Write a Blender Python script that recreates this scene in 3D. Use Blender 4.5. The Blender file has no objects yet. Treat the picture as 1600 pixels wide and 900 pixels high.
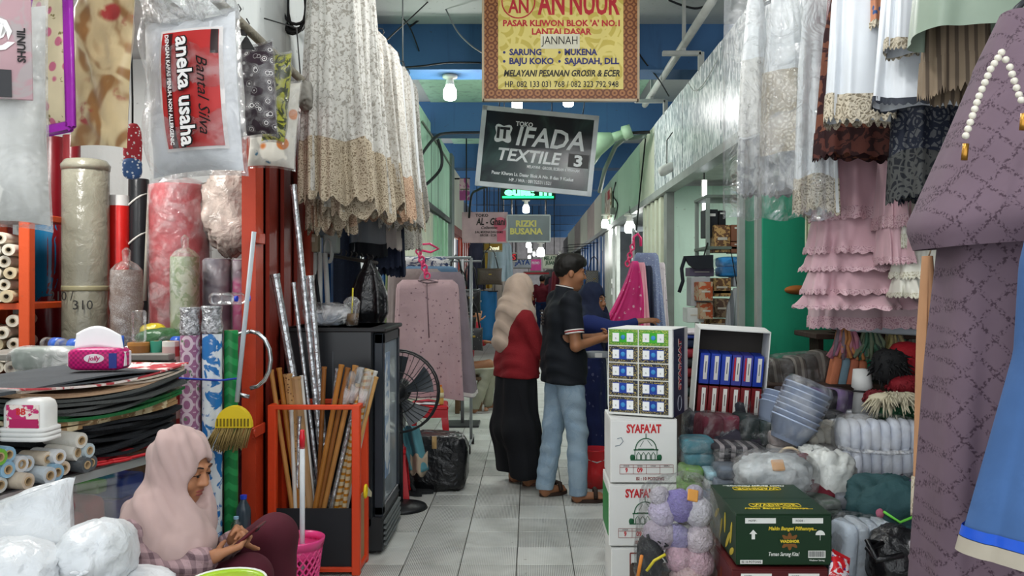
import bpy, math, random
import numpy as np
from mathutils import Vector, Matrix, Euler

# ------------------------------------------------------------------ camera, world, exposure
SC = bpy.context.scene
COL = SC.collection
F, CX, CY, H = 1345.0, 828.0, 441.0, 1.5          # focal length in pixels, vanishing point, eye height
cam = bpy.data.cameras.new('camera'); camo = bpy.data.objects.new('camera', cam); COL.objects.link(camo)
camo.location = (0, 0, H); camo.rotation_euler = (math.pi/2, 0, 0)
cam.sensor_width = 36.0; cam.lens = 36.0*F/1600.0
cam.shift_x = -(CX-800)/1600.0; cam.shift_y = (CY-450)/1600.0
cam.clip_start = 0.05; cam.clip_end = 200
SC.camera = camo
SC.view_settings.view_transform = 'Standard'; SC.view_settings.look = 'None'
SC.view_settings.gamma = 1.0; SC.view_settings.exposure = -0.25
SC.view_settings.use_curve_mapping = False
W = bpy.data.worlds.new('world'); SC.world = W; W.use_nodes = True
W.node_tree.nodes['Background'].inputs[0].default_value = (0.93, 0.97, 1.0, 1)
W.node_tree.nodes['Background'].inputs[1].default_value = 2.4
SC.cycles.max_bounces = 6; SC.cycles.diffuse_bounces = 3; SC.cycles.glossy_bounces = 3
SC.cycles.transmission_bounces = 4; SC.cycles.transparent_max_bounces = 10
SC.cycles.use_denoising = True; SC.cycles.sample_clamp_indirect = 4.0; SC.cycles.caustics_reflective = False

def lamp(kind, loc, power, size=0.1, rot=(0, 0, 0), size_y=None, color=(1, 0.98, 0.94)):
    l = bpy.data.lights.new('lamp_light', kind); l.energy = power; l.color = color
    if kind == 'AREA':
        l.size = size
        if size_y: l.shape = 'RECTANGLE'; l.size_y = size_y
    else: l.shadow_soft_size = size
    o = bpy.data.objects.new('lamp_light', l); o.location = loc; o.rotation_euler = rot; COL.objects.link(o)
    return o

def PR(px, py, x=1.475): return P(px, py, F*x/(px-CX))
def PL(px, py, x=1.385): return P(px, py, F*x/(CX-px))
def P(px, py, d): return Vector(((px-CX)*d/F, d, H-(py-CY)*d/F))
def PX(px, d): return (px-CX)*d/F
def PZ(py, d): return H-(py-CY)*d/F
R = random.Random(7)
PI = math.pi

# ------------------------------------------------------------------ materials
def hexc(h, k=1.0):
    h = h.lstrip('#'); o = []
    for i in (0, 2, 4):
        c = int(h[i:i+2], 16)/255.0
        c = c/12.92 if c <= 0.04045 else ((c+0.055)/1.055)**2.4
        o.append(min(1, c*k))
    return (*o, 1)
MATS = {}
class G:                                             # a small node-graph helper
    def __init__(s, name):
        s.m = bpy.data.materials.new(name); s.m.use_nodes = True; s.t = s.m.node_tree
        s.b = s.t.nodes['Principled BSDF']; s.out = s.t.nodes['Material Output']
    def n(s, typ, ins=None, **at):
        x = s.t.nodes.new('ShaderNode'+typ)
        for k, v in at.items(): setattr(x, k, v)
        for k, v in (ins or {}).items():
            if isinstance(v, bpy.types.NodeSocket): s.t.links.new(v, x.inputs[k])
            else: x.inputs[k].default_value = v
        return x
    def l(s, a, b): s.t.links.new(a, b)
    def m_(s, op, a, b=0.0, c=0.0):
        return s.n('Math', {0: a, 1: b, 2: c}, operation=op).outputs[0]
    def co(s): return s.n('TexCoord').outputs['Object']
    def sep(s, v): return s.n('SeparateXYZ', {0: v}).outputs
    def noise(s, v, sc, det=3, dist=0.0): return s.n('TexNoise', {'Vector': v, 'Scale': sc, 'Detail': det, 'Distortion': dist}).outputs[0]
    def vor(s, v, sc, feat='F1', rnd=1.0):
        return s.n('TexVoronoi', {'Vector': v, 'Scale': sc, 'Randomness': rnd}, feature=feat)
    def mix(s, f, a, b):
        x = s.n('Mix', {0: f}, data_type='RGBA')
        for k, v in ((6, a), (7, b)):
            if isinstance(v, bpy.types.NodeSocket): s.l(v, x.inputs[k])
            else: x.inputs[k].default_value = v
        return x.outputs[2]
    def ss(s, x, a, b): return s.n('MapRange', {0: x, 1: a, 2: b, 3: 0.0, 4: 1.0}, interpolation_type='SMOOTHSTEP').outputs[0]
def pat(g, kind, sc, v):
    if kind == 'spots': return g.ss(g.vor(v, sc).outputs['Distance'], .30, .22)
    if kind == 'flecks':
        d = g.vor(v, sc).outputs['Distance']; return g.m_('MULTIPLY', g.ss(d, .26, .18), g.ss(g.noise(v, sc*2.3), .45, .55))
    if kind == 'lace':
        a = g.ss(g.vor(v, sc, 'DISTANCE_TO_EDGE').outputs[0], .05, .12)
        b = g.ss(g.m_('SINE', g.m_('MULTIPLY', g.vor(v, sc*.4).outputs[0], 26.0)), -.2, .3)
        return g.m_('MULTIPLY', a, b)
    if kind == 'rings':
        q = g.vor(v, sc); a = g.m_('SINE', g.m_('MULTIPLY', q.outputs[0], 34.0))
        return g.m_('MULTIPLY', g.ss(a, .1, .35), g.ss(q.outputs[0], .42, .36))
    if kind == 'swirl': return g.ss(g.m_('SINE', g.m_('MULTIPLY', g.noise(v, sc, 2, 1.5), 22.0)), -.9, .9)
    if kind == 'print': return g.ss(g.noise(v, sc, 3, .8), .50, .60)
    if kind == 'camo': return g.ss(g.noise(v, sc, 4, 1.2), .47, .53)
    if kind == 'leaf':
        return g.ss(g.m_('SINE', g.m_('MULTIPLY', g.noise(v, sc, 3, 2.0), 30.0)), -.1, .25)
    if kind in ('stx', 'sty', 'stz'):
        x = g.sep(v)['xyz'.index(kind[2])]
        return g.ss(g.m_('SINE', g.m_('MULTIPLY', x, sc)), .2, .45)
    if kind == 'plaid':
        o = g.sep(v)
        a = g.ss(g.m_('SINE', g.m_('MULTIPLY', g.m_('ADD', o[0], o[1]), sc)), .1, .4); b = g.ss(g.m_('SINE', g.m_('MULTIPLY', o[2], sc)), .1, .4)
        return g.m_('MULTIPLY', g.m_('ADD', a, b), .5)
    if kind == 'ogee':
        o = g.sep(v); x = g.m_('MULTIPLY', o[0], sc); z = g.m_('MULTIPLY', o[2], sc*.8)
        a = g.m_('SINE', g.m_('ADD', x, z)); b = g.m_('SINE', g.m_('SUBTRACT', x, z))
        e = g.m_('MINIMUM', g.m_('ABSOLUTE', a), g.m_('ABSOLUTE', b))
        return g.m_('MULTIPLY', g.m_('MULTIPLY', g.ss(e, .46, .16), g.ss(g.noise(v, sc*3.2, 2), .47, .60)), .85)
    if kind == 'tilefl':
        q = g.vor(v, sc, 'F1', 0.0); d = q.outputs[0]
        a = g.m_('SINE', g.m_('MULTIPLY', d, 20.0)); return g.ss(a, -.1, .2)
    if kind == 'quilt':
        o = g.sep(v); x = g.m_('MULTIPLY', o[0], sc); z = g.m_('MULTIPLY', o[2], sc)
        return g.ss(g.m_('MULTIPLY', g.m_('SINE', x), g.m_('SINE', z)), -.15, .15)
    if kind == 'chev':
        o = g.sep(v); z = g.m_('ADD', o[2], g.m_('MULTIPLY', g.m_('ABSOLUTE', g.m_('SINE', g.m_('MULTIPLY', o[0], sc))), .03))
        return g.ss(g.m_('SINE', g.m_('MULTIPLY', z, sc*3)), .0, .5)
    return g.noise(v, sc)
def mat(key, col=None, rough=.75, metal=0.0, spec=.3, var=.14, vs=5.0, bump=0.0, bs=30.0, col2=None, pk=None, ps=20.0, emit=0.0, sheen=0.0, stretch=None, col3=None):
    if key in MATS: return MATS[key]
    g = G(key); v = g.co()
    pv = v
    if stretch: pv = g.n('Mapping', {'Vector': v, 'Scale': stretch}).outputs[0]
    base = hexc(col)
    c = base
    if pk: c = g.mix(pat(g, pk, ps, pv), base, hexc(col2))
    if col3: c = g.mix(pat(g, 'flecks', ps*1.7, pv), c, hexc(col3))
    if var:
        nz = g.ss(g.noise(v, vs, 5), .3, .75)
        hsv = g.n('HueSaturation', {'Value': 1-var*1.6}); 
        if isinstance(c, tuple): hsv.inputs['Color'].default_value = c
        else: g.l(c, hsv.inputs['Color'])
        c = g.mix(nz, c, hsv.outputs[0])
    if isinstance(c, tuple): g.b.inputs['Base Color'].default_value = c
    else: g.l(c, g.b.inputs['Base Color'])
    g.b.inputs['Roughness'].default_value = rough; g.b.inputs['Metallic'].default_value = metal
    g.b.inputs['Specular IOR Level'].default_value = spec
    if sheen: g.b.inputs['Sheen Weight'].default_value = sheen
    if bump:
        bn = g.n('Bump', {'Height': g.noise(v, bs, 4, .4), 'Strength': bump, 'Distance': .02})
        g.l(bn.outputs[0], g.b.inputs['Normal'])
    if emit:
        g.b.inputs['Emission Color'].default_value = base; g.b.inputs['Emission Strength'].default_value = emit
    MATS[key] = g.m
    return g.m
def M(col, rough=.75, **k):                          # plain material named by its colour
    return mat('plain_%s_%d_%s' % (col.strip('#'), int(rough*100), '_'.join(str(x) for x in k.values())), col, rough, **k)
def plastic(key='clear_plastic', haze=.12, tint='#ffffff', bump=.5, bs=14.0, rough=.14, gloss=.45):
    if key in MATS: return MATS[key]
    g = G(key); v = g.co()
    bn = g.n('Bump', {'Height': g.noise(v, bs, 5, 1.5), 'Strength': bump, 'Distance': .05}).outputs[0]
    tr = g.n('BsdfTransparent', {0: (.97, .975, .98, 1)}); gl = g.n('BsdfGlossy', {'Roughness': rough, 'Normal': bn, 'Color': (1, 1, 1, 1)})
    df = g.n('BsdfDiffuse', {0: hexc(tint), 'Normal': bn})
    fr = g.n('Fresnel', {0: 1.5, 'Normal': bn}).outputs[0]
    hz = g.m_('MULTIPLY', g.ss(g.noise(v, bs*.7, 4, 1.0), .35, .75), haze*2)
    m1 = g.n('MixShader', {0: hz}); g.l(tr.outputs[0], m1.inputs[1]); g.l(df.outputs[0], m1.inputs[2])
    m2 = g.n('MixShader', {0: g.m_('MULTIPLY', fr, gloss)}); g.l(m1.outputs[0], m2.inputs[1]); g.l(gl.outputs[0], m2.inputs[2])
    g.l(m2.outputs[0], g.out.inputs[0]); MATS[key] = g.m
    return g.m
def glow(key, col, k):
    if key in MATS: return MATS[key]
    g = G(key); e = g.n('Emission', {0: hexc(col), 1: k}); g.l(e.outputs[0], g.out.inputs[0]); MATS[key] = g.m
    return g.m

# ------------------------------------------------------------------ numpy noise, mesh building
def nz(p, seed=0, freq=1.0, oct=3):
    p = np.asarray(p, float); r = np.random.RandomState(seed); o = np.zeros(p.shape[:-1]); a = 1.0; f = freq; tot = 0
    for _ in range(oct):
        for _ in range(4):
            k = r.randn(3); k /= np.linalg.norm(k); o += a*np.sin(f*(p@k)*2.2+r.rand()*6.283+1.3*np.sin(f*(p@np.roll(k, 1))))
        tot += a*2.4; a *= .5; f *= 2.1
    return o/tot
class MB:
    def __init__(s): s.v = []; s.f = []
    def add(s, v, f):
        o = len(s.v); s.v.extend([tuple(map(float, q)) for q in v]); s.f.extend([tuple(int(i)+o for i in q) for q in f]); return s
    def box(s, c, d, rot=None, bev=0.0):
        hx, hy, hz = d[0]/2, d[1]/2, d[2]/2
        if bev <= 0:
            v = [(x*hx, y*hy, z*hz) for x in (-1, 1) for y in (-1, 1) for z in (-1, 1)]
            f = [(0, 1, 3, 2), (4, 6, 7, 5), (0, 4, 5, 1), (2, 3, 7, 6), (0, 2, 6, 4), (1, 5, 7, 3)]
        else:
            b = min(bev, hx*.95, hy*.95, hz*.95); v = []; idx = {}
            for x in (-1, 1):
                for y in (-1, 1):
                    for z in (-1, 1):
                        for a in range(3):
                            q = [x*(hx-b), y*(hy-b), z*(hz-b)]; q[a] = (x*hx, y*hy, z*hz)[a]; idx[(x, y, z, a)] = len(v); v.append(q)
            f = []
            for a in range(3):
                o1, o2 = [i for i in range(3) if i != a]
                for sg in (-1, 1):
                    L = []
                    for p, q in ((-1, -1), (1, -1), (1, 1), (-1, 1)):
                        k = [0, 0, 0]; k[a] = sg; k[o1] = p; k[o2] = q; L.append(idx[(*k, a)])
                    f.append(L)
                for p in (-1, 1):
                    for q in (-1, 1):
                        k0 = [0, 0, 0]; k0[a] = -1; k0[o1] = p; k0[o2] = q; k1 = list(k0); k1[a] = 1
                        f.append((idx[(*k0, o1)], idx[(*k1, o1)], idx[(*k1, o2)], idx[(*k0, o2)]))
            for x in (-1, 1):
                for y in (-1, 1):
                    for z in (-1, 1): f.append([idx[(x, y, z, a)] for a in range(3)])
        m = rot.to_matrix() if isinstance(rot, Euler) else rot
        v = [Vector(q) for q in v]
        if m is not None: v = [m @ q for q in v]
        c = Vector(c)
        return s.add([q+c for q in v], f)
    def tube(s, pts, r, n=8, caps=True):
        pts = [Vector(p) for p in pts]; k = len(pts); v = []; f = []
        rr = r if isinstance(r, (list, tuple)) else [r]*k
        up = None
        for i in range(k):
            t = (pts[min(i+1, k-1)]-pts[max(i-1, 0)])
            t = t.normalized() if t.length > 1e-9 else Vector((0, 0, 1))
            if up is None: up = Vector((0, 0, 1)) if abs(t.z) < .9 else Vector((1, 0, 0))
            a = t.cross(up); a = a.normalized() if a.length > 1e-6 else t.orthogonal().normalized()
            b = a.cross(t).normalized(); up = b
            for j in range(n):
                w = 2*PI*j/n; v.append(pts[i]+a*(rr[i]*math.cos(w))+b*(rr[i]*math.sin(w)))
        for i in range(k-1):
            for j in range(n): f.append((i*n+j, i*n+(j+1) % n, (i+1)*n+(j+1) % n, (i+1)*n+j))
        if caps: f.append(list(range(n-1, -1, -1))); f.append(list(range((k-1)*n, k*n)))
        return s.add(v, f)
    def lathe(s, prof, n=20, c=(0, 0, 0), rot=None, close=False):
        v = []; f = []; k = len(prof)
        for (r, z) in prof:
            for j in range(n):
                w = 2*PI*j/n; v.append(Vector((r*math.cos(w), r*math.sin(w), z)))
        for i in range(k-1+(1 if close else 0)):
            i2 = (i+1) % k
            for j in range(n): f.append((i*n+j, i*n+(j+1) % n, i2*n+(j+1) % n, i2*n+j))
        if not close:
            if prof[0][0] > 1e-6: f.append(list(range(n-1, -1, -1)))
            if prof[-1][0] > 1e-6: f.append(list(range((k-1)*n, k*n)))
        m = rot.to_matrix() if isinstance(rot, Euler) else rot
        if m is not None: v = [m @ q for q in v]
        c = Vector(c); return s.add([q+c for q in v], f)
    def grid(s, pts, cu=False):                      # pts: array (nv, nu, 3)
        pts = np.asarray(pts); nv, nu = pts.shape[:2]; f = []
        for i in range(nv-1):
            for j in range(nu if cu else nu-1):
                j2 = (j+1) % nu; f.append((i*nu+j, i*nu+j2, (i+1)*nu+j2, (i+1)*nu+j))
        return s.add(pts.reshape(-1, 3), f)
    def prism(s, out, y0, y1):                       # outline in (x, z), extruded along y
        n = len(out); v = [(x, y0, z) for x, z in out]+[(x, y1, z) for x, z in out]
        f = [list(range(n)), list(range(2*n-1, n-1, -1))]+[(i, i+n, (i+1) % n+n, (i+1) % n) for i in range(n)]
        return s.add(v, f)
    def ell(s, c, r, n=14, m=9, rot=None, e=1.0, amp=0.0, seed=0, fr=8.0, flat=None):
        a = np.linspace(0, 2*PI, n, endpoint=False); b = np.linspace(-PI/2, PI/2, m)
        A, Bb = np.meshgrid(a, b); pw = lambda x: np.sign(x)*np.abs(x)**e
        d = np.stack([pw(np.cos(Bb))*pw(np.cos(A)), pw(np.cos(Bb))*pw(np.sin(A)), pw(np.sin(Bb))], -1)
        p = d*np.array(r)
        if amp: 
            q = p+np.array(c, float); p = p*(1+amp*nz(q, seed, fr)[..., None])
        if flat is not None: p[..., 2] = np.maximum(p[..., 2], flat)
        pts = p.reshape(-1, 3)
        mm = rot.to_matrix() if isinstance(rot, Euler) else rot
        if mm is not None: pts = pts @ np.array(mm).T
        pts = (pts+np.array(c, float)).reshape(m, n, 3); return s.grid(pts, True)
    def build(s, name, m, parent=None, smooth=True, loc=None, rot=None, sm_angle=None):
        me = bpy.data.meshes.new(name); me.from_pydata(s.v, [], s.f)
        me.validate(clean_customdata=False)
        o = bpy.data.objects.new(name, me); COL.objects.link(o)
        if m: me.materials.append(m)
        if smooth: me.polygons.foreach_set('use_smooth', [True]*len(me.polygons))
        if smooth == 'auto':
            me.set_sharp_from_angle(angle=.6)
        if parent: o.parent = parent
        if loc is not None: o.location = loc
        if rot is not None: o.rotation_euler = rot
        return o
def tag(o, label=None, cat=None, group=None, kind=None):
    if label: o['label'] = label
    if cat: o['category'] = cat
    if group: o['group'] = group
    if kind: o['kind'] = kind
    return o
def thing(name, label, cat, loc=(0, 0, 0), rot=(0, 0, 0), group=None):
    o = bpy.data.objects.new(name, None); COL.objects.link(o); o.empty_display_size = .05
    o.location = loc; o.rotation_euler = rot if not isinstance(rot, (int, float)) else (0, 0, rot)
    return tag(o, label, cat, group)
def children(o): return [c for c in COL.objects if c.parent == o]
def dup(o, loc=None, rot=None, label=None, group=None, parent=None, kids=None):
    c = o.copy(); COL.objects.link(c)
    if parent: c.parent = parent
    if loc is not None: c.location = loc
    if rot is not None: c.rotation_euler = rot if not isinstance(rot, (int, float)) else (0, 0, rot)
    if label: c['label'] = label
    if group: c['group'] = group
    for k in (children(o) if kids is None else kids): dup(k, parent=c)
    return c
def disc(r, y, c, sx=1.0, sz=1.0, n=24): return MB().prism([(c[0]+r*sx*math.cos(a), c[1]+r*sz*math.sin(a)) for a in np.linspace(0, 2*PI, n+1)[:-1]], y-.001, y+.001)
def text(s, size, m, parent, loc, rot=(PI/2, 0, 0), align='CENTER', bold=0.0, shear=0.0, sx=1.0, ext=.0006, name='lettering', space=1.0):
    cu = bpy.data.curves.new('txt', 'FONT'); cu.body = s; cu.size = size; cu.align_x = align; cu.align_y = 'CENTER'
    cu.offset = bold; cu.shear = shear; cu.extrude = ext; cu.resolution_u = 2; cu.space_character = space
    t = bpy.data.objects.new('txt', cu); me = bpy.data.meshes.new_from_object(t); bpy.data.objects.remove(t); bpy.data.curves.remove(cu)
    me.name = name; me.materials.clear(); me.materials.append(m)
    o = bpy.data.objects.new(name, me); COL.objects.link(o); o.location = loc; o.rotation_euler = rot; o.scale = (sx, 1, 1)
    if parent: o.parent = parent
    return o
def struct(name, m, boxes, label=None, bev=0.0, parent=None):
    b = MB()
    for (x0, x1, y0, y1, z0, z1) in boxes: b.box(((x0+x1)/2, (y0+y1)/2, (z0+z1)/2), (abs(x1-x0), abs(y1-y0), abs(z1-z0)), bev=bev)
    o = b.build(name, m, parent, smooth=False)
    if not parent: o['kind'] = 'structure'
    if label: o['label'] = label
    return o
# ------------------------------------------------------------------ the setting
XL, XR, ZC = -1.4, 1.5, 4.05
def floor_mat(key, brick):
    g = G(key); v = g.co(); o = g.sep(v)
    rnd = g.n('ObjectInfo').outputs['Random']
    loc = g.n('NewGeometry').outputs['Position']; q = g.sep(loc)
    rib = g.ss(g.m_('SINE', g.m_('MULTIPLY', q[0], 2*PI/.0095)), .1, .75)
    wear = g.m_('MULTIPLY', g.ss(g.noise(loc, 2.2, 4), .36, .58), g.ss(rnd, .15, .5))
    far = g.ss(q[1], 12.0, 6.0)
    k = g.m_('MULTIPLY', g.m_('MULTIPLY', rib, g.m_('ADD', g.m_('MULTIPLY', wear, .9), .16)), far)
    c = g.mix(g.ss(g.noise(loc, 3.0, 6, .5), .3, .8), hexc('#d6d8d3'), hexc('#b3b5af'))
    c = g.mix(k, c, hexc('#62635f'))
    sp = g.ss(g.noise(loc, 17.0, 3), .70, .76); c = g.mix(g.m_('MULTIPLY', sp, .75), c, hexc('#4a4a47'))
    sm = g.m_('MULTIPLY', g.ss(g.noise(loc, 1.1, 6, 2.0), .56, .75), .55); c = g.mix(sm, c, hexc('#8b8983'))
    c = g.mix(g.m_('MULTIPLY', rnd, .38), c, hexc('#a3a49f'))
    if brick:
        mp = g.n('Mapping', {'Vector': loc, 'Location': (.07, -.176, 0)}).outputs[0]
        br = g.n('TexBrick', {'Vector': mp, 'Scale': 1.0, 'Mortar Size': .003, 'Brick Width': .3, 'Row Height': .3}, offset=0.0)
        c = g.mix(br.outputs['Fac'], c, hexc('#4b4c49'))
    g.l(c, g.b.inputs['Base Color']); g.b.inputs['Roughness'].default_value = .42; g.b.inputs['Specular IOR Level'].default_value = .45
    g.l(g.n('Bump', {'Height': k, 'Strength': .25, 'Distance': .004}, invert=True).outputs[0], g.b.inputs['Normal'])
    MATS[key] = g.m; return g.m
def wall_mat(key, c1, c2, stain='#6d6f68', amt=.35, rough=.7, seed=0.0, st=.62):
    g = G(key); v = g.n('Mapping', {'Vector': g.n('NewGeometry').outputs['Position'], 'Location': (seed, seed, 0)}).outputs[0]
    c = g.mix(g.noise(v, 1.3, 5), hexc(c1), hexc(c2))
    mv = g.n('Mapping', {'Vector': v, 'Scale': (7, 7, .7)}).outputs[0]
    drip = g.m_('MULTIPLY', g.ss(g.noise(mv, 1.4, 6, .8), st-.06, st+.2), amt)
    c = g.mix(drip, c, hexc(stain))
    sp = g.ss(g.noise(v, 22.0, 2), .70, .74); c = g.mix(g.m_('MULTIPLY', sp, amt), c, hexc('#3c3a37'))
    g.l(c, g.b.inputs['Base Color']); g.b.inputs['Roughness'].default_value = rough
    g.l(g.n('Bump', {'Height': g.noise(v, 35.0, 4), 'Strength': .15, 'Distance': .01}).outputs[0], g.b.inputs['Normal'])
    MATS[key] = g.m; return g.m
m_tile = floor_mat('worn_ribbed_tile', False); m_far = floor_mat('far_ribbed_tile', True)
m_white = wall_mat('stained_white_plaster', '#e4e8e6', '#ccd2d0', amt=.4)
m_conc = wall_mat('grey_ceiling_concrete', '#c3c6c5', '#a9adab', amt=.3)
m_blue = wall_mat('blue_beam_paint', '#3c6a98', '#2c5480', '#1b2f4a', .45)
m_green = wall_mat('pale_green_paint', '#b4d8bf', '#9cc9ac', '#54685b', .5, st=.56)
m_green2 = wall_mat('mint_fascia_paint', '#b9d5bf', '#a6c6af', '#6d8375', .35)
m_grey = M('#8e918f', .6); m_dark = M('#22262b', .7); m_cream = wall_mat('cream_wall', '#d9dbc9', '#c5c9b4', amt=.25)
m_lgreen = wall_mat('light_green_partition', '#c3dccd', '#b2cfbf', '#7d9083', .3, seed=3.0)
m_emer = wall_mat('emerald_wall', '#159a74', '#118a67', '#0b5a46', .2, seed=5.0)
m_maroon = M('#3a1218', .8)

fl = struct('floor', M('#33332f', .8), [(-4, 4, -1, 11.476, -.10, -.012)], 'worn grey tiled market floor')
struct('floor', M('#8f918c', .7), [(-4, -1.575, -1, 11.476, -.10, -.002), (1.435, 4, -1, 11.476, -.10, -.002)], 'plain floor inside the shops').name = 'floor_shops'
struct('floor', m_far, [(-4, 4, 11.476, 52, -.10, 0)], 'far stretch of the tiled floor').name = 'floor_far'
tb = MB().box((0, 0, -.006), (.296, .2925, .012), bev=.0025); t0 = None
k = 0
for r in range(30):
    for c in range(10):
        loc = (-1.57+.3*c+.15, 2.476+.3*r+.15, R.uniform(-.0012, .0012))
        if t0 is None: t0 = tb.build('tile', m_tile, fl, smooth=False, loc=loc)
        else:
            o = t0.copy(); COL.objects.link(o); o.location = loc
        k += 1
struct('ceiling', m_conc, [(-4, 4, -.2, 52, ZC, ZC+.15)], 'grey concrete ceiling slab')
struct('ceiling_green', m_green, [(XL, XR, 8.93, 12.14, ZC-.012, ZC), (XL, XR, 12.58, 15.79, ZC-.012, ZC)], 'green painted ceiling bays beyond the first beam')
for i, y in enumerate([1.2, 4.9, 8.5, 12.15, 15.8, 19.5, 23.2, 27, 31, 35, 40]):
    struct('trim_%d' % (i+1), m_blue, [(-3.2, 3.2, y, y+.42, 3.6, ZC)], 'blue painted concrete beam across the ceiling')
# left side
struct('wall_left', m_white, [(XL-.15, XL, -.2, 5.75, 2.6, ZC)], 'white plaster wall above the red shutter')
struct('wall_left_pier', m_white, [(XL-.15, XL, 5.52, 5.78, 0, 2.6)])
struct('wall_left_upper', m_green, [(XL-.15, XL, 5.75, 15.4, 2.58, 3.75)], 'pale green upper wall with dark cables')
for i, y in enumerate([9.05, 12.2, 13.1]): struct('trim_%d' % (30+i), M('#59625c', .7), [(XL, XL+.006, y, y+.014, 2.58, 3.7)])
struct('trim_33', M('#4c5350', .6), [(XL-.15, XL+.03, 5.78, 15.4, 2.52, 2.60)], 'dark lintel edge under the green wall')
struct('wall_left_cream', m_cream, [(XL-.15, XL, 15.4, 18.2, 2.4, 3.6)])
struct('wall_left_inner', m_white, [(-3.3, -3.2, -.2, 8.6, 0, ZC)], 'white back wall of the left shops')
struct('wall_left_divider', m_white, [(-3.2, XL-.3, 5.6, 5.7, 0, ZC)])
struct('wall_left_partition', m_white, [(-3.2, XL-.05, 8.5, 8.6, 0, 2.6)])
struct('ceiling_left_shop', M('#c9cfcf', .7), [(-3.2, XL-.15, -.2, 8.6, 2.95, 3.0)])
# right side
struct('wall_right_inner', m_maroon, [(2.75, 2.85, -.2, 5.54, 0, 3.4)], 'dark back wall of the right stall')
struct('wall_right_pier', m_emer, [(1.5, 2.75, 5.54, 5.62, 0, 2.54)], 'emerald green wall beside the right stall')
struct('wall_right_pier_side', M('#2d7d61', .6), [(1.5, 1.56, 5.62, 6.0, 0, 2.54)])
pp = struct('trim_40', M('#a8aca8', .4, metal=.3), [(1.47, 1.51, 5.57, 5.61, 0, 2.54), (1.48, 1.51, 5.66, 5.68, 0, 2.54), (1.46, 1.51, 6.0, 6.07, 0, 2.54)], 'grey metal shutter rail on the green pier')
struct('wall_right_partition', m_lgreen, [(1.5, 3.2, 9.3, 9.42, 0, 2.54)], 'pale green partition of the second right shop')
struct('wall_right_back', m_lgreen, [(3.2, 3.3, 5.6, 17.0, 0, 3.4)])
struct('ceiling_right_shop', M('#b9bdb6', .7), [(1.5, 3.2, -.2, 30, 2.6, 2.64)])
struct('trim_41', M('#9ea39f', .5), [(1.44, 1.56, 5.9, 34, 2.47, 2.545)], 'grey metal edge under the right fascia')
struct('trim_42', M('#7c827d', .5), [(1.47, 1.55, 9.25, 9.45, 0, 2.5)])
def wavemat():
    g = G('silver_wave_print'); v = g.n('NewGeometry').outputs['Position']
    mv = g.n('Mapping', {'Vector': v, 'Scale': (1, 1.0, .32)}).outputs[0]
    f = g.ss(g.noise(mv, 19.0, 2, 1.6), .44, .56)
    c = g.mix(f, hexc('#f4f6f6'), hexc('#929ca0')); c = g.mix(g.m_('MULTIPLY', g.ss(g.noise(mv, 26.0, 2), .62, .7), .6), c, hexc('#a3c7bd'))
    g.l(c, g.b.inputs['Base Color']); g.b.inputs['Roughness'].default_value = .3; MATS['wave'] = g.m; return g.m
m_wave = wavemat()
fas = struct('wall_right_fascia', M('#aab0ac', .6), [(1.52, 1.56, 2, 34, 2.54, 3.38)], 'long fascia above the right shops')
ys = [2.0, 3.4, 4.8, 6.0, 6.75, 7.6, 8.45, 8.95, 9.5, 10.35, 11.75, 13.2, 14.7, 16.3, 18.0, 20, 22.5, 25.5, 29, 34]
for i in range(len(ys)-1):
    m = m_wave if ys[i] < 10.3 else (m_cream if i == 9 else (m_green2 if i < 14 else (M('#b3a59b', .6) if i % 2 else m_cream)))
    struct('panel', m, [(1.495+.004*(i % 2), 1.522, ys[i]+.006, ys[i+1]-.006, 2.54, 3.39)], parent=fas)
# folded red shutter, each leaf a part
m_red = wall_mat('red_oxide_shutter', '#96301f', '#7d2417', '#3f120d', .35, .45)
m_red2 = wall_mat('orange_red_frame', '#bd3c1c', '#a83316', '#5c1c0e', .25, .45)
sh = struct('door_1', m_red2, [(XL-.04, XL+.03, 4.30, 4.42, 0, 2.6), (XL-.04, XL+.02, 5.40, 5.50, 0, 2.6), (XL-.04, XL+.02, 4.3, 5.5, 2.52, 2.6)], 'red folding steel shutter pushed open')
for i in range(7):
    y = 4.44+i*.137
    struct('shutter_leaf', m_red, [(XL-.05+(.045 if i % 2 else 0), XL-.015+(.03 if i % 2 else 0), y, y+.131, .02, 2.52)], parent=sh)
struct('backing', m_red, [(XL-.075, XL-.06, 4.42, 5.42, .02, 2.52)], parent=sh)
for z in (1.72, .76):
    b = MB().box((XL+.045, 4.30, z), (.012, .18, .055), bev=.004).tube([(XL+.05, 4.22, z), (XL+.056, 4.22, z)], .02, 10); b.build('lock_plate', m_red2, sh, False)
b = MB()
a = [(XL+.03+.10*math.sin(t), 4.22, 1.12+.14*math.cos(t)) for t in np.linspace(0, PI, 9)]
b.tube(a, .011, 8); b.build('handle', M('#c4c8ca', .25, metal=.9), sh)
b = MB(); b.tube([(XL+.03-.12*math.sin(t), 4.2, 1.10+.16*math.cos(t)) for t in np.linspace(0, PI, 9)], .011, 8); b.build('handle', M('#c4c8ca', .25, metal=.9), sh)
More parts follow.
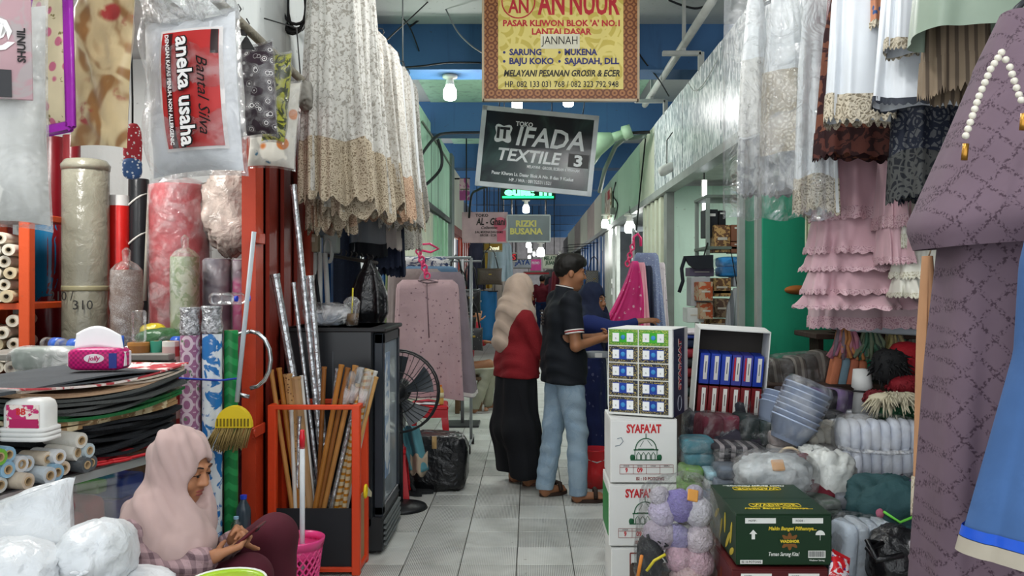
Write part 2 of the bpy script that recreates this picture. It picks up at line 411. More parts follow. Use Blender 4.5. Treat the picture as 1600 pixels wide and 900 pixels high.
# blue shutter of the second left shop and pale shutters behind it
m_bs = wall_mat('blue_shutter_paint', '#1f5f9c', '#174a80', '#0e2038', .4, .5)
def shutter(name, label, m, x, y0, y1, z0, z1, n, dx=.03):
    o = struct(name, M('#7d8482', .5), [(x-.03, x+.0, y0, y1, z1, z1+.05)], label)
    w = (y1-y0)/n
    for i in range(n): struct('shutter_leaf', m, [(x-.03+(dx if i % 2 else 0), x+(dx if i % 2 else 0), y0+i*w, y0+(i+1)*w-.006, z0, z1)], parent=o)
    return o
shutter('door_2', 'blue folding shutter leaves at the near end of the second left shop', m_bs, XL-.05, 5.80, 6.35, 0, 2.55, 7, -.03)
shutter('door_3', 'blue folding shutter leaves at the far end of the second left shop', m_bs, XL-.03, 8.3, 9.2, 0, 2.55, 7)
shutter('door_4', 'pale cream shutter beyond the blue leaves', m_cream, XL-.03, 9.25, 12.6, 0, 2.5, 12, .012)
shutter('door_5', 'pale green folded shutter beside the grey post', wall_mat('pale_green_leaf', '#a9d3b4', '#97c5a4', amt=.2), XL-.02, 12.6, 14.9, 0, 2.5, 9, .03)
struct('trim_50', M('#6f7b76', .5), [(XL-.06, XL+.04, 15.0, 15.5, 0, 3.75)], 'grey post between the left shops')
struct('wall_left_ochre', M('#d8b87d', .7), [(XL-.4, XL-.3, 15.5, 17.2, 0, 2.5)])
shutter('door_6', 'orange folded shutter farther down the left side', m_red2, XL-.02, 17.4, 20.0, 0, 2.4, 9, .04)
struct('trim_51', M('#8a3a2a', .6), [(XL-.1, XL+.02, 15.5, 20.0, 2.4, 2.55)])
# right side doors
shutter('door_7', 'cream folded shutter beside the pale green partition', m_cream, 1.53, 9.5, 11.2, 0, 2.46, 10, -.03)
d8 = struct('door_8', M('#e6ebe4', .4), [(1.47, 1.53, 14.6, 14.85, 0, 2.46), (1.47, 1.53, 15.3, 16.9, 0, 2.46)], 'white door leaves standing ajar at the third right shop')
struct('door_bolt', M('#f2f2ee', .4), [(1.44, 1.47, 15.0, 15.6, 1.40, 1.48), (1.44, 1.46, 15.25, 15.3, 1.28, 1.56)], parent=d8)
struct('wall_right_inner_far', M('#c9cfe0', .7), [(2.3, 2.4, 9.5, 17, 0, 2.5)])
struct('wall_right_far', M('#aab2b8', .7), [(1.6, 3.0, 17.0, 17.1, 0, 2.5)])
shutter('door_9', 'blue folded shutter past the white door on the right', m_bs, 1.53, 17.2, 24.5, 0, 2.45, 14, -.05)
# far run of both sides
for i, (y0, y1, c) in enumerate([(20.0, 24, '#5d6676'), (24, 28, '#75705f'), (28, 33, '#4f5a66'), (33, 40, '#6d6a66')]):
    struct('wall_left_far', M(c, .8), [(XL-.3, XL-.15, y0, y1, 0, 3.4)])
for i, (y0, y1, c) in enumerate([(24.5, 29, '#5b5f57'), (29, 34, '#6b6f77'), (34, 40, '#565252')]):
    struct('wall_right_far', M(c, .8), [(XR+.05, XR+.2, y0, y1, 0, 3.4)])
struct('wall_back', M('#8d8888', .8), [(-4, 4, 46, 46.2, 0, ZC)], 'far end wall of the aisle')
# ------------------------------------------------------------------ lamps
m_bulb = glow('bulb_glow', '#f6fff8', 14.0); m_sock = M('#e8e6de', .5)
def bulb(loc, power, label, r=.055, hang=.0, group=None, z_top=None):
    t = thing('light_bulb', label, 'lamp', loc, group=group)
    MB().lathe([(.0, -r*1.05), (r*.7, -r*1.0), (r*.95, -r*.75), (r, -r*.3), (r*.97, r*.5), (r*.75, r*.9), (r*.6, r*1.3)], 16).build('globe', m_bulb, t)
    b = MB().lathe([(r*.62, r*1.25), (r*.64, r*1.35), (r*.5, r*2.2), (r*1.1, r*2.3), (r*1.1, r*2.7)], 14); b.build('socket', m_sock, t)
    if z_top and z_top-loc[2]-r*2.7 > .02: MB().tube([(0, 0, r*2.6), (0, 0, z_top-loc[2])], .005, 6).build('cord', M('#22262b', .7), t)
    lamp('POINT', (loc[0], loc[1], loc[2]-r*1.6), power, .06, color=(1, .985, .95))
    return t
def tubelight(loc, L, power, label, along='y'):
    t = thing('tube_light', label, 'lamp', loc, (0, 0, 0 if along == 'y' else PI/2))
    MB().box((0, 0, .03), (.05, L, .03), bev=.006).build('housing', m_sock, t, False)
    MB().tube([(0, -L/2+.03, 0), (0, L/2-.03, 0)], .014, 10).build('tube', glow('tube_glow', '#f4fbff', 9.0), t)
    lamp('AREA', (loc[0], loc[1], loc[2]-.03), power, .08, (0, 0, 0 if along == 'y' else PI/2), L)
    return t
p = P(703, 146, 8.72); bulb(p, 60, 'glowing white bulb under the first blue beam, beside the yellow sign', .068, z_top=ZC)
p = P(808, 163, 9.6); bulb(p, 40, 'glowing bulb hanging behind the lower edge of the yellow sign, nearer the left wall', .06, z_top=ZC)
p = P(888, 158, 9.6); bulb(p, 40, 'glowing bulb hanging behind the lower edge of the yellow sign, nearer the right wall', .06, z_top=ZC)
p = P(822, 327, 14.5); bulb(p, 22, 'glowing bulb just above the grey sign with gold letters', .06, z_top=ZC)
p = P(845, 395, 21.5); bulb(p, 24, 'largest glowing bulb far down the aisle below the grey sign', .10, z_top=ZC)
for i, (x, y, d) in enumerate([(826, 383, 20), (828, 391, 24), (834, 397, 29), (827, 402, 33), (875, 401, 25)]):
    bulb(P(x, y, d), 10, 'small glowing bulb far down the aisle', .06, group='far aisle bulbs', z_top=ZC)
p = P(911, 353, 15.8); bulb((1.38, p.y, p.z+.03), 30, 'glowing bulb fixed to the right fascia beside a red sign', .07)
p = P(984, 356, 12.4); bulb(p, 40, 'glowing bulb inside the right shop above the pink hangers', .075, z_top=2.6)
# unseen bulbs added over and behind the viewer to light the near goods
for (x, y) in ((-.1, 5.1), (.75, 5.1), (-.3, 1.4), (.5, 1.4), (.3, 3.1)):
    bulb((x, y, 3.42), 42 if y != 3.1 else 50, 'unseen bulb below the ceiling, added to light the near aisle', .06, group='added bulbs over the near aisle', z_top=ZC)
tubelight((-2.5, 3.9, 2.905), 1.2, 55, 'long tube lamp on the ceiling of the left shop')
tubelight((-2.3, 7.2, 2.905), 1.2, 40, 'long tube lamp on the ceiling of the second left shop')
tubelight((2.25, 7.9, 2.556), 1.2, 26, 'long tube lamp on the ceiling of the second right shop')
tubelight((1.95, 13.5, 2.556), 1.2, 26, 'long tube lamp on the ceiling of the third right shop')
# ------------------------------------------------------------------ builders for goods
m_clear = plastic(); m_film = plastic('milky_film', haze=.32, bump=.8, bs=9.0, rough=.22); m_heap = plastic('heap_film', haze=.07, bump=.8, bs=22.0, rough=.10, gloss=.45); m_kraft = M('#b08a5c', .8)
m_core = M('#b59a74', .85)
def gloss(key, col, **k): return mat(key, col, .28, spec=.5, bump=k.pop('bump', .5), bs=k.pop('bs', 16.0), **k)
def ev(prof, t):
    ts = [q[0] for q in prof]
    return [float(np.interp(t, ts, [q[i] for q in prof])) for i in range(1, len(prof[0]))]
def garment_pts(prof, L, nf=7, amp=.12, seed=0, t0=0.0, t1=1.0, off=0.0, nu=132, nv=26, scal=None, sway=0.0, sq=.75):
    """closed hanging cloth; prof = [(t, half width, half depth)], z runs from 0 down to -L"""
    u = np.linspace(0, 2*PI, nu, endpoint=False); out = []
    r = np.random.RandomState(seed); ph = r.rand(4)*6.28
    for i in range(nv):
        t = t0+(t1-t0)*i/(nv-1); w, dp = ev(prof, min(t, 1.0))
        k = amp*min(1.0, max(0.0, t))**.7
        fold = 1+k*(np.sin(nf*u+ph[0]+.9*np.sin(2*u+ph[1])+.8*t)+.45*np.sin((nf*2-1)*u+ph[2]-1.5*t)+.16*np.sin((nf*3+2)*u+2.5*np.sin(3*t+u)+ph[3]))
        fold = 1+(fold-1)*(1+.55*np.sin(3*u+ph[1])+.35*np.sin(5*u+ph[3]+t)); cx, cy = np.cos(u), np.sin(u)
        x = np.sign(cx)*np.abs(cx)**sq*w*(1+.35*(fold-1))+off*cx
        y = np.sign(cy)*np.abs(cy)**sq*dp*(1+1.7*(fold-1))+off*cy
        z = -L*t*np.ones(nu)
        if scal and i == nv-1: z = z-scal[1]*np.abs(np.sin(scal[0]*u/2))
        z = z-.012*L*t*np.sin(nf*u*.5+ph[3])
        x = x+sway*t*t
        out.append(np.stack([x, y, z], -1))
    return np.array(out)
def garment(name, label, cat, loc, prof, L, m, rz=0.0, group=None, nf=7, amp=.12, seed=0, hem=None, bands=(), hanger=None, scal=None, sway=0.0, nv=26, extra=None, sq=.75, body='cloth', rx=0.0):
    t = thing(name, label, cat, loc, (rx, 0, rz), group)
    MB().grid(garment_pts(prof, L, nf, amp, seed, 0, 1, 0, nv=nv, scal=None if hem else scal, sway=sway, sq=sq), True).build(body, m, t)
    if hem: MB().grid(garment_pts(prof, L, nf, amp, seed, hem[0], hem[1], .004, nv=6, scal=hem[3] if len(hem) > 3 else (30, .012), sway=sway, sq=sq), True).build('lace_hem', hem[2], t)
    for (a, b_, mm, nm) in bands: MB().grid(garment_pts(prof, L, nf, amp, seed, a, b_, .005, nv=4, sway=sway, sq=sq), True).build(nm, mm, t)
    if hanger: mk_hanger(t, hanger, prof[0][1])
    return t
def mk_hanger(t, m, w, h=.09):
    b = MB().tube([(-w*.9, 0, -.03), (-w*.4, 0, .01), (0, 0, .03), (w*.4, 0, .01), (w*.9, 0, -.03)], .008, 6)
    b.tube([(0, 0, .03), (0, 0, h*.6), (.02, 0, h*.85), (.012, 0, h*1.1), (-.012, 0, h*1.15), (-.024, 0, h*.95)], .0045, 6)
    b.build('hanger', m, t)
def cloth_sheet(fn, nu, nv, name, m, parent, thick=.004):
    pts = np.array([[fn(j/(nu-1), i/(nv-1)) for j in range(nu)] for i in range(nv)], float)
    b = MB().grid(pts); o = b.build(name, m, parent)
    s = o.modifiers.new('thick', 'SOLIDIFY'); s.thickness = thick; s.offset = 0
    return o
def pillow_pts(w, h, t, n=22, seed=0, wr=.012, pinch=.10, e=.55):
    """closed pillow in the xz plane, front towards -y"""
    u = np.linspace(-1, 1, n); U, V = np.meshgrid(u, u)
    k = np.clip((1-np.abs(U)**2.6)*(1-np.abs(V)**2.6), 0, 1)**e
    X = U*w/2*(1-pinch*(1-V**2)*0.5*np.abs(U)); Z = V*h/2*(1-pinch*(1-U**2)*.5*np.abs(V))
    base = np.stack([X, np.zeros_like(X), Z], -1)
    dis = wr*nz(base, seed, 9.0/max(w, .2)*.35, 4)
    fr = base.copy(); fr[..., 1] = -k*t/2+dis*(k > .02); bk = base.copy(); bk[..., 1] = k*t/2+.6*dis*(k > .02)
    return fr, bk
def pillow_mesh(b, w, h, t, **k):
    fr, bk = pillow_pts(w, h, t, **k); b.grid(fr); b.grid(bk[:, ::-1]); return b
def pillow(name, label, loc, w, h, t, m, rot=(0, 0, 0), cat='pillow', seed=0, wr=.012, group=None, film=True, body='cushion'):
    o = thing(name, label, cat, loc, rot, group)
    pillow_mesh(MB(), w, h, t, seed=seed, wr=wr).build(body, m, o)
    if film: pillow_mesh(MB(), w*1.06, h*1.06, t*1.08, seed=seed+5, wr=wr*2.0).build('plastic_wrap', m_clear, o)
    return o
def roll(name, label, p0, p1, r, m, cat='roll', group=None, core=.45, band=None, end=None, wrap=None, n=18, top=None):
    p0, p1 = Vector(p0), Vector(p1); t = thing(name, label, cat, p0, group=group); d = p1-p0; L = d.length
    rot = d.to_track_quat('Z', 'Y').to_matrix()
    MB().lathe([(r*core, 0), (r*.97, 0), (r, .006), (r, L-.006), (r*.97, L), (r*core, L)], n, rot=rot, close=True).build('sheet', m, t, smooth='auto')
    MB().lathe([(r*core*.72, -.002), (r*core, -.002), (r*core, L+.002), (r*core*.72, L+.002)], 12, rot=rot, close=True).build('core', end or m_core, t, smooth='auto')
    if band: MB().lathe([(r*1.012, L*band[0]), (r*1.012, L*band[1])], n, rot=rot, close=False).build('label_band', band[2], t, smooth='auto')
    if wrap:
        q = [(r*1.06*(1+.05*math.sin(9*i)), L*i/9) for i in range(10)]
        MB().lathe(q+[(r*.7, L+.03), (r*.25, L+.05), (r*.3, L+.10), (r*.05, L+.12)], n, rot=rot).build('plastic_wrap', wrap, t)
    return t
def sack(name, label, loc, rx, ry, rz_, m, cat='bag', seed=0, knot=None, rot=(0, 0, 0), group=None, amp=.10, e=.8, fr=7.0, tie=None, n=40, crease=.03):
    """a filled bag with wrinkles; knot = direction in which the gathered neck points"""
    t = thing(name, label, cat, loc, rot, group); 
    a = np.linspace(0, 2*PI, n, endpoint=False); b = np.linspace(-PI/2, PI/2, n*2//3); A, Bb = np.meshgrid(a, b); pw = lambda x: np.sign(x)*np.abs(x)**e
    d = np.stack([pw(np.cos(Bb))*pw(np.cos(A)), pw(np.cos(Bb))*pw(np.sin(A)), pw(np.sin(Bb))], -1)
    p = d*np.array([rx, ry, rz_]); s_ = min(rx, ry, rz_)
    p = p*(1+amp*nz(p/s_, seed, fr*.16, 4)[..., None])
    p = p*(1+crease*(.5-np.abs(nz(p/s_, seed+3, fr*.42, 3))*2.2)*(np.abs(np.cos(Bb)) > .05))[..., None]
    if knot is not None:
        kd = np.array(knot, float); kd /= np.linalg.norm(kd); dn = d/np.maximum(np.linalg.norm(d, axis=-1, keepdims=True), 1e-6)
        c = dn@kd; q = np.cross(kd, [.3, .5, .8]); q /= np.linalg.norm(q); q2 = np.cross(kd, q); ang = np.arctan2(dn@q2, dn@q)
        wr = np.clip((c-.1)/.9, 0, 1); p = p*(1+(.06*np.sin(11*ang+2*c)+.045*np.sin(19*ang+1.0)+.03*np.sin(31*ang))*wr*(1-wr**6))[..., None]
        p = p+kd*(s_*.30*np.clip((c-.90)/.10, 0, 1)**2)[..., None]
    MB().grid(p+np.array([0, 0, rz_]), True).build('bag_body', m, t)
    if knot is not None:
        c0 = Vector(kd*[rx, ry, rz_])*1.12+Vector((0, 0, rz_)); b = MB(); rr = random.Random(seed); kv = Vector(kd)
        b.ell(c0, (s_*.13,)*3, 10, 7, amp=.3, seed=seed, fr=30)
        for j in range(6):
            w = Vector((rr.uniform(-1, 1), rr.uniform(-1, 1), rr.uniform(-1, 1)))*.8+kv
            b.tube([c0, c0+w*s_*.16, c0+w*s_*.30+Vector((0, 0, -s_*.05))], [s_*.07, s_*.075, s_*.02], 6)
        b.build('knot', tie or m, t)
    return t
def folded(b, c, s, rot=None, seed=0, amp=.06, nu=20):
    """a soft folded cloth slab added to b"""
    b.ell(c, (s[0]/2, s[1]/2, s[2]/2), nu, 8, rot=rot, e=.38, amp=amp, seed=seed, fr=12.0); return b
def pack(name, label, loc, size, mats, n=4, rot=(0, 0, 0), cat='bundle', seed=0, axis='z', wrap=True, string=None, group=None, part='folded_cloth', wrapm=None):
    """a plastic-wrapped bundle of n folded pieces, base at loc"""
    t = thing(name, label, cat, loc, rot, group); sx, sy, sz = size; rr = random.Random(seed)
    for i in range(n):
        j = lambda k: rr.uniform(-k, k)
        if axis == 'z': c = (j(.01), j(.01), sz*(i+.5)/n); d = (sx*rr.uniform(.93, 1), sy*rr.uniform(.93, 1), sz/n*1.12)
        elif axis == 'x': c = (-sx/2+sx*(i+.5)/n, j(.01), sz/2+j(.008)); d = (sx/n*1.15, sy*rr.uniform(.93, 1), sz*rr.uniform(.92, 1))
        else: c = (j(.01), -sy/2+sy*(i+.5)/n, sz/2+j(.008)); d = (sx*rr.uniform(.93, 1), sy/n*1.15, sz*rr.uniform(.92, 1))
        folded(MB(), c, d, seed=seed*17+i).build(part, mats[i % len(mats)], t)
    if wrap: MB().ell((0, 0, sz/2), (sx*.535, sy*.535, sz*.54), 26, 14, e=.45, amp=.07, seed=seed+3, fr=14).build('plastic_wrap', wrapm or m_heap, t)
    if string:
        b = MB(); q = .53
        b.tube([(sx*q*math.copysign(abs(math.cos(w))**.45, math.cos(w)), 0, sz/2+sz*.56*math.copysign(abs(math.sin(w))**.45, math.sin(w))) for w in np.linspace(0, 2*PI, 25)], .006, 5, False)
        b.build('string', string, t)
    return t
def bottle(name, label, loc, r, h, m, cap, rot=(0, 0, 0), band=None, cat='bottle', group=None):
    t = thing(name, label, cat, loc, rot, group)
    MB().lathe([(0, 0), (r*.8, 0), (r, .01), (r, h*.25), (r*.93, h*.3), (r, h*.35), (r, h*.66), (r*.9, h*.74), (r*.42, h*.88), (r*.4, h*.93)], 16).build('bottle_body', m, t)
    MB().lathe([(r*.46, h*.92), (r*.46, h), (0, h)], 14).build('cap', cap, t, smooth='auto')
    if band: MB().lathe([(r*1.02, h*.36), (r*1.02, h*.62)], 16).build('label_band', band, t)
    return t
def carton(name, label, loc, w, d, h, m, rz=0.0, cat='box', group=None, open_top=False, rot=None):
    """carton with four walls, top flaps meeting in a seam and tape; base centre at loc, front towards -y"""
    t = thing(name, label, cat, loc, rot or (0, 0, rz), group); b = MB()
    b.box((0, 0, h/2), (w, d, h-.008), bev=.004); b.build('carton_body', m, t, False)
    if not open_top:
        for s in (-1, 1): MB().box((0, s*d/4, h-.002), (w-.002, d/2-.003, .004)).build('flap', m, t, False)
    return t
# ------------------------------------------------------------------ left shop
m_or = wall_mat('orange_rack_paint', '#d8521f', '#c24517', '#5c1c0e', .15, .5)
# rack with roll ends
rk = thing('storage_rack', 'orange steel rack full of pale roll ends at the back of the left shop', 'rack', (-2.70, 4.62, 0))
for x in (0, -.42):
    for y in (0, .5): MB().box((x, y, .96), (.058, .058, 1.92), bev=.004).build('post', m_or, rk, False)
for z in (.5, .99, 1.37, 1.86): MB().box((-.21, .25, z), (.40, .5, .035), bev=.003).build('shelf', m_or, rk, False)
m_pr = mat('pale_paper_roll', '#d9d2c2', .6, var=.1); m_pr2 = mat('cream_paper_roll', '#c9b997', .6)
rr = random.Random(3); k = 0
for z0, rows in ((1.0075, 5), (1.3875, 6)):
    for r in range(rows):
        for c in range(5):
            x = -2.77-.072*c-(.036 if r % 2 else 0); z = z0+.037+.062*r
            if z > z0+.36 or (r == rows-1 and rr.random() < .4): continue
            cw = rr.random() < .75; p0 = Vector((x, 4.60+rr.uniform(-.05, .02), z)); dv = Vector((p0.x, p0.y, 0)).normalized()*.42; dv.x *= .5
            roll('paper_roll', '%s rolled sheet lying end-on in the orange rack, %s shelf' % ('pale' if cw else 'tan', 'upper' if z0 > 1.2 else 'lower'), p0, p0+dv, .036*rr.uniform(.85, 1), m_pr if cw else m_pr2, group='%s rolls in the orange rack, %s shelf' % ('pale' if cw else 'tan', 'upper' if z0 > 1.2 else 'lower'), core=.5, n=14, end=M('#a89a82', .8)); k += 1
# table behind with bottles
tb = thing('work_table', 'grey work table behind the mats in the left shop', 'table', (-2.15, 4.25, 0))
MB().box((0, 0, 1.15), (.94, .5, .03), bev=.004).build('table_top', M('#8a8680', .6), tb, False)
for x in (-.45, .45):
    for y in (-.2, .2): MB().box((x, y, .567), (.05, .05, 1.134)).build('leg', M('#5e5a55', .6), tb, False)
# tall rolls leaning in the back
m_vm = gloss('maroon_vinyl', '#7c1620', bump=.15, bs=4); m_vb = gloss('blue_vinyl', '#1577a8', bump=.1)
t = roll('vinyl_roll', 'tall maroon vinyl roll with a big blue round print', P(78, 441, 5.34)+Vector((0, 0, -1.5)), P(79, 215, 5.34), .09, m_vm, core=.4)
b = MB(); Q = []
for i in range(13):
    zz = -1+2*i/12; row = []
    for j in range(9):
        a = -PI*.95+(-PI/2+1.15*math.sqrt(max(0, 1-zz*zz))+PI*.95)*j/8
        row.append((.0915*math.cos(a), .0915*math.sin(a), 1.66+.29*zz))
    Q.append(row)
b.grid(Q).build('round_print', m_vb, t)
roll('vinyl_roll', 'narrow dark red vinyl roll behind the grey wrapped roll', P(108, 441, 5.25)-Vector((0, 0, 1.5)), P(112, 212, 5.25), .05, m_vm, core=.4)
m_gw = gloss('grey_wrapping', '#8a8878', bump=.6, bs=12, var=.3, vs=3)
t = roll('wrapped_roll', 'tall roll in creased grey wrapping with handwritten numbers', P(134, 441, 4.95)-Vector((0, 0, 1.5)), P(134, 256, 4.95), .125, m_gw, core=.3)
MB().lathe([(.127, 1.45), (.1275, 1.46), (.1275, 1.47), (.127, 1.48)], 20).build('tape', M('#8f8a6c', .4), t)
MB().lathe([(.128, 2.14), (.132, 2.17), (.11, 2.2), (.05, 2.21)], 18).build('folded_cap', m_gw, t)
for s, x, z in (('210 /', -.07, 1.42), ('310', .05, 1.37)): text(s, .075, M('#2c2c2a', .6), t, (x, -.1285 if x < 0 else -.13, z), (PI/2, 0, x*3), bold=0)
roll('vinyl_roll', 'bright red vinyl roll with a white top band', P(185, 441, 5.1)-Vector((0, 0, 1.5)), P(185, 306, 5.1), .064, gloss('red_vinyl', '#d3201c', bump=.1), core=.5, band=(.97, 1.0, M('#e9e9e6', .5)))
t = roll('vinyl_roll', 'black vinyl roll with pale paper rings', P(215, 441, 5.15)-Vector((0, 0, 1.5)), P(217, 280, 5.15), .058, gloss('black_vinyl', '#25272a', bump=.1), core=.5)
for z in (1.75, 1.98): MB().tube([(.061*math.cos(a), .061*math.sin(a), z+.05*math.cos(a)) for a in np.linspace(0, 2*PI, 17)], .006, 5, False).build('paper_ring', M('#d8d6cf', .6), t)
b = MB().tube([P(226, 470, 5.0), P(234, 295, 5.0)], .012, 8); tag(b.build('pole', M('#b9b5a8', .5)), 'thin pale pole leaning between the black and pink rolls', 'pole')
m_pkr = gloss('pink_film_roll', '#cf6a6e', bump=.8, bs=9, var=.25)
roll('wrapped_roll', 'wide pink roll in shiny clear film', P(285, 441, 5.0)-Vector((0, 0, 1.5)), P(280, 290, 5.0), .165, m_pkr, core=.3, wrap=m_clear)
sack('film_bag', 'crumpled clear bag of cream fabric beside the pink roll', P(360, 400, 5.0), .17, .12, .27, gloss('cream_film', '#dccbc0', bump=1.2, bs=12, var=.35, vs=9), seed=4, knot=(0, 0, 1), amp=.18, crease=.14)
def wrapped_tube(label, x0, x1, y0, y1, d, m, knot=True, zb=None, pm=None):
    r = (x1-x0)*d/F/2; xc = PX((x0+x1)/2, d); zb = PZ(y1, d) if zb is None else zb
    t = roll('wrapped_roll', label, (xc, d, zb), (xc, d, PZ(y0, d)-(.10 if knot else 0)), r*.93, m, core=.35, wrap=(pm or m_clear) if knot else None)
    if not knot: MB().lathe([(r, .02), (r, PZ(y0, d)-zb-.01), (r*.8, PZ(y0, d)-zb+.006)], 16).build('plastic_wrap', pm or m_clear, t)
    return t
wrapped_tube('brown mesh roll in a knotted clear bag', 173, 222, 392, 545, 4.5, mat('brown_mesh', '#8e7a70', .6, col2='#a99a92', pk='lace', ps=70), zb=1.166)
wrapped_tube('pale green plush roll in a knotted clear bag', 266, 312, 372, 520, 4.6, mat('green_plush', '#9fae86', .8, col2='#c8cdb0', pk='camo', ps=16), zb=1.0)
wrapped_tube('grey fabric roll in smooth clear wrap', 317, 362, 405, 535, 4.75, mat('grey_fab', '#76707c', .6), False, .0)
wrapped_tube('purple and pink fabric roll in smooth clear wrap', 363, 387, 406, 540, 4.75, mat('purple_fab', '#6e4862', .5, col2='#c24f83', pk='stz', ps=6), False, .0)
for lab, x0, x1, y0, d, m, pl in (
    ('brown wood-print roll in the row of standing rolls', 200, 234, 535, 4.1, mat('wood_print', '#b07a3c', .5, col2='#8a5a2a', pk='stz', ps=60), None),
    ('teal green roll in the row of standing rolls', 235, 253, 533, 4.12, mat('teal_paper', '#3f9a80', .5), None),
    ('white roll with a red plaid print', 254, 280, 533, 4.1, mat('red_plaid_paper', '#e5e1da', .5, col2='#a8383c', pk='plaid', ps=55), None),
    ('pink and grey floral tile-print roll with a crinkled silver end', 282, 313, 480, 4.05, mat('floral_tile_paper', '#d9c3cf', .45, col2='#a0688c', pk='tilefl', ps=14, col3='#6f8568'), 'f'),
    ('blue and white leaf-print roll with a crinkled silver end', 316, 347, 478, 4.05, mat('blue_leaf_paper', '#e6edf2', .4, col2='#2a77bd', pk='camo', ps=13), 'f'),
    ('green leaf-embossed roll beside the broom', 350, 372, 516, 4.1, mat('green_emboss_paper', '#1c7a3f', .4, col2='#2d9652', pk='chev', ps=28), None)):
    r = (x1-x0)*d/F/2; xc = PX((x0+x1)/2, d); zt = PZ(y0, d)
    t = roll('wallpaper_roll', lab, (xc, d, 0), (xc, d, zt-(.11 if pl else 0)), r*.97, m, core=.4)
    if pl:
        q = [(r*(1+.06*math.sin(7*i)), zt-.13+.13*i/10) for i in range(11)]
        MB().lathe(q+[(r*.6, zt)], 22).build('crinkled_wrap', mat('crinkled_foil', '#cfd2d6', .22, metal=.55, bump=1.0, bs=60, var=.4, vs=60), t)
tag(MB().tube([(PX(280, 4.0), 4.0, PZ(591, 4.0)), (PX(345, 4.0), 3.99, PZ(594, 4.0)), (PX(374, 4.03), 4.03, PZ(592, 4.0))], .005, 6).build('tie_string', M('#2340a8', .5)), 'blue string tied across the standing rolls', 'string')
# bottles with blue caps
m_pet = plastic('clear_bottle', haze=.12, bump=.15, rough=.08); m_cap = gloss('blue_cap', '#1c3fc0', bump=0)
m_dk = gloss('dark_drink', '#33404a', bump=0)
ZT = 1.166
for lab, x, y, d, rot in (
    ('clear bottle with blue cap lying behind the tissue pack', 70, 505, 4.2, (0, PI/2, -.5)),
    ('clear bottle with blue cap and label lying near the grey bag', 92, 518, 4.1, (.1, PI/2, -.2)),
    ('clear bottle lying in front of the brown mesh roll', 148, 512, 4.25, (0, PI/2, .5)),
    ('clear bottle with blue cap on the green bag', 252, 500, 4.28, (0, PI/2, -.3)),
    ('blue-capped bottle lying near the pale green roll', 228, 478, 4.4, (0, PI/2, .3))):
    p = P(x, y, d); p.z = ZT+.034 if d > 4.05 else p.z
    bottle('water_bottle', lab, p, .033, .21, m_pet, m_cap, rot, band=gloss('blue_label', '#2f62c4', bump=0))
t = bottle('water_bottle', 'clear bottle standing upside down on its blue cap', P(217, 480, 4.1), .034, .2, m_pet, m_cap, (PI, 0, 0), band=None); t.location.z = ZT+.2
for i, x in enumerate((323, 340)):
    p = P(x, 492+i*10, 4.0); bottle('water_bottle', 'blue-capped bottle resting on the blue leaf roll, %s' % ('nearer its end' if i else 'above the other'), (p.x, 4.05, PZ(478, 4.05)+.034+i*.0), .03, .13, m_pet, m_cap, (0, PI/2, -.1+i*.5))
sack('plastic_bag', 'green plastic bag slumped among the bottles', (PX(250, 4.35), 4.36, ZT), .12, .08, .05, gloss('green_bag', '#35603a', bump=.8), seed=8, amp=.12)
sack('plastic_bag', 'yellow plastic bag behind the green bag', (PX(238, 4.5), 4.52, ZT), .07, .05, .06, gloss('yellow_bag', '#d8c22e', bump=.8), seed=9)
pack('fabric_bundle', 'grey cloth under a dull plastic cover behind the mats', (PX(62, 3.9), 3.95, 1.0), (.30, .14, .20), [mat('grey_green_cloth', '#9ba39c', .7)], 2, seed=2, wrapm=m_film)
tag(MB().box((PX(62, 3.9), 3.95, .5), (.3, .2, 1.0), bev=.01).build('wooden_box', M('#7d6a52', .8)), 'wooden box under the grey covered cloth', 'box')
# glass counter
th = -.305
cn = thing('glass_counter', 'low glass counter with aluminium edges under the mats', 'counter', (-1.445, 3.75, 0), (0, 0, th))
m_al = M('#c3c7c8', .35, metal=.7); CL = 1.6; CD = .66
for x in (-.015, -CD+.015):
    for y in (-.015, -CL+.015): MB().box((x, y, .4), (.028, .028, .8)).build('corner_post', m_al, cn, False)
for z in (.785, .40, .03):
    b = MB()
    for x in (-.015, -CD+.015): b.box((x, -CL/2, z), (.03, CL, .03))
    for y in (-.015, -CL+.015): b.box((-CD/2, y, z), (CD, .03, .03))
    b.build('edge_rail', m_al, cn, False)
m_glass = plastic('counter_glass', haze=.02, bump=0.0, rough=.03)
MB().box((-.012, -CL/2, .4), (.005, CL-.04, .74)).build('front_pane', m_glass, cn, False)
MB().box((-CD/2, -.012, .4), (CD-.04, .005, .74)).build('side_pane', m_glass, cn, False)
MB().box((-CD/2, -CL/2, .803), (CD, CL, .006)).build('top_pane', m_glass, cn, False)
MB().box((-CD/2, -CL/2, .545), (CD-.03, CL-.03, .006)).build('glass_shelf', m_glass, cn, False)
MB().box((-CD+.03, -CL/2, .4), (.01, CL-.03, .74)).build('back_panel', M('#20242c', .7), cn, False)
Mc = Matrix.Translation(cn.location) @ Matrix.Rotation(th, 4, 'Z')
def cpos(x, y, z): return Mc @ Vector((x, y, z))
for i, (y, z, c, s, lab) in enumerate([(-.64, .549, '#9c1f28', (.30, .2, .09), 'red folded cloth inside the glass counter, under another red cloth'), (-.66, .639, '#b22630', (.28, .16, .08), 'red folded cloth lying on another inside the glass counter'), (-.50, .549, '#a01c2c', (.28, .12, .13), 'crimson cloth bundle inside the glass counter beside the boxes')]):
    t = thing('folded_cloth', lab, 'cloth', cpos(-.2, y, z), (0, 0, th)); folded(MB(), (0, 0, s[2]/2), s, seed=i).build('fold', mat('red_cloth_%d' % i, c, .8), t)
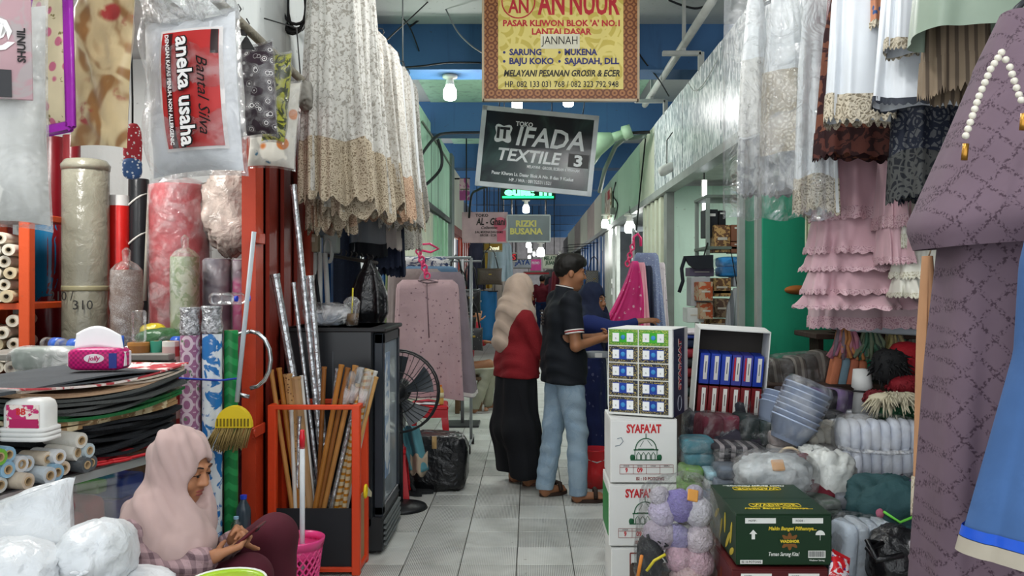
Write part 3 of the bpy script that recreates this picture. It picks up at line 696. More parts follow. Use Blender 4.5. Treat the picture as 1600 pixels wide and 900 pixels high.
for i, (y, z, c, s, lab) in enumerate([(-.36, .549, '#3c2f92', (.2, .16, .10), 'violet box on the counter shelf'), (-.35, .650, '#1f4fb4', (.2, .14, .08), 'blue box on top of the violet box'), (-.43, .68, '#59a823', (.09, .11, .045), 'lime green box on top of the blue box'), (-.22, .549, '#25306a', (.2, .08, .15), 'navy box at the end of the counter')]):
    t = thing('small_box', lab, 'box', cpos(-.14, y, z), (0, 0, th+.1*i)); MB().box((0, 0, s[2]/2), s, bev=.005).build('carton', gloss('cbox_%d' % i, c, bump=0), t, False); MB().box((0, 0, s[2]+.001), (s[0]*.96, s[1]*.4, .002)).build('lid_flap', gloss('cbox_%d' % i, c, bump=0), t, False)
# stack of mats at the far end of the counter
def mat_sheet(name, label, z, th_, m, x0, x1, y0, y1, seed, curl=.0, part='sheet', group=None):
    t = thing(name, label, 'mat', cpos(0, 0, z), (0, 0, th), group); r = np.random.RandomState(seed); ph = r.rand(3)*6
    nu, nv = 18, 8; top = []; bot = []
    for i in range(nv):
        T = []; Bt = []
        for j in range(nu):
            u, v = j/(nu-1), i/(nv-1); y = y0+(y1-y0)*u+.012*math.sin(9*v+ph[0]); x = x0+(x1-x0)*v+.010*math.sin(7*u+ph[1])
            dz = .008*math.sin(5*u+ph[0])*v+curl*(abs(u-.45)*2)**2.2+.006*math.sin(6*u+2*v+ph[2])
            T.append((x, y, dz+th_)); Bt.append((x, y, dz))
        top.append(T); bot.append(Bt)
    b = MB().grid(top).grid([q[::-1] for q in bot])
    ring = lambda G_: [G_[0][j] for j in range(nu)]+[G_[i][-1] for i in range(1, nv)]+[G_[-1][j] for j in range(nu-2, -1, -1)]+[G_[i][0] for i in range(nv-2, 0, -1)]
    b.grid([ring(bot), ring(top)], True); b.build(part, m, t, smooth='auto'); return t
m_blk = M('#23262a', .85); m_gry = M('#4a4d4d', .85); z = .808; i = 0
LAY = [('red felt mat', '#a3202a', .014, 1)]+[('black rubber mat', '#1f2226', .013, 9)]+[('brown patterned mat in shiny film', '#9a7a55', .018, 2), ('green plastic mat', '#1f6b3a', .013, 2), ('charcoal felt mat', '#4c4f4e', .013, 5), ('tan carpet mat', '#b39477', .012, 2), ('beige carpet mat', '#cdbfae', .009, 2), ('red and white printed mat', '#b8434a', .008, 1), ('dark slate sheet', '#4a4e52', .007, 2)]
for nm, c, hgt, n in LAY:
    mm = gloss('mat_'+nm.replace(' ', '_'), c, bump=.7, bs=25, col2='#d9c7a0', pk='camo', ps=12) if 'film' in nm or 'green' in nm else (mat('mat_'+nm.replace(' ', '_'), c, .85, bump=.3, bs=120, col2='#e8dcd6', pk='camo', ps=10) if 'printed' in nm else mat('mat_'+nm.replace(' ', '_'), c, .85, bump=.3, bs=120))
    if nm.startswith('green'): mm = gloss('mat_green_plastic', '#1d6336', bump=.8, bs=14)
    for q in range(n):
        f = i/24.0
        mat_sheet('floor_mat', nm+' in the tall stack on the glass counter', z, hgt*.92, mm, -.62+R.uniform(-.02, .02), -.11+.05*f+R.uniform(-.015, .015), (-.55 if i < 10 else -.70-.15*f)+(-.25 if 'slate' in nm else 0), -.04+.06*f+R.uniform(-.02, .02), i, curl=.035*math.sin(f*2.6)-(.02 if 'slate' in nm else 0), group='%s stack layers' % nm if n > 1 else None)
        z += hgt; i += 1
ZM = z
# tissue pack on the stack
t = thing('tissue_pack', 'pink tissue pack with a white sheet pulled out, on the mats', 'tissues', (PX(156, 3.5), 3.5, ZM+.015), (0, 0, .08))
folded(MB(), (0, 0, .045), (.225, .11, .092), amp=.03).build('pack_body', mat('pink_quilt_pack', '#d01f74', .35, col2='#a01460', pk='quilt', ps=330), t)
disc(.026, -.0570, (0, .05), 1.5, .7).build('logo_patch', M('#f4e9ee', .5), t, False)
text('jolly', .026, M('#c4206c', .5), t, (0, -.0590, .05), bold=.0006, shear=.2)
for sx_ in (-.105, .105): MB().box((sx_, 0, .045), (.012, .075, .06), bev=.003).build('end_fold', M('#efe6ea', .4), t, False)
b = MB().box((.072, -.0545, .04), (.03, .004, .06)); b.build('blue_panel', M('#2b3a8e', .4), t, False)
cloth_sheet(lambda u, v: (-.10+.20*u*(1-.1*v), .0+.02*v+.01*math.sin(5*u), .082+.085*v*(1-.25*(2*u-1)**2)+.01*math.sin(4*u)), 14, 8, 'tissue_sheet', M('#f2f2f4', .8, var=.05), t, .002)
# small rolls lying on the counter
FC = ['#c9d3da', '#d8dcd8', '#dfe3e6', '#8db6d0', '#c6d7de', '#e2dfd6', '#b9c4c8', '#5a5f63', '#78b944', '#d9c9b4']
FN = dict(zip(FC, ('silver blue', 'pale grey green', 'milky white', 'sky blue', 'icy blue', 'ivory', 'dull silver', 'charcoal', 'lime green', 'beige')))
rr = random.Random(12); k = 0
for row in range(3):
    for c in range(13-row):
        y = -.60-.054*c-.027*row; z0 = .806+.03+row*.047
        if row == 2 and rr.random() < .35: continue
        cc = FC[rr.randrange(len(FC))]; L = rr.uniform(.24, .36) if c > 3 else rr.uniform(.10, .16); xe = rr.uniform(-.03, .05)
        roll('foil_roll', '%s roll of shiny sticker film in the heap on the glass counter' % FN[cc], cpos(xe-L, y, z0), cpos(xe, y+rr.uniform(-.02, .02), z0+rr.uniform(-.004, .004)), .026+.004*rr.random(), mat('film_'+cc, cc, .22, spec=.6, metal=.15, bump=.25, bs=30), group='%s film rolls heaped on the counter' % FN[cc], core=.55, n=14); k += 1
t = thing('tub_pack', 'white square pack with a red and pink label, on the small rolls', 'package', cpos(-.06, -.80, .948), (0, 0, th+.25))
folded(MB(), (0, 0, .075), (.155, .10, .15), amp=.02).build('pack_body', M('#e6e6e2', .45), t)
for i in range(3): folded(MB(), (0, 0, .012+.016*i), (.175, .12, .02), amp=.02, seed=i).build('rim_fold', M('#e9e9e6', .45), t)
MB().box((.005, -.0515, .088), (.115, .004, .085)).build('label_patch', mat('tub_label', '#e9ddd4', .5, col2='#c2286a', pk='camo', ps=22), t, False)
MB().box((.01, -.0545, .067), (.10, .003, .03)).build('label_band', M('#b41f5e', .5), t, False)
text('BB', .03, M('#cf3030', .5), t, (.0, -.0545, .107), bold=.001)
b = MB()
for s in (0, 1): b.tube([(.045*math.cos(a)+.07*s, .022*math.sin(a), 0) for a in np.linspace(0, 2*PI, 15)], .006, 6, False)
b.tube([(.11, 0, 0), (.26, .03, 0)], .007, 6)
o = b.build('scissors', M('#c4222a', .35)); o.location = cpos(-.02, -.52, .815); o.rotation_euler = (0, 0, 1.0); tag(o, 'red handled scissors beside the small rolls on the counter', 'scissors')
# bench and white bags at the front
bn = thing('bench', 'low wooden bench under the white bags', 'bench', (-1.36, 2.55, 0))
MB().box((0, 0, .46), (.62, .6, .04), bev=.005).build('bench_top', M('#7a6a55', .7), bn, False)
for x in (-.27, .27):
    for y in (-.25, .25): MB().box((x, y, .22), (.05, .05, .44)).build('leg', M('#6b5b47', .7), bn, False)
m_wp = mat('white_poly', '#dfe3e6', .36, spec=.45, bump=.9, bs=13, var=.10)
t = thing('pillow_bag', 'white plastic bag stuffed smooth with pointed corners, lying on the other white bags', 'bag', P(26, 828, 2.72), (-.55, -.26, .1))
pillow_mesh(MB(), .37, .25, .19, seed=2, wr=.026, pinch=.2, e=.5, n=40).build('bag_body', m_wp, t); MB().tube([(-.15, -.085, .07), (-.05, -.115, .05), (.06, -.115, .055), (.15, -.08, .08)], .002, 5).build('seam', m_wp, t)
sack('pillow_bag', 'round white plastic bag gathered in a knot, beside the seated woman', P(152, 925, 2.62), .105, .15, .108, m_wp, seed=5, knot=(.30, -1, -.02), amp=.07, e=.8, crease=.05)
sack('pillow_bag', 'white plastic bag with a puckered knot at the front of the bench', P(15, 955, 2.5), .16, .14, .10, m_wp, seed=7, knot=(.8, -.75, -.05), amp=.07, e=.8, crease=.05)
sack('pillow_bag', 'white plastic bag lowest on the bench', (-1.30, 2.62, .482), .20, .2, .06, m_wp, seed=11, amp=.06, e=.7, crease=.04)
# pole with hanging pillows
pl = thing('hanging_pole', 'weathered bamboo pole hung along the left shop front', 'pole', (-1.2, 1.9, 2.58))
MB().tube([(0, 0, .02), (0, 1.4, 0), (0, 2.76, -.02)], .02, 8).build('bamboo', mat('bamboo', '#8c8676', .8, bump=.6, bs=40), pl)
for y in (.3, 1.5, 2.6): MB().tube([(0, y, 0), (-.02, y, .25), (-.19, y, .3)], .004, 5).build('wire', M('#3a3a3a', .6), pl)
sack('rag_end', 'grey ragged cloth wound on the end of the bamboo pole', (-1.2, 4.55, 2.42), .05, .10, .07, M('#8d8a82', .9), cat='cloth', seed=3, amp=.3)
def pillow_print(t, y, m_red_, ang=-PI/2):
    pass
m_pw = mat('white_pillow', '#e9ebee', .6, var=.05, bump=.3, bs=8)
T = thing('wrapped_pillow', 'white pillow in clear plastic with a red printed panel', 'pillow', P(303, 150, 3.05), (.02, -.05, -.22))
pillow_mesh(MB(), .36, .56, .17, seed=3, wr=.012).build('cushion', m_pw, T)
b = MB(); Q = []
def pan(b, x0, x1, z0, z1, off, m, nm):
    fr, _ = pillow_pts(.36, .56, .17, n=40, seed=3, wr=.012)
    xs = np.linspace(x0, x1, 12); zs = np.linspace(z0, z1, 16); Q = []
    for z in zs:
        row = []
        for x in xs:
            k = max(0, (1-abs(x/.18)**2.6)*(1-abs(z/.28)**2.6))**.55
            row.append((x, -k*.085-off-.012, z))
        Q.append(row)
    MB().grid(Q).build(nm, m, T)
pan(b, -.065, .158, -.205, .215, .004, M('#e8e3e0', .4), 'panel_border')
pan(b, -.055, .148, -.195, .205, .007, M('#c0302f', .4), 'printed_panel')
pan(b, -.035, -.012, -.195, .2, .010, M('#3a1a1c', .4), 'dark_stripe')
pan(b, .125, .148, .12, .205, .010, M('#2a1718', .4), 'dark_corner')
m_wt = M('#f7f5f2', .5, var=0.0); m_bk = M('#161414', .5, var=0.0)
yy = -.117
text('aneka usaha', .077, m_bk, T, (.045, yy, -.01), (PI/2, PI/2, 0), bold=.006)
text('aneka usaha', .077, m_wt, T, (.045, yy-.003, -.01), (PI/2, PI/2, 0), bold=.0018)
text('Bantal Silva', .06, m_bk, T, (.105, yy+.008, -.02), (PI/2, PI/2, 0), shear=.5)
text('DENGAN KAPAS PENUH, NON ALLERGENIC', .019, m_wt, T, (-.018, yy+.003, 0), (PI/2, PI/2, 0), bold=.0004)
pillow_mesh(MB(), .395, .60, .205, seed=9, wr=.03).build('plastic_wrap', m_clear, T)
cloth_sheet(lambda u, v: (-.19+.38*u, -.02+.035*math.sin(14*u+3*v)*(1-v*.4), .25+.13*v+.01*math.sin(9*u)), 26, 8, 'bag_top', plastic('bag_top_film', haze=.3, bump=1.0, bs=16), T, .001)
MB().tube([(.05, 0, .36), (.03, .02, .48)], .008, 6).build('hook', M('#2a2a2a', .5), T)
pillow('wrapped_cushion', 'dark purple cushion printed with white rings', P(397, 142, 3.72), .205, .40, .11, mat('ring_print', '#352731', .5, col2='#e9e6e4', pk='rings', ps=24), (0, -.06, -.3), seed=4)
pillow('wrapped_cushion', 'yellow green leaf-print cushion behind the ringed cushion', P(432, 152, 3.95), .12, .41, .09, mat('leaf_print', '#b3b43c', .6, col2='#3e4424', pk='camo', ps=22), (0, .1, -.3), seed=6)
pillow('wrapped_cushion', 'white cushion printed with orange and blue flowers', P(428, 195, 4.2), .25, .42, .10, mat('flower_print', '#e9e4d8', .6, col2='#d97f37', pk='spots', ps=9, col3='#4f7f9a'), (0, .08, -.2), seed=8)
T = pillow('wrapped_pillow', 'large white pillow in a plastic bag with grey and pink printing', P(4, 178, 2.3), .215, .60, .14, mat('ivory_pillow', '#dcdcd6', .6, var=.06), (0, -.02, .38), seed=12)
MB().box((.02, -.104, .17), (.135, .006, .30), bev=.002).build('printed_panel', mat('grey_print', '#aea2a2', .4, col2='#b8959a', pk='camo', ps=8), T, False)
MB().box((-.0, -.109, .06), (.08, .004, .07)).build('dark_corner', M('#3a3a3d', .5), T, False)
text('SHUNIL', .026, m_bk, T, (.065, -.1105, .16), (PI/2, -PI/2, 0), bold=.0006)
text('@', .09, m_wt, T, (.0, -.1105, .19), bold=.003)
t = thing('bordered_cushion', 'cream cushion cover with pink flowers and a purple border', 'cushion', P(80, 85, 2.75), (0, -.04, -.5))
pillow_mesh(MB(), .17, .46, .05, seed=3, wr=.01, pinch=.03).build('cushion', mat('pink_flower_cloth', '#e3d2ae', .6, col2='#cf6f8a', pk='spots', ps=17, col3='#8a7a4a'), t)
b = MB()
for s in (-1, 1): b.box((s*.092, 0, 0), (.035, .022, .50), bev=.006); b.box((0, 0, s*.242), (.19, .022, .035), bev=.006)
b.build('border', gloss('purple_satin', '#a52bb0', bump=.2), t)
t = thing('satin_cushion', 'gold satin cushion with swirling ornaments hanging behind the pillows', 'cushion', P(160, 105, 3.0), (0, .06, -.25))
pillow_mesh(MB(), .235, .56, .08, seed=7, wr=.03, pinch=.06).build('cushion', mat('gold_satin', '#e5cfa0', .35, col2='#a87a4a', pk='swirl', ps=3.5, col3='#b6403c', sheen=.3, var=.2), t)  # bright cream base stands in for light coming through the cloth
t = thing('hanging_pouch', 'small red and blue dotted pouch hanging behind the gold cushion', 'pouch', P(207, 235, 3.4))
sack_ = MB().ell((0, 0, 0), (.035, .02, .10), 14, 10, e=.7, amp=.1, seed=3).build('pouch_body', mat('dot_pouch', '#b02a35', .6, col2='#e9dfe0', pk='spots', ps=70), t)
MB().ell((0, -.002, -.07), (.037, .024, .045), 14, 8, e=.7).build('pouch_base', mat('dot_pouch_blue', '#3a5a8a', .6, col2='#dfe3e8', pk='spots', ps=60), t)
MB().tube([(0, 0, .1), (0, 0, .2), (-.02, 0, 1.1)], .004, 5).build('cord', m_bk, t)
for x, y, d in ((372, 40, 3.6), (385, 62, 3.66)):
    t = thing('clip_hanger', 'black triangular hanger hooked on the bamboo pole', 'hanger', P(x, y, d), (0, 0, .3), 'black hangers on the bamboo pole')
    MB().prism([(-.035, -.04), (.035, -.04), (.006, .01), (-.006, .01)], -.004, .004).build('hanger_body', m_bk, t, False)
    MB().tube([(0, 0, .01), (0, 0, .05), (.012, 0, .07), (0, 0, .09)], .003, 5).build('hook', m_bk, t)
# broom on the shutter
t = thing('broom', 'broom with yellow plastic head and straw bristles hung on the red shutter', 'broom', P(397, 362, 3.93))
dv = P(370, 628, 3.93)-P(397, 362, 3.93)
MB().tube([(0, 0, 0), dv], .011, 8).build('handle', M('#b9c3c9', .4), t)
c = P(366, 630, 3.93)-t.location
hd = [(-.012, .03), (.03, .028), (.06, -.03), (.075, -.10), (-.085, -.10), (-.06, -.03)]
fan = lambda s, y0, y1: [(c.x+math.cos(a)*s, c.z-.105+math.sin(a)*s*1.15) for a in np.linspace(-.05, PI+.05, 14)]
MB().prism(fan(.082, 0, 0), -.018, .018).build('broom_head', mat('yellow_plastic', '#e3c528', .4, var=.05), t, False)
b = MB()
for i in range(10): b.box((c.x-.07+.0155*i, -.0205, c.z-.085), (.006, .006, .035))
b.build('slots', M('#7d6a12', .6), t, False)
b = MB()
rr = random.Random(5)
for i in range(150):
    u = rr.uniform(-1, 1); y = rr.uniform(-.016, .016); b.tube([(c.x+u*.078, y, c.z-.10), (c.x-.035+u*.085+rr.uniform(-.004, .004), y*1.3, c.z-.21+.02*abs(u)+rr.uniform(-.02, .02))], .0022, 4)
o = b.build('bristles', M('#9c8552', .85), t); o['kind'] = 'stuff'
# basin and its stool
t = thing('plastic_stool', 'low grey plastic stool under the lime basin', 'stool', (PX(355, 2.5), 2.5, 0))
MB().box((0, 0, .50), (.26, .26, .03), bev=.01).build('seat', M('#7f8587', .5), t, False)
for x in (-1, 1):
    for y in (-1, 1): MB().tube([(x*.10, y*.10, .49), (x*.125, y*.125, 0)], [.018, .022], 6).build('leg', M('#7f8587', .5), t)
t = thing('basin', 'lime green plastic basin with a white rim, in front of the seated woman', 'basin', (PX(355, 2.5), 2.5, .516))
MB().lathe([(0, .0), (.07, 0), (.095, .11), (.104, .118), (.108, .112), (.104, .108)], 28).build('bowl', gloss('lime_plastic', '#a8cf2e', bump=0), t)
MB().lathe([(.104, .117), (.110, .121), (.113, .115), (.108, .110)], 28, close=True).build('rim', M('#eceee6', .4), t)
MB().lathe([(0, .100), (.093, .100), (.094, .112), (0, .1121)], 24).build('lid', gloss('lime_lid', '#b9d83a', bump=0), t)
# small bottle near the shutter
t = thing('small_crate', 'small dark crate behind the seated woman', 'crate', (PX(385, 4.1), 4.02, 0))
MB().box((0, 0, .14), (.2, .15, .28), bev=.008).build('crate_body', M('#33363a', .7), t, False); MB().box((0, -.077, .2), (.10, .006, .03)).build('handle_slot', m_bk, t, False)
bottle('drink_bottle', 'dark drink bottle with a blue cap near the red shutter', (PX(387, 4.1), 4.04, .281), .034, .22, m_dk, m_cap)
bottle('drink_bottle', 'short bottle with a pale blue lid beside the dark bottle', (PX(369, 4.0), 4.0, .281), .026, .13, m_pet, M('#9cc4e0', .4))
# ------------------------------------------------------------------ cage, fridge, gowns
m_cg = wall_mat('red_orange_cage', '#e0481c', '#cc3c14', '#7a2410', .12, .45)
cg = thing('rod_cage', 'red orange steel cage filled with curtain rods', 'cage', (-1.105, 4.52, 0))
CW, CDp, CH = .47, .25, .872
for x in (-1, 1):
    for y in (-1, 1): MB().box((x*(CW/2-.02), y*(CDp/2-.02), CH/2), (.042, .042, CH), bev=.004).build('post', m_cg, cg, False)
for z in (.03, CH-.012):
    for y in (-1, 1): MB().box((0, y*(CDp/2-.014), z), (CW-.06, .028, .024), bev=.003).build('rail', m_cg, cg, False)
    for x in (-1, 1): MB().box((x*(CW/2-.014), 0, z), (.028, CDp-.06, .024), bev=.003).build('rail', m_cg, cg, False)
MB().box((0, -CDp/2+.02, .185), (CW-.08, .008, .31)).build('black_panel', M('#26282c', .6), cg, False)
MB().box((CW/2-.02, 0, .20), (.008, CDp-.08, .36)).build('board', mat('mdf_board', '#a88660', .7), cg, False)
MB().box((-CW/2+.01, 0, .45), (.006, CDp-.08, .84)).build('red_side', m_cg, cg, False)
MB().box((0, 0, .022), (CW-.05, CDp-.05, .012)).build('bottom', m_dark, cg, False)
WD = ['#a9702f', '#b98346', '#8f5a28', '#c79a5e']
def rod(lab, x0, x1, y1, r, m, d=4.52, z0=.03, y0px=800, name='curtain_rod', grp=None, dd=0.0):
    a = Vector((PX(x0, d), d+dd, z0)); e = P(x1, y1, d); e.y = d+dd*.6
    dv = (e-a); t = thing(name, lab, 'rod', a, group=grp)
    MB().tube([(0, 0, 0), dv], r, 10).build('shaft', m, t, smooth='auto')
    MB().tube([dv*.992, dv*1.004], r*1.18, 10).build('end_cap', m, t, smooth='auto')
    return t
m_sil = mat('silver_foil_tube', '#d2d5d8', .25, metal=.75, bump=.5, bs=30, var=.3, vs=40); m_wht = M('#dcdcd6', .5)
m_pt = mat('dotted_brown_tube', '#b48a58', .6, col2='#6a4526', pk='spots', ps=60); m_gs = mat('gold_spiral_tube', '#d8c6a2', .4, col2='#c07f22', pk='stz', ps=180)
for i, (x0, x1, y1, r, m, lab) in enumerate([
    (475, 427, 578, .012, M(WD[1], .5), 'light brown rod, outermost on the shutter side'), (482, 438, 575, .013, M(WD[0], .5), 'orange brown rod second from the shutter'), (486, 450, 585, .022, m_pt, 'thick brown tube with dark dots'), (492, 462, 590, .025, M('#b59066', .6), 'thick plain tan tube'),
    (497, 470, 588, .009, m_wht, 'thin white rod among the tan tubes'), (490, 505, 575, .012, M(WD[2], .5), 'dark brown rod leaning toward the fridge'), (488, 525, 578, .011, m_sil, 'silver rod between brown rods'), (480, 536, 570, .013, M(WD[0], .5), 'orange brown rod leaning over the others'),
    (483, 545, 575, .013, M(WD[2], .5), 'reddish brown rod crossing in front'), (488, 556, 572, .014, M(WD[1], .5), 'honey brown rod leaning far over'), (498, 566, 575, .012, m_sil, 'silver rod at the corridor side'), (505, 573, 578, .014, m_gs, 'gold and white spiral rod'), (512, 578, 580, .014, m_gs, 'gold spiral rod close to the corner post'),
    (520, 584, 582, .013, m_wht, 'white rod close to the corner post'), (470, 458, 640, .01, m_wht, 'short white rod low in the cage'), (463, 470, 650, .01, m_sil, 'short silver rod low in the cage'), (530, 560, 600, .012, m_gs, 'short gold spiral rod low in the cage'), (515, 588, 590, .01, M(WD[3], .5), 'pale wood rod outermost on the corridor side')]):
    rod(lab+' in the cage', x0, x1, y1, r, m, dd=(-.06+.02*(i % 7)), grp=None)
for x0, x1, y1, r, lab in ((515, 456, 290, .016, 'longest silver foil tube standing out of the cage'), (505, 427, 430, .022, 'thick silver foil tube leaning against the shutter, with a worn end'), (508, 456, 443, .011, 'thin silver foil tube between two thicker ones'), (518, 482, 432, .018, 'silver foil tube crossing the longest one')):
    rod(lab, x0, x1, y1, r, m_sil, d=4.55, dd=.05, name='foil_tube')
for x, y, h in ((556, 600, .14), (545, 606, .12), (570, 606, .11)):
    t = thing('film_cover', 'crumpled clear film sleeve over rod ends', 'film', P(x, y, 4.5), (0, .2, 0), 'film sleeves on the rods')
    MB().lathe([(.018, -.1), (.026, -.03), (.024, .03), (.03, .06), (.012, .09)], 9).build('sleeve', m_film, t)
t = thing('hand_saw', 'hand saw with a yellow handle stuck in the side of the cage', 'saw', P(575, 770, 4.45), (0, .35, PI/2))
MB().prism([(-.05, -.02), (.10, -.01), (.10, .015), (-.05, .03)], -.002, .002).build('blade', M('#c9c0a0', .4), t, False)
b = MB().tube([(.02*math.cos(a)-.07, 0, .03*math.sin(a)) for a in np.linspace(0, 2*PI, 13)], .008, 6, False); b.build('handle', M('#e0c21c', .4), t)
# pink basket and brush
m_pk = gloss('pink_plastic', '#f0488f', bump=0)
t = thing('waste_basket', 'pink lattice plastic basket on the floor before the cage', 'basket', (PX(466, 4.1), 4.1, 0))
MB().lathe([(.085, 0), (.085, .035), (.075, .035), (.075, .004), (0, .004)], 24).build('bottom_rim', m_pk, t); MB().lathe([(.108, .245), (.115, .285), (.125, .285), (.125, .277), (.117, .243)], 24, close=True).build('top_rim', m_pk, t)
b = MB()
for s in (-1, 1):
    for i in range(20):
        a0 = 2*PI*i/20; pts = []
        for j in range(7):
            f = j/6; a = a0+s*f*1.5; r = .084+.027*f; pts.append((r*math.cos(a), r*math.sin(a), .03+.22*f))
        b.tube(pts, .0055, 5, False)
b.build('lattice', m_pk, t)
MB().lathe([(.106, .2), (.112, .25)], 24).build('upper_band', m_pk, t)
t = thing('toilet_brush', 'white stick with a red grip standing in the pink basket', 'brush', (PX(474, 4.1), 4.08, .006))
dz = PZ(672, 4.1)
MB().tube([(0, 0, .05), (0, 0, dz-.08)], .0125, 10).build('stick', M('#dfe4e8', .35), t)
MB().lathe([(.013, dz-.09), (.0135, dz-.03), (.010, dz-.02), (.012, dz-.005), (.006, dz)], 10).build('grip', gloss('red_grip', '#e02434', bump=0), t)
MB().ell((0, 0, .04), (.035, .035, .04), 12, 8, amp=.1).build('brush_head', M('#d7d7d2', .8), t)
# fridge
fr = thing('display_fridge', 'black glass-door display fridge facing the aisle', 'fridge', (-1.08, 5.02, 0))
m_fb = M('#1c1f24', .35, spec=.5); fx, fy, fz = .56, .60, 1.25
MB().box((-.02, 0, .70), (fx-.08, fy, fz-.15), bev=.012).build('cabinet', m_fb, fr, 'auto')
MB().box((0, 0, fz-.012), (fx+.02, fy+.02, .024), bev=.006).build('top_panel', M('#2a2a2c', .5), fr, False)
b = MB()
for y in (-1, 1): b.box((fx/2-.03, y*(fy/2-.03), .72), (.05, .06, 1.0), bev=.006)
for z in (.24, 1.19): b.box((fx/2-.03, 0, z), (.05, fy, .06), bev=.006)
dr = b.build('door', M('#2a3038', .4), fr, False)
MB().box((fx/2-.022, 0, .715), (.012, fy-.11, .90)).build('glass_pane', mat('fridge_glass', '#aab6be', .08, spec=.8, var=.3, vs=2), dr, False)
MB().box((fx/2-.012, -.12, .75), (.004, .16, .7)).build('poster', mat('fridge_poster', '#8fa9c9', .2, col2='#e6ecf2', pk='camo', ps=4), dr, False)
MB().box((0, 0, .115), (fx-.02, fy, .19), bev=.01).build('base', M('#2a2c2e', .6), fr, False)
for i in range(5): MB().box((fx/2+.0, 0, .055+.03*i), (.014, fy-.06, .014)).build('vent_slat', M('#6c7272', .5), fr, False)
b = MB()
for x in (-.2, .2):
    for y in (-.22, .22): b.box((x, y, .01), (.05, .05, .02))
b.build('feet', m_bk, fr, False)
MB().box((0, -fy/2-.001, .62), (.006, .004, 1.0)).build('seam', M('#4c5055', .5), fr, False)
# on the fridge
sack('plastic_bag', 'white plastic bag with a takeaway box on the fridge', P(512, 512, 4.95), .13, .10, .065, plastic('white_bag_film', haze=.45, bump=1.0, bs=12), seed=6, amp=.16, e=.7).location.z = 1.252
t = thing('takeaway_box', 'takeaway box inside the white plastic bag', 'box', (PX(512, 4.95), 4.95, 1.255)); MB().box((0, 0, .035), (.16, .11, .07), bev=.01).build('box_body', M('#b9c4d2', .5), t, False); MB().box((0, 0, .075), (.17, .12, .012), bev=.004).build('lid', M('#d9dde2', .5), t, False)
t = thing('drink_cup', 'clear plastic cup in a bag with a yellow straw on the fridge', 'cup', (PX(551, 4.95), 4.93, 1.252))
MB().lathe([(0, 0), (.035, 0), (.047, .13), (.05, .135), (.03, .16), (.0, .17)], 16).build('cup', plastic('cup_film', haze=.3), t); MB().lathe([(0, .003), (.033, .003), (.04, .07), (0, .07)], 14).build('drink', M('#8a6f52', .3), t)
MB().tube([(0, 0, .05), (.005, 0, .215)], .005, 6).build('straw', M('#e0cf3a', .4), t)
# hook rail and black bag
t = thing('hook_rail', 'dark metal rail with small hooks on the pier', 'rail', P(508, 396, 5.8))
e = P(589, 411, 5.4)-t.location
MB().tube([(-.06, .0, 0), e], .012, 8).build('bar', M('#3a3633', .5), t)
for i in range(9): q = e*(.1+.1*i); MB().tube([q, q+Vector((.012, 0, .03)), q+Vector((.004, 0, .045))], .004, 5).build('hook', M('#3a3633', .5), t)
t = thing('carrier_bag', 'black plastic carrier bag hanging from the hook rail', 'bag', P(577, 405, 5.42))
prof = [(0, .015, .015), (.1, .03, .03), (.25, .07, .06), (.55, .115, .085), (.85, .12, .09), (1, .09, .06)]
MB().grid(garment_pts(prof, .40, 9, .10, 3, nu=48, nv=22), True).build('bag_body', gloss('black_bag', '#17181b', bump=.9, bs=14), t)
MB().ell((0, 0, -.395), (.09, .06, .02), 14, 6).build('bag_base', gloss('black_bag', '#17181b'), t)
for s in (-1, 1): MB().tube([(s*.05, 0, -.1), (s*.02, 0, -.02), (0, 0, .02)], [.016, .012, .008], 6).build('strap', gloss('black_bag', '#17181b'), t)
# meter box, switch box, pipes, cable coil
t = thing('meter_box', 'grey electric meter box on the white pier', 'meter', (XL+.06, 5.62, PZ(315, 5.62)))
MB().box((.03, .0, -.11), (.14, .12, .25), bev=.01).build('case', M('#7f8a90', .5), t, False); MB().box((.04, -.064, -.05), (.09, .006, .10)).build('window', M('#5f8aa6', .2), t, False); MB().box((.06, -.06, -.28), (.09, .10, .12), bev=.008).build('terminal_cover', M('#a9b2ac', .5), t, False)
t = thing('switch_box', 'beige switch box below the meter', 'switch', (XL+.03, 5.5, PZ(380, 5.5))); MB().box((0, -.02, 0), (.055, .07, .115), bev=.006).build('case', M('#b9a98c', .6), t, False); MB().box((.0, -.058, .02), (.02, .006, .03)).build('toggle', M('#e6ddc8', .5), t, False)
t = thing('cable_coil', 'white cable coil hanging under the meter', 'cable', P(512, 392, 5.5))
for i in range(3): MB().tube([(.022*math.cos(a)+.004*i, .01*i, .075*math.sin(a)) for a in np.linspace(0, 2*PI, 17)], .006, 5, False).build('loop', M('#c9cbc6', .5), t)
for x0, x1, lab in ((492, 490, 'white conduit nearest the red shutter'), (500, 499, 'white conduit beside another on the pier'), (508, 522, 'white pipe leaning away from the pier')):
    tag(MB().tube([P(x0, 395, 5.5), P(x1, 520, 5.45)+Vector((0, 0, -.6))], .016, 8).build('conduit_pipe', M('#d3d6d2', .5)), lab, 'pipe')
t = thing('cable_coil', 'thick black cable coil hanging high on the white wall', 'cable', P(460, 12, 4.95)); rr = random.Random(2)
for i in range(9):
    a0, rx_, rz_ = rr.uniform(-.02, .02), rr.uniform(.055, .085), rr.uniform(.12, .165)
    MB().tube([(rx_*math.cos(a)+a0, rr.uniform(-.02, .02)*0+.008*i-.03, rz_*math.sin(a)+a0) for a in np.linspace(0, 2*PI, 21)], .009, 6, False).build('loop', m_bk, t)
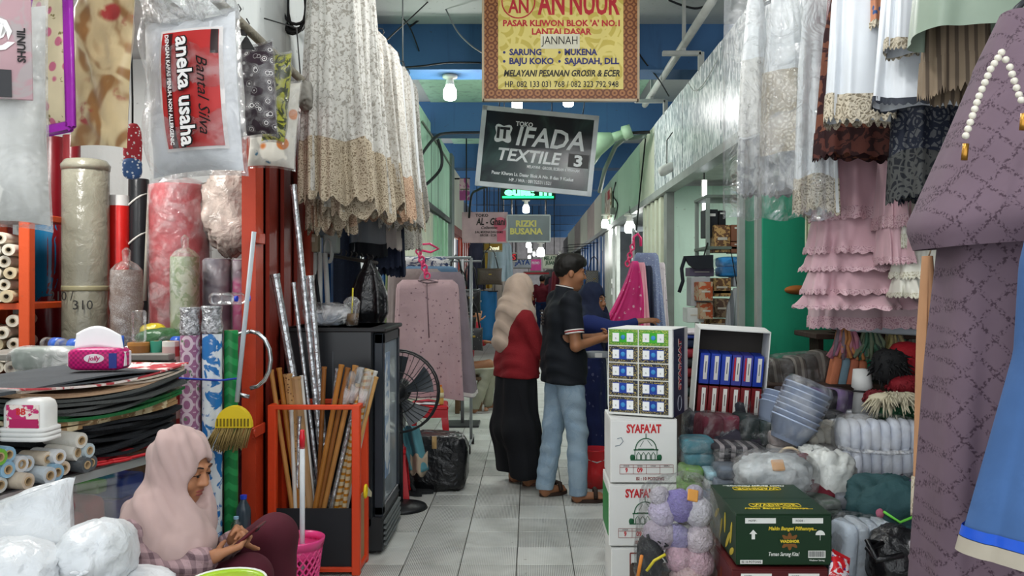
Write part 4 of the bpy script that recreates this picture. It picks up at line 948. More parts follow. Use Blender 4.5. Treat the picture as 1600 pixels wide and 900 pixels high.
# gowns in a row
rl = thing('garment_rail', 'steel rail hung from the ceiling above the gowns', 'rail', (-1.10, 4.5, 3.08))
MB().tube([(0, 0, 0), (.14, 2.8, 0)], .016, 8).build('bar', M('#8d8f90', .4, metal=.6), rl)
for y in (.3, 2.2): MB().tube([(.05*y, y, 0), (.05*y, y, .97)], .006, 6).build('hanger_rod', M('#8d8f90', .4, metal=.6), rl)
m_g1 = mat('grey_floral_voile', '#d3d1ca', .7, col2='#a19c92', pk='print', ps=55, sheen=.2, bump=.4, bs=9); m_g2 = mat('ivory_voile', '#d9d6ce', .7, col2='#b3ab9f', pk='print', ps=70, bump=.4, bs=9); m_g3 = mat('white_voile', '#e9ebea', .7, var=.08)
m_l1 = mat('taupe_lace', '#c9bba3', .75, col2='#85755f', pk='lace', ps=60, bump=.4, bs=90); m_l2 = mat('peach_lace', '#d6b79b', .75, col2='#94705a', pk='lace', ps=70, bump=.4, bs=90); m_l3 = mat('grey_lace', '#cfcac0', .75, col2='#8c857c', pk='lace', ps=60)
GW = [(527, 4.72, 305, m_g1, m_l1, .17, 'grey floral lace gown hanging nearest the cable coil'), (553, 4.86, 330, m_g1, m_l1, .17, 'grey floral lace gown with a wide taupe hem'), (580, 5.08, 318, m_g2, m_l1, .16, 'ivory gown with a broad taupe lace hem'), (600, 5.4, 335, m_g2, m_l2, .15, 'ivory gown with a peach lace hem'), (612, 5.75, 330, m_g3, m_l2, .12, 'slim white gown with a peach lace hem'), (624, 5.95, 345, m_g2, m_l3, .12, 'slim ivory gown with a grey lace hem'), (632, 6.2, 350, m_g3, m_l1, .11, 'white gown with black embroidery near the top'), (640, 6.45, 340, m_g1, m_l3, .11, 'last grey floral gown before the green wall'), (514, 4.95, 352, m_l2, m_l1, .11, 'crocheted taupe gown behind the first grey one')]
hang_m = M('#303236', .4)
for i, (x, d, yb, m, lm, w, lab) in enumerate(GW):
    zt = 3.34 if i in (0, 1, 8) else 2.99; L = zt-PZ(yb, d)
    t = garment('lace_gown', lab, 'gown', (PX(x, d)-.02, d, zt), [(0, .06, .03), (.05, w*.75, .05), (.25, w*.85, .08), (1, w*1.15, .11)], L, m, rz=.25+.1*(i % 3), nf=9, amp=.19, seed=i+20, hem=(.78, 1.0, lm, (15, .05)), hanger=hang_m, scal=(26, .02), sway=.03)
    if zt > 3.2: MB().tube([(-.024, 0, .09), (-.02, 0, ZC-zt)], .004, 5).build('hook_cord', m_bk, t)
    if i == 6: MB().ell((.06, -.085, -.55), (.03, .03, .10), 12, 9, e=.8).build('embroidery', mat('black_embroidery', '#23252a', .7, col2='#8a8a88', pk='lace', ps=90), t)
m_nv = mat('navy_cloth', '#1d2438', .8, col2='#2b3550', pk='flecks', ps=50); m_gc = M('#7d7f84', .8)
for x, d, y0, yb, w, m, lab in ((575, 6.1, 250, 395, .11, m_gc, 'short grey skirt with a black lace edge under the gowns'), (598, 6.3, 250, 412, .11, m_nv, 'navy blouse with an uneven hem under the gowns'), (613, 6.4, 260, 425, .08, m_nv, 'narrow navy scarf hanging lowest under the gowns'), (606, 6.2, 255, 385, .08, M('#b5aaa4', .8), 'pale grey blouse hanging before the navy one'), (637, 6.9, 250, 385, .09, m_l3, 'pale sheer lace scarf beside the green wall')):
    t = garment('hanging_garment', lab, 'garment', (PX(x, d), d, PZ(y0, d)), [(0, w*.6, .03), (.2, w, .06), (1, w*1.2, .08)], PZ(y0, d)-PZ(yb, d), m, rz=.3, nf=6, amp=.15, seed=int(x), hem=(.9, 1.02, M('#16181f', .8) if 'black' in lab else m, (24, .02)))
    q_ = -1.10+.14*(d-4.5)/2.8-PX(x, d); MB().tube([(0, 0, -.02), (q_*math.cos(.3), -q_*math.sin(.3), 3.08-PZ(y0, d))], .004, 5).build('hook_cord', m_bk, t)
t = thing('wall_cloth', 'dark navy cloth hanging inside the second left shop', 'cloth', (-1.62, 6.6, 2.5))
cloth_sheet(lambda u, v: (-.25+.5*u+.1*v*u, .04*math.sin(12*u+2*v), -1.3*v+.25*v*math.sin(PI*u)*.3), 24, 14, 'cloth', m_nv, t, .006)
# things in the second left shop
tag(MB().box((-2.1, 7.3, .45), (.8, .9, .9), bev=.01).build('shop_counter', M('#5a5e66', .6)), 'grey counter inside the second left shop', 'counter')
# ------------------------------------------------------------------ signs
def fit(s, x0, x1, yc, hpx, m, parent, d, ox, oy, y, bold=0.0, shear=0.0, ang=0.0):
    """one line of lettering on a sign; x0..x1 and yc in picture pixels, (ox, oy) the sign's own pixel centre"""
    sz = hpx*d/F/.72
    o = text(s, sz, m, parent, ((((x0+x1)/2)-ox)*d/F, y, -(yc-oy)*d/F), bold=bold, shear=shear)
    xs = [v.co.x for v in o.data.vertices]; w = max(xs)-min(xs)
    o.scale = ((x1-x0)*d/F/w, 1, 1)
    cx = (max(xs)+min(xs))/2*o.scale[0]; o.location.x -= cx
    return o
d = 7.0; ox, oy = 876, 62; sg = thing('hanging_sign', 'yellow shop sign with brown border and red AN NUUR lettering', 'sign', P(ox, oy, d))
w, h = 242*d/F, 190*d/F
def orn(): return mat('brown_ornament', '#6e4028', .5, col2='#a06c44', pk='tilefl', ps=16)
MB().box((0, 0, 0), (w, .035, h), bev=.004).build('panel', orn(), sg, False)
b = MB()
for s in (-1, 1): b.box((s*(w/2), 0, 0), (.018, .05, h+.018)); b.box((0, 0, s*h/2), (w, .05, .018))
b.build('frame', M('#b7a58a', .5), sg, False)
g_ = mat('yellow_damask', '#d8c877', .5, col2='#c0ad52', pk='lace', ps=9, var=.06)
MB().box((0, -.019, .03), (195*d/F, .004, h-.115)).build('yellow_field', g_, sg, False)
mr, mbu, mk = M('#b02a34', .5, var=0.0), M('#2a2c66', .5, var=0.0), M('#26231c', .5, var=0.0); Y = -.0225
MB().lathe([(.128, 0), (.138, 0), (.138, .002), (.128, .002)], 32, ((810-ox)*d/F, Y, -(4-oy)*d/F), Euler((PI/2, 0, 0)), close=True).build('logo_ring', mr, sg, False)
fit('AN', 794, 826, 12, 22, mr, sg, d, ox, oy, Y, .004)
fit('AN', 840, 882, 8, 36, mr, sg, d, ox, oy, Y, .008); fit('NUUR', 890, 968, 8, 36, mr, sg, d, ox, oy, Y, .008)
fit("PASAR KLIWON BLOK 'A' NO.1", 786, 968, 38, 9.5, mr, sg, d, ox, oy, Y, .0025); fit('LANTAI DASAR', 831, 924, 51, 9.5, mr, sg, d, ox, oy, Y, .0025)
MB().box(((875-ox)*d/F, Y, -(66-oy)*d/F), (61*d/F, .003, 23*d/F)).build('paper_note', M('#d9d5c0', .6), sg, False)
fit('JANNAH', 846, 902, 65, 13, mk, sg, d, ox, oy, Y-.003)
for s, a, e, y in (('SARUNG', 796, 846, 83), ('MUKENA', 882, 933, 83), ('BAJU KOKO', 796, 865, 97), ('SAJADAH, DLL', 882, 967, 97)): fit(s, a, e, y, 9.5, mbu, sg, d, ox, oy, Y, .0028)
for x, y in ((788, 83), (788, 97), (874, 83), (874, 97)): MB().lathe([(0, 0), (.011, 0), (.011, .002)], 10, ((x-ox)*d/F, Y, -(y-oy)*d/F), Euler((PI/2, 0, 0))).build('bullet_dot', mbu, sg, False)
fit('MELAYANI PESANAN GROSIR & ECER', 787, 968, 116, 10, mk, sg, d, ox, oy, Y, .0025, .25); fit('HP. 082 133 031 768 / 082 323 792 948', 789, 966, 133, 9.5, mk, sg, d, ox, oy, Y, .001)
for s in (-1, 1): MB().tube([(s*.5, 0, h/2), (s*.5, 0, ZC-sg.location.z)], .012, 6).build('hanger_rod', M('#7c7c78', .5), sg)
# tilted black sign
d = 8.2; ox, oy = 839, 236; s2 = thing('hanging_sign', 'tilted dark sign with a white frame reading IFADA TEXTILE 3', 'sign', P(ox, oy, d), (0, math.radians(5.7), -.03))
w, h = 182*d/F, 125*d/F
g = G('dark_sign_face'); v = g.co(); c = g.mix(g.ss(g.noise(v, 2.2, 4, 1.0), .45, .75), hexc('#2c3338'), hexc('#46605c')); g.l(c, g.b.inputs['Base Color']); g.b.inputs['Roughness'].default_value = .16; g.b.inputs['Specular IOR Level'].default_value = .2
MB().box((0, 0, 0), (w-.04, .03, h-.04)).build('panel', g.m, s2, False)
b = MB()
for s in (-1, 1): b.box((s*(w/2-.02), -.004, 0), (.044, .05, h)); b.box((0, -.004, s*(h/2-.02)), (w, .05, .044))
b.build('frame', M('#dfe6ea', .4), s2, False)
mw = M('#e9eef0', .45, var=0.0); Y = -.0165; ox2, oy2 = ox, oy
def f2(s, x0, x1, y, hp, m=mw, bo=.0, sh=.0, yo=0): return fit(s, x0, x1, y, hp, m, s2, d, ox2, oy2, Y-yo, bo, sh)
f2('TOKO', 802, 829, 197, 7, bo=.002); f2('IFADA', 805, 912, 217, 30, bo=.005, sh=.18); f2('TEXTILE', 779, 878, 247, 19, bo=.004, sh=.18)
MB().box(((905-ox)*d/F, Y, -(246-oy)*d/F), (32*d/F, .003, 21*d/F)).build('number_plate', M('#171a1c', .4), s2, False); f2('3', 898, 911, 247, 17, bo=.006, yo=.003)
f2('MELAYANI : GROSIR, ECERAN & PESANAN', 826, 908, 262, 4.5, bo=.0008); f2('Pasar Kliwon Lt. Dasar Blok A No. 8 dan 9 Kudus', 772, 900, 276, 5.2, bo=.0012); f2('HP. / WA : 081325311521', 800, 866, 285, 5, bo=.0012)
b = MB(); 
b.prism([((784-ox)*d/F+.085*(1+.22*math.cos(4*a+PI))*math.cos(a), -(214-oy)*d/F+.09*(1+.22*math.cos(4*a+PI))*math.sin(a)) for a in np.linspace(0, 2*PI, 33)[:-1]], Y-.002, Y); b.build('logo_shape', mw, s2, False)
f2('IT', 774, 794, 214, 17, M('#20272a', .4, var=0.0), .006, 0, .003)
for s in (-1, 1): MB().tube([(s*.4, 0, h/2), (s*.42, 0, 4.0-s2.location.z-.05*s)], .005, 5).build('wire', m_bk, s2)
# green running-text lamp behind it
d = 9.0; t = thing('led_sign', 'green glowing lettering strip below the tilted dark sign', 'sign', P(825, 298, d))
MB().box((0, .02, 0), (86*d/F, .03, 28*d/F), bev=.005).build('case', M('#12301f', .5), t, False)
MB().tube([(-40*d/F, 0, -10*d/F), (40*d/F, 0, -10*d/F)], .012, 6).build('glow_line', glow('green_glow', '#2dff8a', 3.0), t)
fit('eula: m', 788, 862, 300, 12, glow('green_letter', '#7dffb4', 3.0), t, d, 825, 298, -.004, .006)
for s in (-1, 1): MB().tube([(s*.25, .02, .09), (s*.25, .02, ZC-t.location.z)], .006, 6).build('rod', m_bk, t)
# pair of signs farther in
d = 14.0; sp = thing('hanging_sign', 'pink and grey sign reading TOKO AL-Ghani', 'sign', P(757.5, 355.5, d)); w, h = 71*d/F, 48*d/F
MB().box((0, 0, 0), (w, .04, h), bev=.004).build('panel', mat('mauve_panel', '#c9a6ac', .5), sp, False)
disc(.11, -.0212, (.25, .06)).build('pink_disc', M('#d4627a', .5), sp, False); MB().box((.27, -.0215, -.14), (.14, .003, .18)).build('pink_patch', M('#d4627a', .5), sp, False)
mk2 = M('#241c1e', .5, var=0.0)
for s, a, e, y, hp, bo, sh in (('TOKO', 743, 763, 337, 4.5, .002, 0), ('AL - Ghani', 744, 790, 347, 11, .005, .15), ('Collection', 752, 777, 356, 4.5, .001, .3), ('JUAL MUKENA DAN GAMIS', 742, 786, 363, 3.5, .001, 0), ('GROSIR - ECER', 750, 776, 368, 3.5, .001, 0)): fit(s, a, e, y, hp, mk2, sp, d, 757.5, 355.5, -.025, bo, sh)
sp2 = thing('hanging_sign', 'grey sign with gold letters reading RIZKI BUSANA', 'sign', P(826, 357, d)); w2, h2 = 67*d/F, 41*d/F
MB().box((0, 0, 0), (w2, .04, h2), bev=.004).build('panel', mat('grey_steel_panel', '#6d7678', .35, metal=.3, vs=3), sp2, False)
b = MB()
for s in (-1, 1): b.box((s*w2/2, 0, 0), (.02, .06, h2)); b.box((0, 0, s*h2/2), (w2, .06, .02))
b.build('frame', M('#c3c9ca', .4), sp2, False)
mgd = M('#d3c76c', .4, var=0.0)
fit('RIZKI', 806, 838, 350, 9.5, mgd, sp2, d, 826, 357, -.025, .006); fit('BUSANA', 797, 848, 362, 9.5, mgd, sp2, d, 826, 357, -.025, .006)
for o_, s_ in ((sp, (-.3, .3)), (sp2, (-.28, .28))):
    for x in s_: MB().tube([(x, 0, .2), (x, 0, ZC-o_.location.z)], .012, 5).build('rod', m_bk, o_)
def small_sign(lab, px, py, wpx, hpx, d, col, lines, m, group=None):
    t = thing('shop_sign', lab, 'sign', P(px, py, d)); MB().box((0, 0, 0), (wpx*d/F, .05, hpx*d/F), bev=.006).build('panel', M(col, .5), t, False)
    b = MB().box((0, -.004, hpx*d/F/2), (wpx*d/F, .06, .03)); b.box((0, -.004, -hpx*d/F/2), (wpx*d/F, .06, .03)); b.build('frame', M('#8d8a80', .5), t, False)
    for (s, a, e, y, hp) in lines: fit(s, a, e, y, hp, m, t, d, px, py, -.03, .006)
    for s in (-1, 1): MB().tube([(s*.3*wpx*d/F, 0, 0), (s*.3*wpx*d/F, 0, ZC-t.location.z)], .012, 5).build('rod', m_bk, t)
    return t
small_sign('small gold sign with white lettering below the pink sign', 770, 386, 30, 13, 15.5, '#8a6a1e', [('Royal', 765, 780, 388, 5)], M('#f4eecc', .4, emit=.6))
small_sign('blue lettered white sign far down the aisle', 816, 412, 28, 14, 24, '#d5dde2', [('JAYA', 804, 828, 410, 8)], M('#2456a8', .5))
small_sign('black sign with a red S far down the aisle', 803, 402, 9, 13, 22, '#1d1a1c', [('S', 800, 806, 402, 9)], M('#d23038', .5))
small_sign('bright pink sign far down the aisle', 837, 414, 17, 19, 25, '#ea4fa4', [('PROMO', 831, 843, 411, 4)], M('#f5d8ea', .5))
small_sign('pale cream sign with green letters far down the aisle', 859, 409, 23, 22, 23, '#c5cdb4', [('MELATI', 850, 868, 404, 6), ('JILBAB', 852, 866, 411, 5)], M('#31573a', .5))
small_sign('red glowing strip sign far down the aisle', 838, 427, 40, 4, 30, '#e0404a', [], mw)
t = thing('fascia_sign', 'white sign with a red corner fixed on the right fascia', 'sign', (1.47, 16.2, 2.95)); MB().box((0, 0, 0), (.03, 1.1, .55), bev=.004).build('panel', mat('fascia_poster', '#e8dccb', .5, col2='#b8a08a', pk='camo', ps=4), t, False); MB().box((-.017, -.3, .16), (.004, .4, .16)).build('red_corner', M('#c43a2c', .5), t, False)
t = thing('wall_poster', 'pink floral poster on the left wall beside the grey post', 'poster', P(726, 296, 16.0)); MB().box((0, 0, 0), (16*16/F, .02, 34*16/F)).build('sheet', mat('pink_poster', '#c9b0b4', .6, col2='#a04c86', pk='camo', ps=5), t, False); MB().box((0, -.006, 0), (14*16/F, .012, 2*16/F)).build('strip', M('#6a6f60', .6), t, False); MB().tube([(-.2, .02, .2), (.1, .0, .2)], .015, 5).build('bracket', m_bk, t)
# pipes, cables
m_cb = M('#1c1e21', .6); m_pp = M('#a3a7a2', .5)
def cable(lab, pts, r=.009, m=None, name='cable', cat='cable'):
    q = [Vector(p) for p in pts]; out = []
    for i in range(len(q)-1):
        for k in range(6):
            u = k/6; p0, p1, p2, p3 = q[max(i-1, 0)], q[i], q[i+1], q[min(i+2, len(q)-1)]
            out.append(.5*((2*p1)+(p2-p0)*u+(2*p0-5*p1+4*p2-p3)*u*u+(3*p1-p0-3*p2+p3)*u**3))
    out.append(q[-1]); return tag(MB().tube(out, r, 6).build(name, m or m_cb), lab, cat)
cable('long thin cable sagging diagonally past the lace gowns', [P(497, 168, 4.95), P(550, 122, 5.6), P(605, 62, 6.6), P(640, 30, 7.4), P(680, -8, 8.0)], .006)
cable('cable looping across the ceiling beside the bulb', [P(640, 42, 8.4), P(680, 15, 8.4), P(720, 4, 8.4), P(757, 8, 8.3)], .010)
cable('pale wire hanging from the ceiling toward the yellow sign', [P(688, -5, 8.0), P(712, 45, 8.1), P(735, 70, 8.1), P(758, 85, 8.1)], .007, M('#8d9094', .5))
cable('thin cable crossing above the blue beam', [P(608, -5, 8.3), P(622, 20, 8.3), P(640, 42, 8.3), P(655, 80, 8.45)], .007)
cable('black cable lying along the blue beam', [P(620, 106, 8.45), P(660, 103, 8.45), P(700, 98, 8.45), P(752, 98, 8.45)], .009)
cable('thick black cable bundle arching from the green wall', [PL(649, 266, 1.37), PL(660, 240, 1.33), P(680, 215, 11.0), P(700, 208, 11.5), P(750, 207, 12.1)], .02)
cable('black cable bundle drooping across the green wall', [P(684, 218, 11.1), P(690, 240, 11.2), P(689, 262, 11.2), P(675, 280, 11.2), PL(656, 296, 1.36)], .022)
cable('grey wire knotted along the top of the green wall', [PL(660, 190, 1.38), PL(675, 212, 1.38), PL(690, 235, 1.38), PL(706, 262, 1.38)], .014, M('#6d7468', .6))
cable('black cable running down the edge of the white pier', [P(490, -5, 5.45), P(497, 60, 5.5), P(499, 180, 5.55), P(495, 330, 5.5), P(493, 420, 5.5), P(502, 500, 5.4)], .012)
cable('second black cable running down the white pier', [P(500, -5, 5.45), P(503, 80, 5.5), P(496, 130, 5.5), P(497, 250, 5.55), P(499, 310, 5.55)], .009)
cable('thin wire loop beside the cable coil', [P(480, 12, 5.0), P(510, 20, 5.0), P(522, 45, 5.0), P(512, 62, 5.0), P(490, 55, 5.05)], .005)
cable('black cable curving behind the tilted sign', [P(733, 340, 13.98), P(737, 305, 13.6), P(748, 296, 13.0), P(770, 280, 12.4), P(775, 205, 12.14)], .018)
cable('long black cable hanging down across the right fascia', [PR(1009, 212), PR(1004, 262), PR(1000, 300, 1.46), P(994, 365, 10.9)], .010)
cable('black cable in the corner above the right fascia', [P(996, 80, 8.48), P(1010, 100, 8.48), P(1030, 125, 8.8), PR(1045, 150)], .008)
cable('black cable at the top edge of the ceiling', [P(1045, 0, 7.75), P(1065, 8, 7.8), P(1090, 13, 7.8), P(1120, 2, 7.75)], .010)
cable('thin cable drooping over the patterned fascia', [PR(1075, 128), PR(1085, 142), PR(1100, 130), PR(1120, 95)], .005, M('#b9bdb8', .5))
cable('black wire tangle hanging on the mint fascia', [PR(962, 285), PR(958, 305), PR(965, 320), PR(960, 343)], .012)
tag(MB().tube([(1.36, 6.4, 3.60), (1.36, 10.2, 3.60)], .035, 10).build('steel_pipe', m_pp), 'grey steel pipe running above the right fascia', 'pipe')
for y in (7.6, 9.6):
    t = thing('pipe_bracket', 'pale metal bracket holding the pipe above the fascia', 'bracket', (1.30, y, 3.52), group='brackets of the steel pipe'); b = MB().box((.04, 0, 0), (.34, .05, .04), bev=.004).build('arm', m_pp, t, False); MB().box((.21, 0, -.07), (.05, .05, .16), bev=.004).build('foot', m_pp, t, False); MB().box((.06, 0, .26), (.03, .03, .54)).build('drop_rod', m_pp, t, False)
tag(MB().tube([P(937, 300, 11.5), P(945, 265, 11.2), P(962, 228, 10.9), P(975, 217, 10.7), P(1008, 213, 10.4)], .03, 8).build('bent_pipe', M('#77847c', .5)), 'bent grey green pipe beside the tilted sign', 'pipe')
t = thing('horn_speaker', 'pale green horn speaker above the right fascia', 'speaker', P(950, 218, 10.4), (0, PI/2-.35, -.15))
MB().lathe([(.05, .2), (.06, .05), (.14, -.15), (.26, -.32), (.27, -.32), (.15, -.14), (.07, .06)], 20).build('horn', M('#9fbf9f', .5), t); MB().lathe([(.0, .3), (.08, .3), (.09, .2), (.05, .18)], 16).build('driver', M('#8aa58a', .5), t); MB().tube([(0, 0, .2), (.1, 0, .5)], .02, 6).build('bracket', m_bk, t)
t = thing('floodlight', 'small white floodlight hanging on the wave-print fascia', 'lamp', PR(1042, 264, 1.44)); MB().lathe([(.03, .1), (.05, .06), (.055, -.06), (.04, -.09), (0, -.09)], 14, rot=Euler((0, 1.1, 0))).build('shade', M('#d2d4cf', .5), t); MB().tube([(0, 0, .03), (.0, 0, .3), (.14, .0, .5)], .006, 5).build('wire', m_bk, t)
for i, pj in enumerate((PR(958, 330, 1.455), PL(735, 385, 1.36))):
    t = thing('junction_box', 'grey junction box on the %s' % ('mint fascia' if i == 0 else 'left wall'), 'box', pj); MB().box((0, 0, 0), (.10, .08, .12), bev=.01).build('case', M('#8a9088', .5), t, False); MB().tube([(0, 0, .06), (.0, 0, .35)], .012, 5).build('cable_stub', m_bk, t)

# ------------------------------------------------------------------ middle of the aisle, left side
m_dp = mat('dusty_pink_print', '#c3a5a8', .75, col2='#7a5f66', pk='flecks', ps=26, var=.08, bump=.6, bs=7); m_tp = mat('taupe_cloth', '#9b8f8c', .75, bump=.6, bs=7); m_tp2 = mat('mauve_grey_cloth', '#8c8088', .75, bump=.6, bs=7)
rack = thing('clothes_stand', 'metal clothes stand with castors behind the pink dress', 'rack', (-.86, 7.75, 0))
for x in (-.27, .33): MB().tube([(x, 0, .08), (x, 0, 1.72)], .014, 8).build('upright', M('#9ea2a4', .35, metal=.6), rack); MB().tube([(x, -.25, .08), (x, .25, .08)], .014, 8).build('foot_bar', M('#9ea2a4', .35, metal=.6), rack)
MB().tube([(-.27, 0, 1.72), (.33, 0, 1.72)], .014, 8).build('top_bar', M('#9ea2a4', .35, metal=.6), rack)
for x in (-.27, .33):
    for y in (-.24, .24): MB().lathe([(0, -.012), (.035, -.012), (.035, .012), (0, .012)], 12, (x, y, .036), Euler((0, PI/2, 0))).build('castor', m_bk, rack)
def bundle_dress(lab, px, d, y0, yb, wt, wb, m, seed, dep=.10, white=False, rz=0.05, amp=.12, nf=6, sway=0.0):
    zt = PZ(y0, d); L = zt-PZ(yb, d)
    t = garment('hanging_dress', lab, 'dress', (PX(px, d), d, zt), [(0, wt*.8, .02), (.02, wt*.94, dep*.5), (.06, wt, dep*.7), (1, wb, dep)], L, m, rz=rz, nf=nf, amp=amp, seed=seed, sway=sway, sq=.6, bands=((.965, .995, M('#d8d4d0', .7), 'white_trim'),) if white else ())
    return t
t = bundle_dress('dusty pink printed dress with a centre seam, in front of the clothes stand', 668, 7.2, 437, 622, .26, .30, m_dp, 3, .09)
MB().tube([(.0, -.085, -.02), (.01, -.088, -.25), (.02, -.095, -.48)], .004, 5).build('centre_seam', M('#7d666c', .8), t)
b = MB().tube([(0, -.05, .0), (-.07, -.08, -.01), (0, -.09, -.03), (.09, -.08, -.02), (0, -.05, .0)], .006, 5); b.build('bow', M('#6d5a60', .7), t)
bundle_dress('mauve grey dress with white cuffs behind the pink dress', 690, 7.45, 425, 618, .20, .30, m_tp2, 8, .08, True)
bundle_dress('taupe dress with a white trim hanging behind the pink dress', 650, 7.5, 420, 590, .24, .26, m_tp, 5, .08, True)
bundle_dress('olive green long garment at the back of the clothes stand', 634, 7.95, 400, 560, .18, .20, mat('olive_cloth', '#6f7d55', .8), 6, .07)
bundle_dress('white and navy patterned blouse bunched at the top of the stand', 660, 7.62, 402, 480, .24, .24, mat('navy_white_print', '#d3d3d2', .7, col2='#39456a', pk='camo', ps=10), 9, .09, amp=.2)
bundle_dress('denim blue blouse bunched under the white one', 672, 7.55, 416, 490, .24, .25, mat('denim_blue', '#5d7d9a', .75), 10, .08, amp=.2)
t = thing('chain_hanger', 'bright pink plastic chain hanger holding the dresses', 'hanger', P(652, 386, 7.3)); m_hp = gloss('hot_pink', '#f0447e', bump=0)
for i in range(8): MB().tube([(.03*i*.4+.022*math.cos(a)*(1 if i % 2 else .4), .022*math.cos(a)*(.4 if i % 2 else 1), -.035*i+.026*math.sin(a)) for a in np.linspace(0, 2*PI, 11)], .009, 5, False).build('link', m_hp, t)
MB().tube([(0, 0, 0), (.0, .02, .04), (-.06, .1, .02), (-.10, .2, 0)], .012, 6).build('hook', m_hp, t); MB().tube([(0, 0, .02), (.1, .05, .03), (.17, .1, -.01), (.1, .12, -.04), (0, .1, -.02)], .010, 6).build('loop', m_hp, t)
# fan
fn = thing('pedestal_fan', 'black wire cage fan standing behind the fridge', 'fan', (-.86, 5.62, 0)); zc = PZ(612, 5.6)
fr_ = MB(); Rf = .27
for rr_, yy_ in ((Rf, 0), (Rf*.97, -.03), (Rf*.5, -.075), (.07, -.09)): fr_.tube([(rr_*math.cos(a), yy_, rr_*math.sin(a)) for a in np.linspace(0, 2*PI, 33)], .006 if rr_ > .2 else .004, 5, False)
for i in range(40):
    a = 2*PI*i/40; fr_.tube([(.06*math.cos(a), -.09, .06*math.sin(a)), (Rf*.6*math.cos(a+.12), -.072, Rf*.6*math.sin(a+.12)), (Rf*math.cos(a+.2), 0, Rf*math.sin(a+.2))], .0022, 4, False)
o = fr_.build('cage', M('#26282a', .4), fn, loc=(0, 0, zc)); 
for i in range(5):
    a0 = 2*PI*i/5; Q = []
    for v_ in np.linspace(0, 1, 6):
        rad = .045+.19*v_; wd = .45+.5*v_*(1-.35*v_)
        Q.append([(rad*math.cos(a0+wd*u), -.035+.03*u, rad*math.sin(a0+wd*u)) for u in np.linspace(0, 1, 6)])
    MB().grid(Q).build('blade', gloss('fan_blade', '#3c4248', bump=0), fn, loc=(0, 0, zc))
MB().lathe([(0, -.1), (.045, -.09), (.05, -.02), (.08, .03), (.07, .16), (0, .18)], 16, rot=Euler((-PI/2, 0, 0))).build('motor', M('#1d1f22', .4), fn, loc=(0, 0, zc))
MB().tube([(0, .1, .03), (0, .1, zc)], .017, 8).build('pole', M('#2b2d30', .4), fn); MB().lathe([(0, .04), (.03, .05), (.17, .018), (.18, 0), (0, 0)], 24, (0, .1, 0)).build('base', M('#1d1f22', .4), fn)
# red stool with bottle
def stool(lab, loc, h=.53, w=.30, m=None):
    t = thing('plastic_stool', lab, 'stool', loc, (0, 0, .1)); m = m or gloss('red_plastic', '#cf1f2b', bump=0)
    MB().box((0, 0, h-.02), (w, w, .04), bev=.012).build('seat', m, t, 'auto'); b = MB()
    for s in (-1, 1): b.box((0, s*(w/2-.008), h-.065), (w-.02, .012, .06)); b.box((s*(w/2-.008), 0, h-.065), (.012, w-.02, .06))
    b.build('apron', m, t, False)
    for x in (-1, 1):
        for y in (-1, 1): MB().add(*_leg(x, y, w, h)).build('leg', m, t, False)
    return t
def _leg(x, y, w, h):
    a = w/2-.006; b_ = a+.035; s0, s1 = .055, .038
    v = [(x*a, y*a, h-.04), (x*(a-s0), y*a, h-.04), (x*(a-s0), y*(a-.014), h-.04), (x*(a-.014), y*(a-.014), h-.04), (x*(a-.014), y*(a-s0), h-.04), (x*a, y*(a-s0), h-.04)]
    v += [(x*b_, y*b_, 0), (x*(b_-s1), y*b_, 0), (x*(b_-s1), y*(b_-.014), 0), (x*(b_-.014), y*(b_-.014), 0), (x*(b_-.014), y*(b_-s1), 0), (x*b_, y*(b_-s1), 0)]
    return v, [(i, (i+1) % 6, (i+1) % 6+6, i+6) for i in range(6)]+[(0, 1, 2, 3), (0, 3, 4, 5), (6, 9, 8, 7), (6, 11, 10, 9)]
stool('red plastic stool with a juice bottle on it', (PX(671, 6.9), 6.9, 0))
bottle('juice_bottle', 'small yellow juice bottle with an orange cap on the red stool', (PX(689, 6.85), 6.82, .531), .026, .155, gloss('juice', '#e3b45a', bump=0), gloss('orange_cap', '#e87a1c', bump=0), band=M('#e8dfb4', .5))
for i, (dx, dy, rz_, c) in enumerate(((-.06, -.04, .3, '#e6e6e6'), (.04, -.07, -.2, '#d3dbe0'), (-.03, .06, .8, '#c0394a'))):
    tag(MB().box((0, 0, 0), (.15, .10, .004)).build('paper_slip', M(c, .6), loc=(PX(668, 6.9)+dx, 6.9+dy, .533+.005*i), rot=(0, 0, rz_)), ('white paper slip on the red stool', 'pale blue paper slip on the red stool', 'red card lying on the red stool')[i], 'paper')
stool('red plastic stool mostly hidden behind the fridge', (PX(618, 5.95)-.06, 5.98, 0), .36, .26)
sack('trash_bag', 'large black plastic bag with brown tape on the floor by the aisle', (PX(684, 6.25), 6.3, 0), .215, .17, .20, gloss('black_bag', '#17181b'), seed=13, amp=.06, e=.36, crease=.05)
tag(MB().box((PX(678, 6.1), 6.12, .36), (.035, .006, .09), bev=.002).build('tape_strip', M('#a98a5a', .5)), 'strip of brown tape on the black bag', 'tape')
t = thing('draped_cloth', 'teal cloth with a cream edge draped beside the black bag', 'cloth', (PX(640, 6.0), 6.02, 0))
cloth_sheet(lambda u, v: (-.06+.12*u+.07*v, -.03+.05*math.sin(7*u), .46-.27*v+.05*math.sin(2.5*u)*(1-v)), 16, 14, 'cloth', mat('teal_cloth', '#5f9aa6', .8), t, .01)
cloth_sheet(lambda u, v: (-.045+.12*u+.05, -.05+.04*math.sin(7*u+1), .30-.13*v-.02*math.sin(11*u)), 16, 6, 'fringe', mat('cream_fringe', '#b9a892', .9), t, .012)
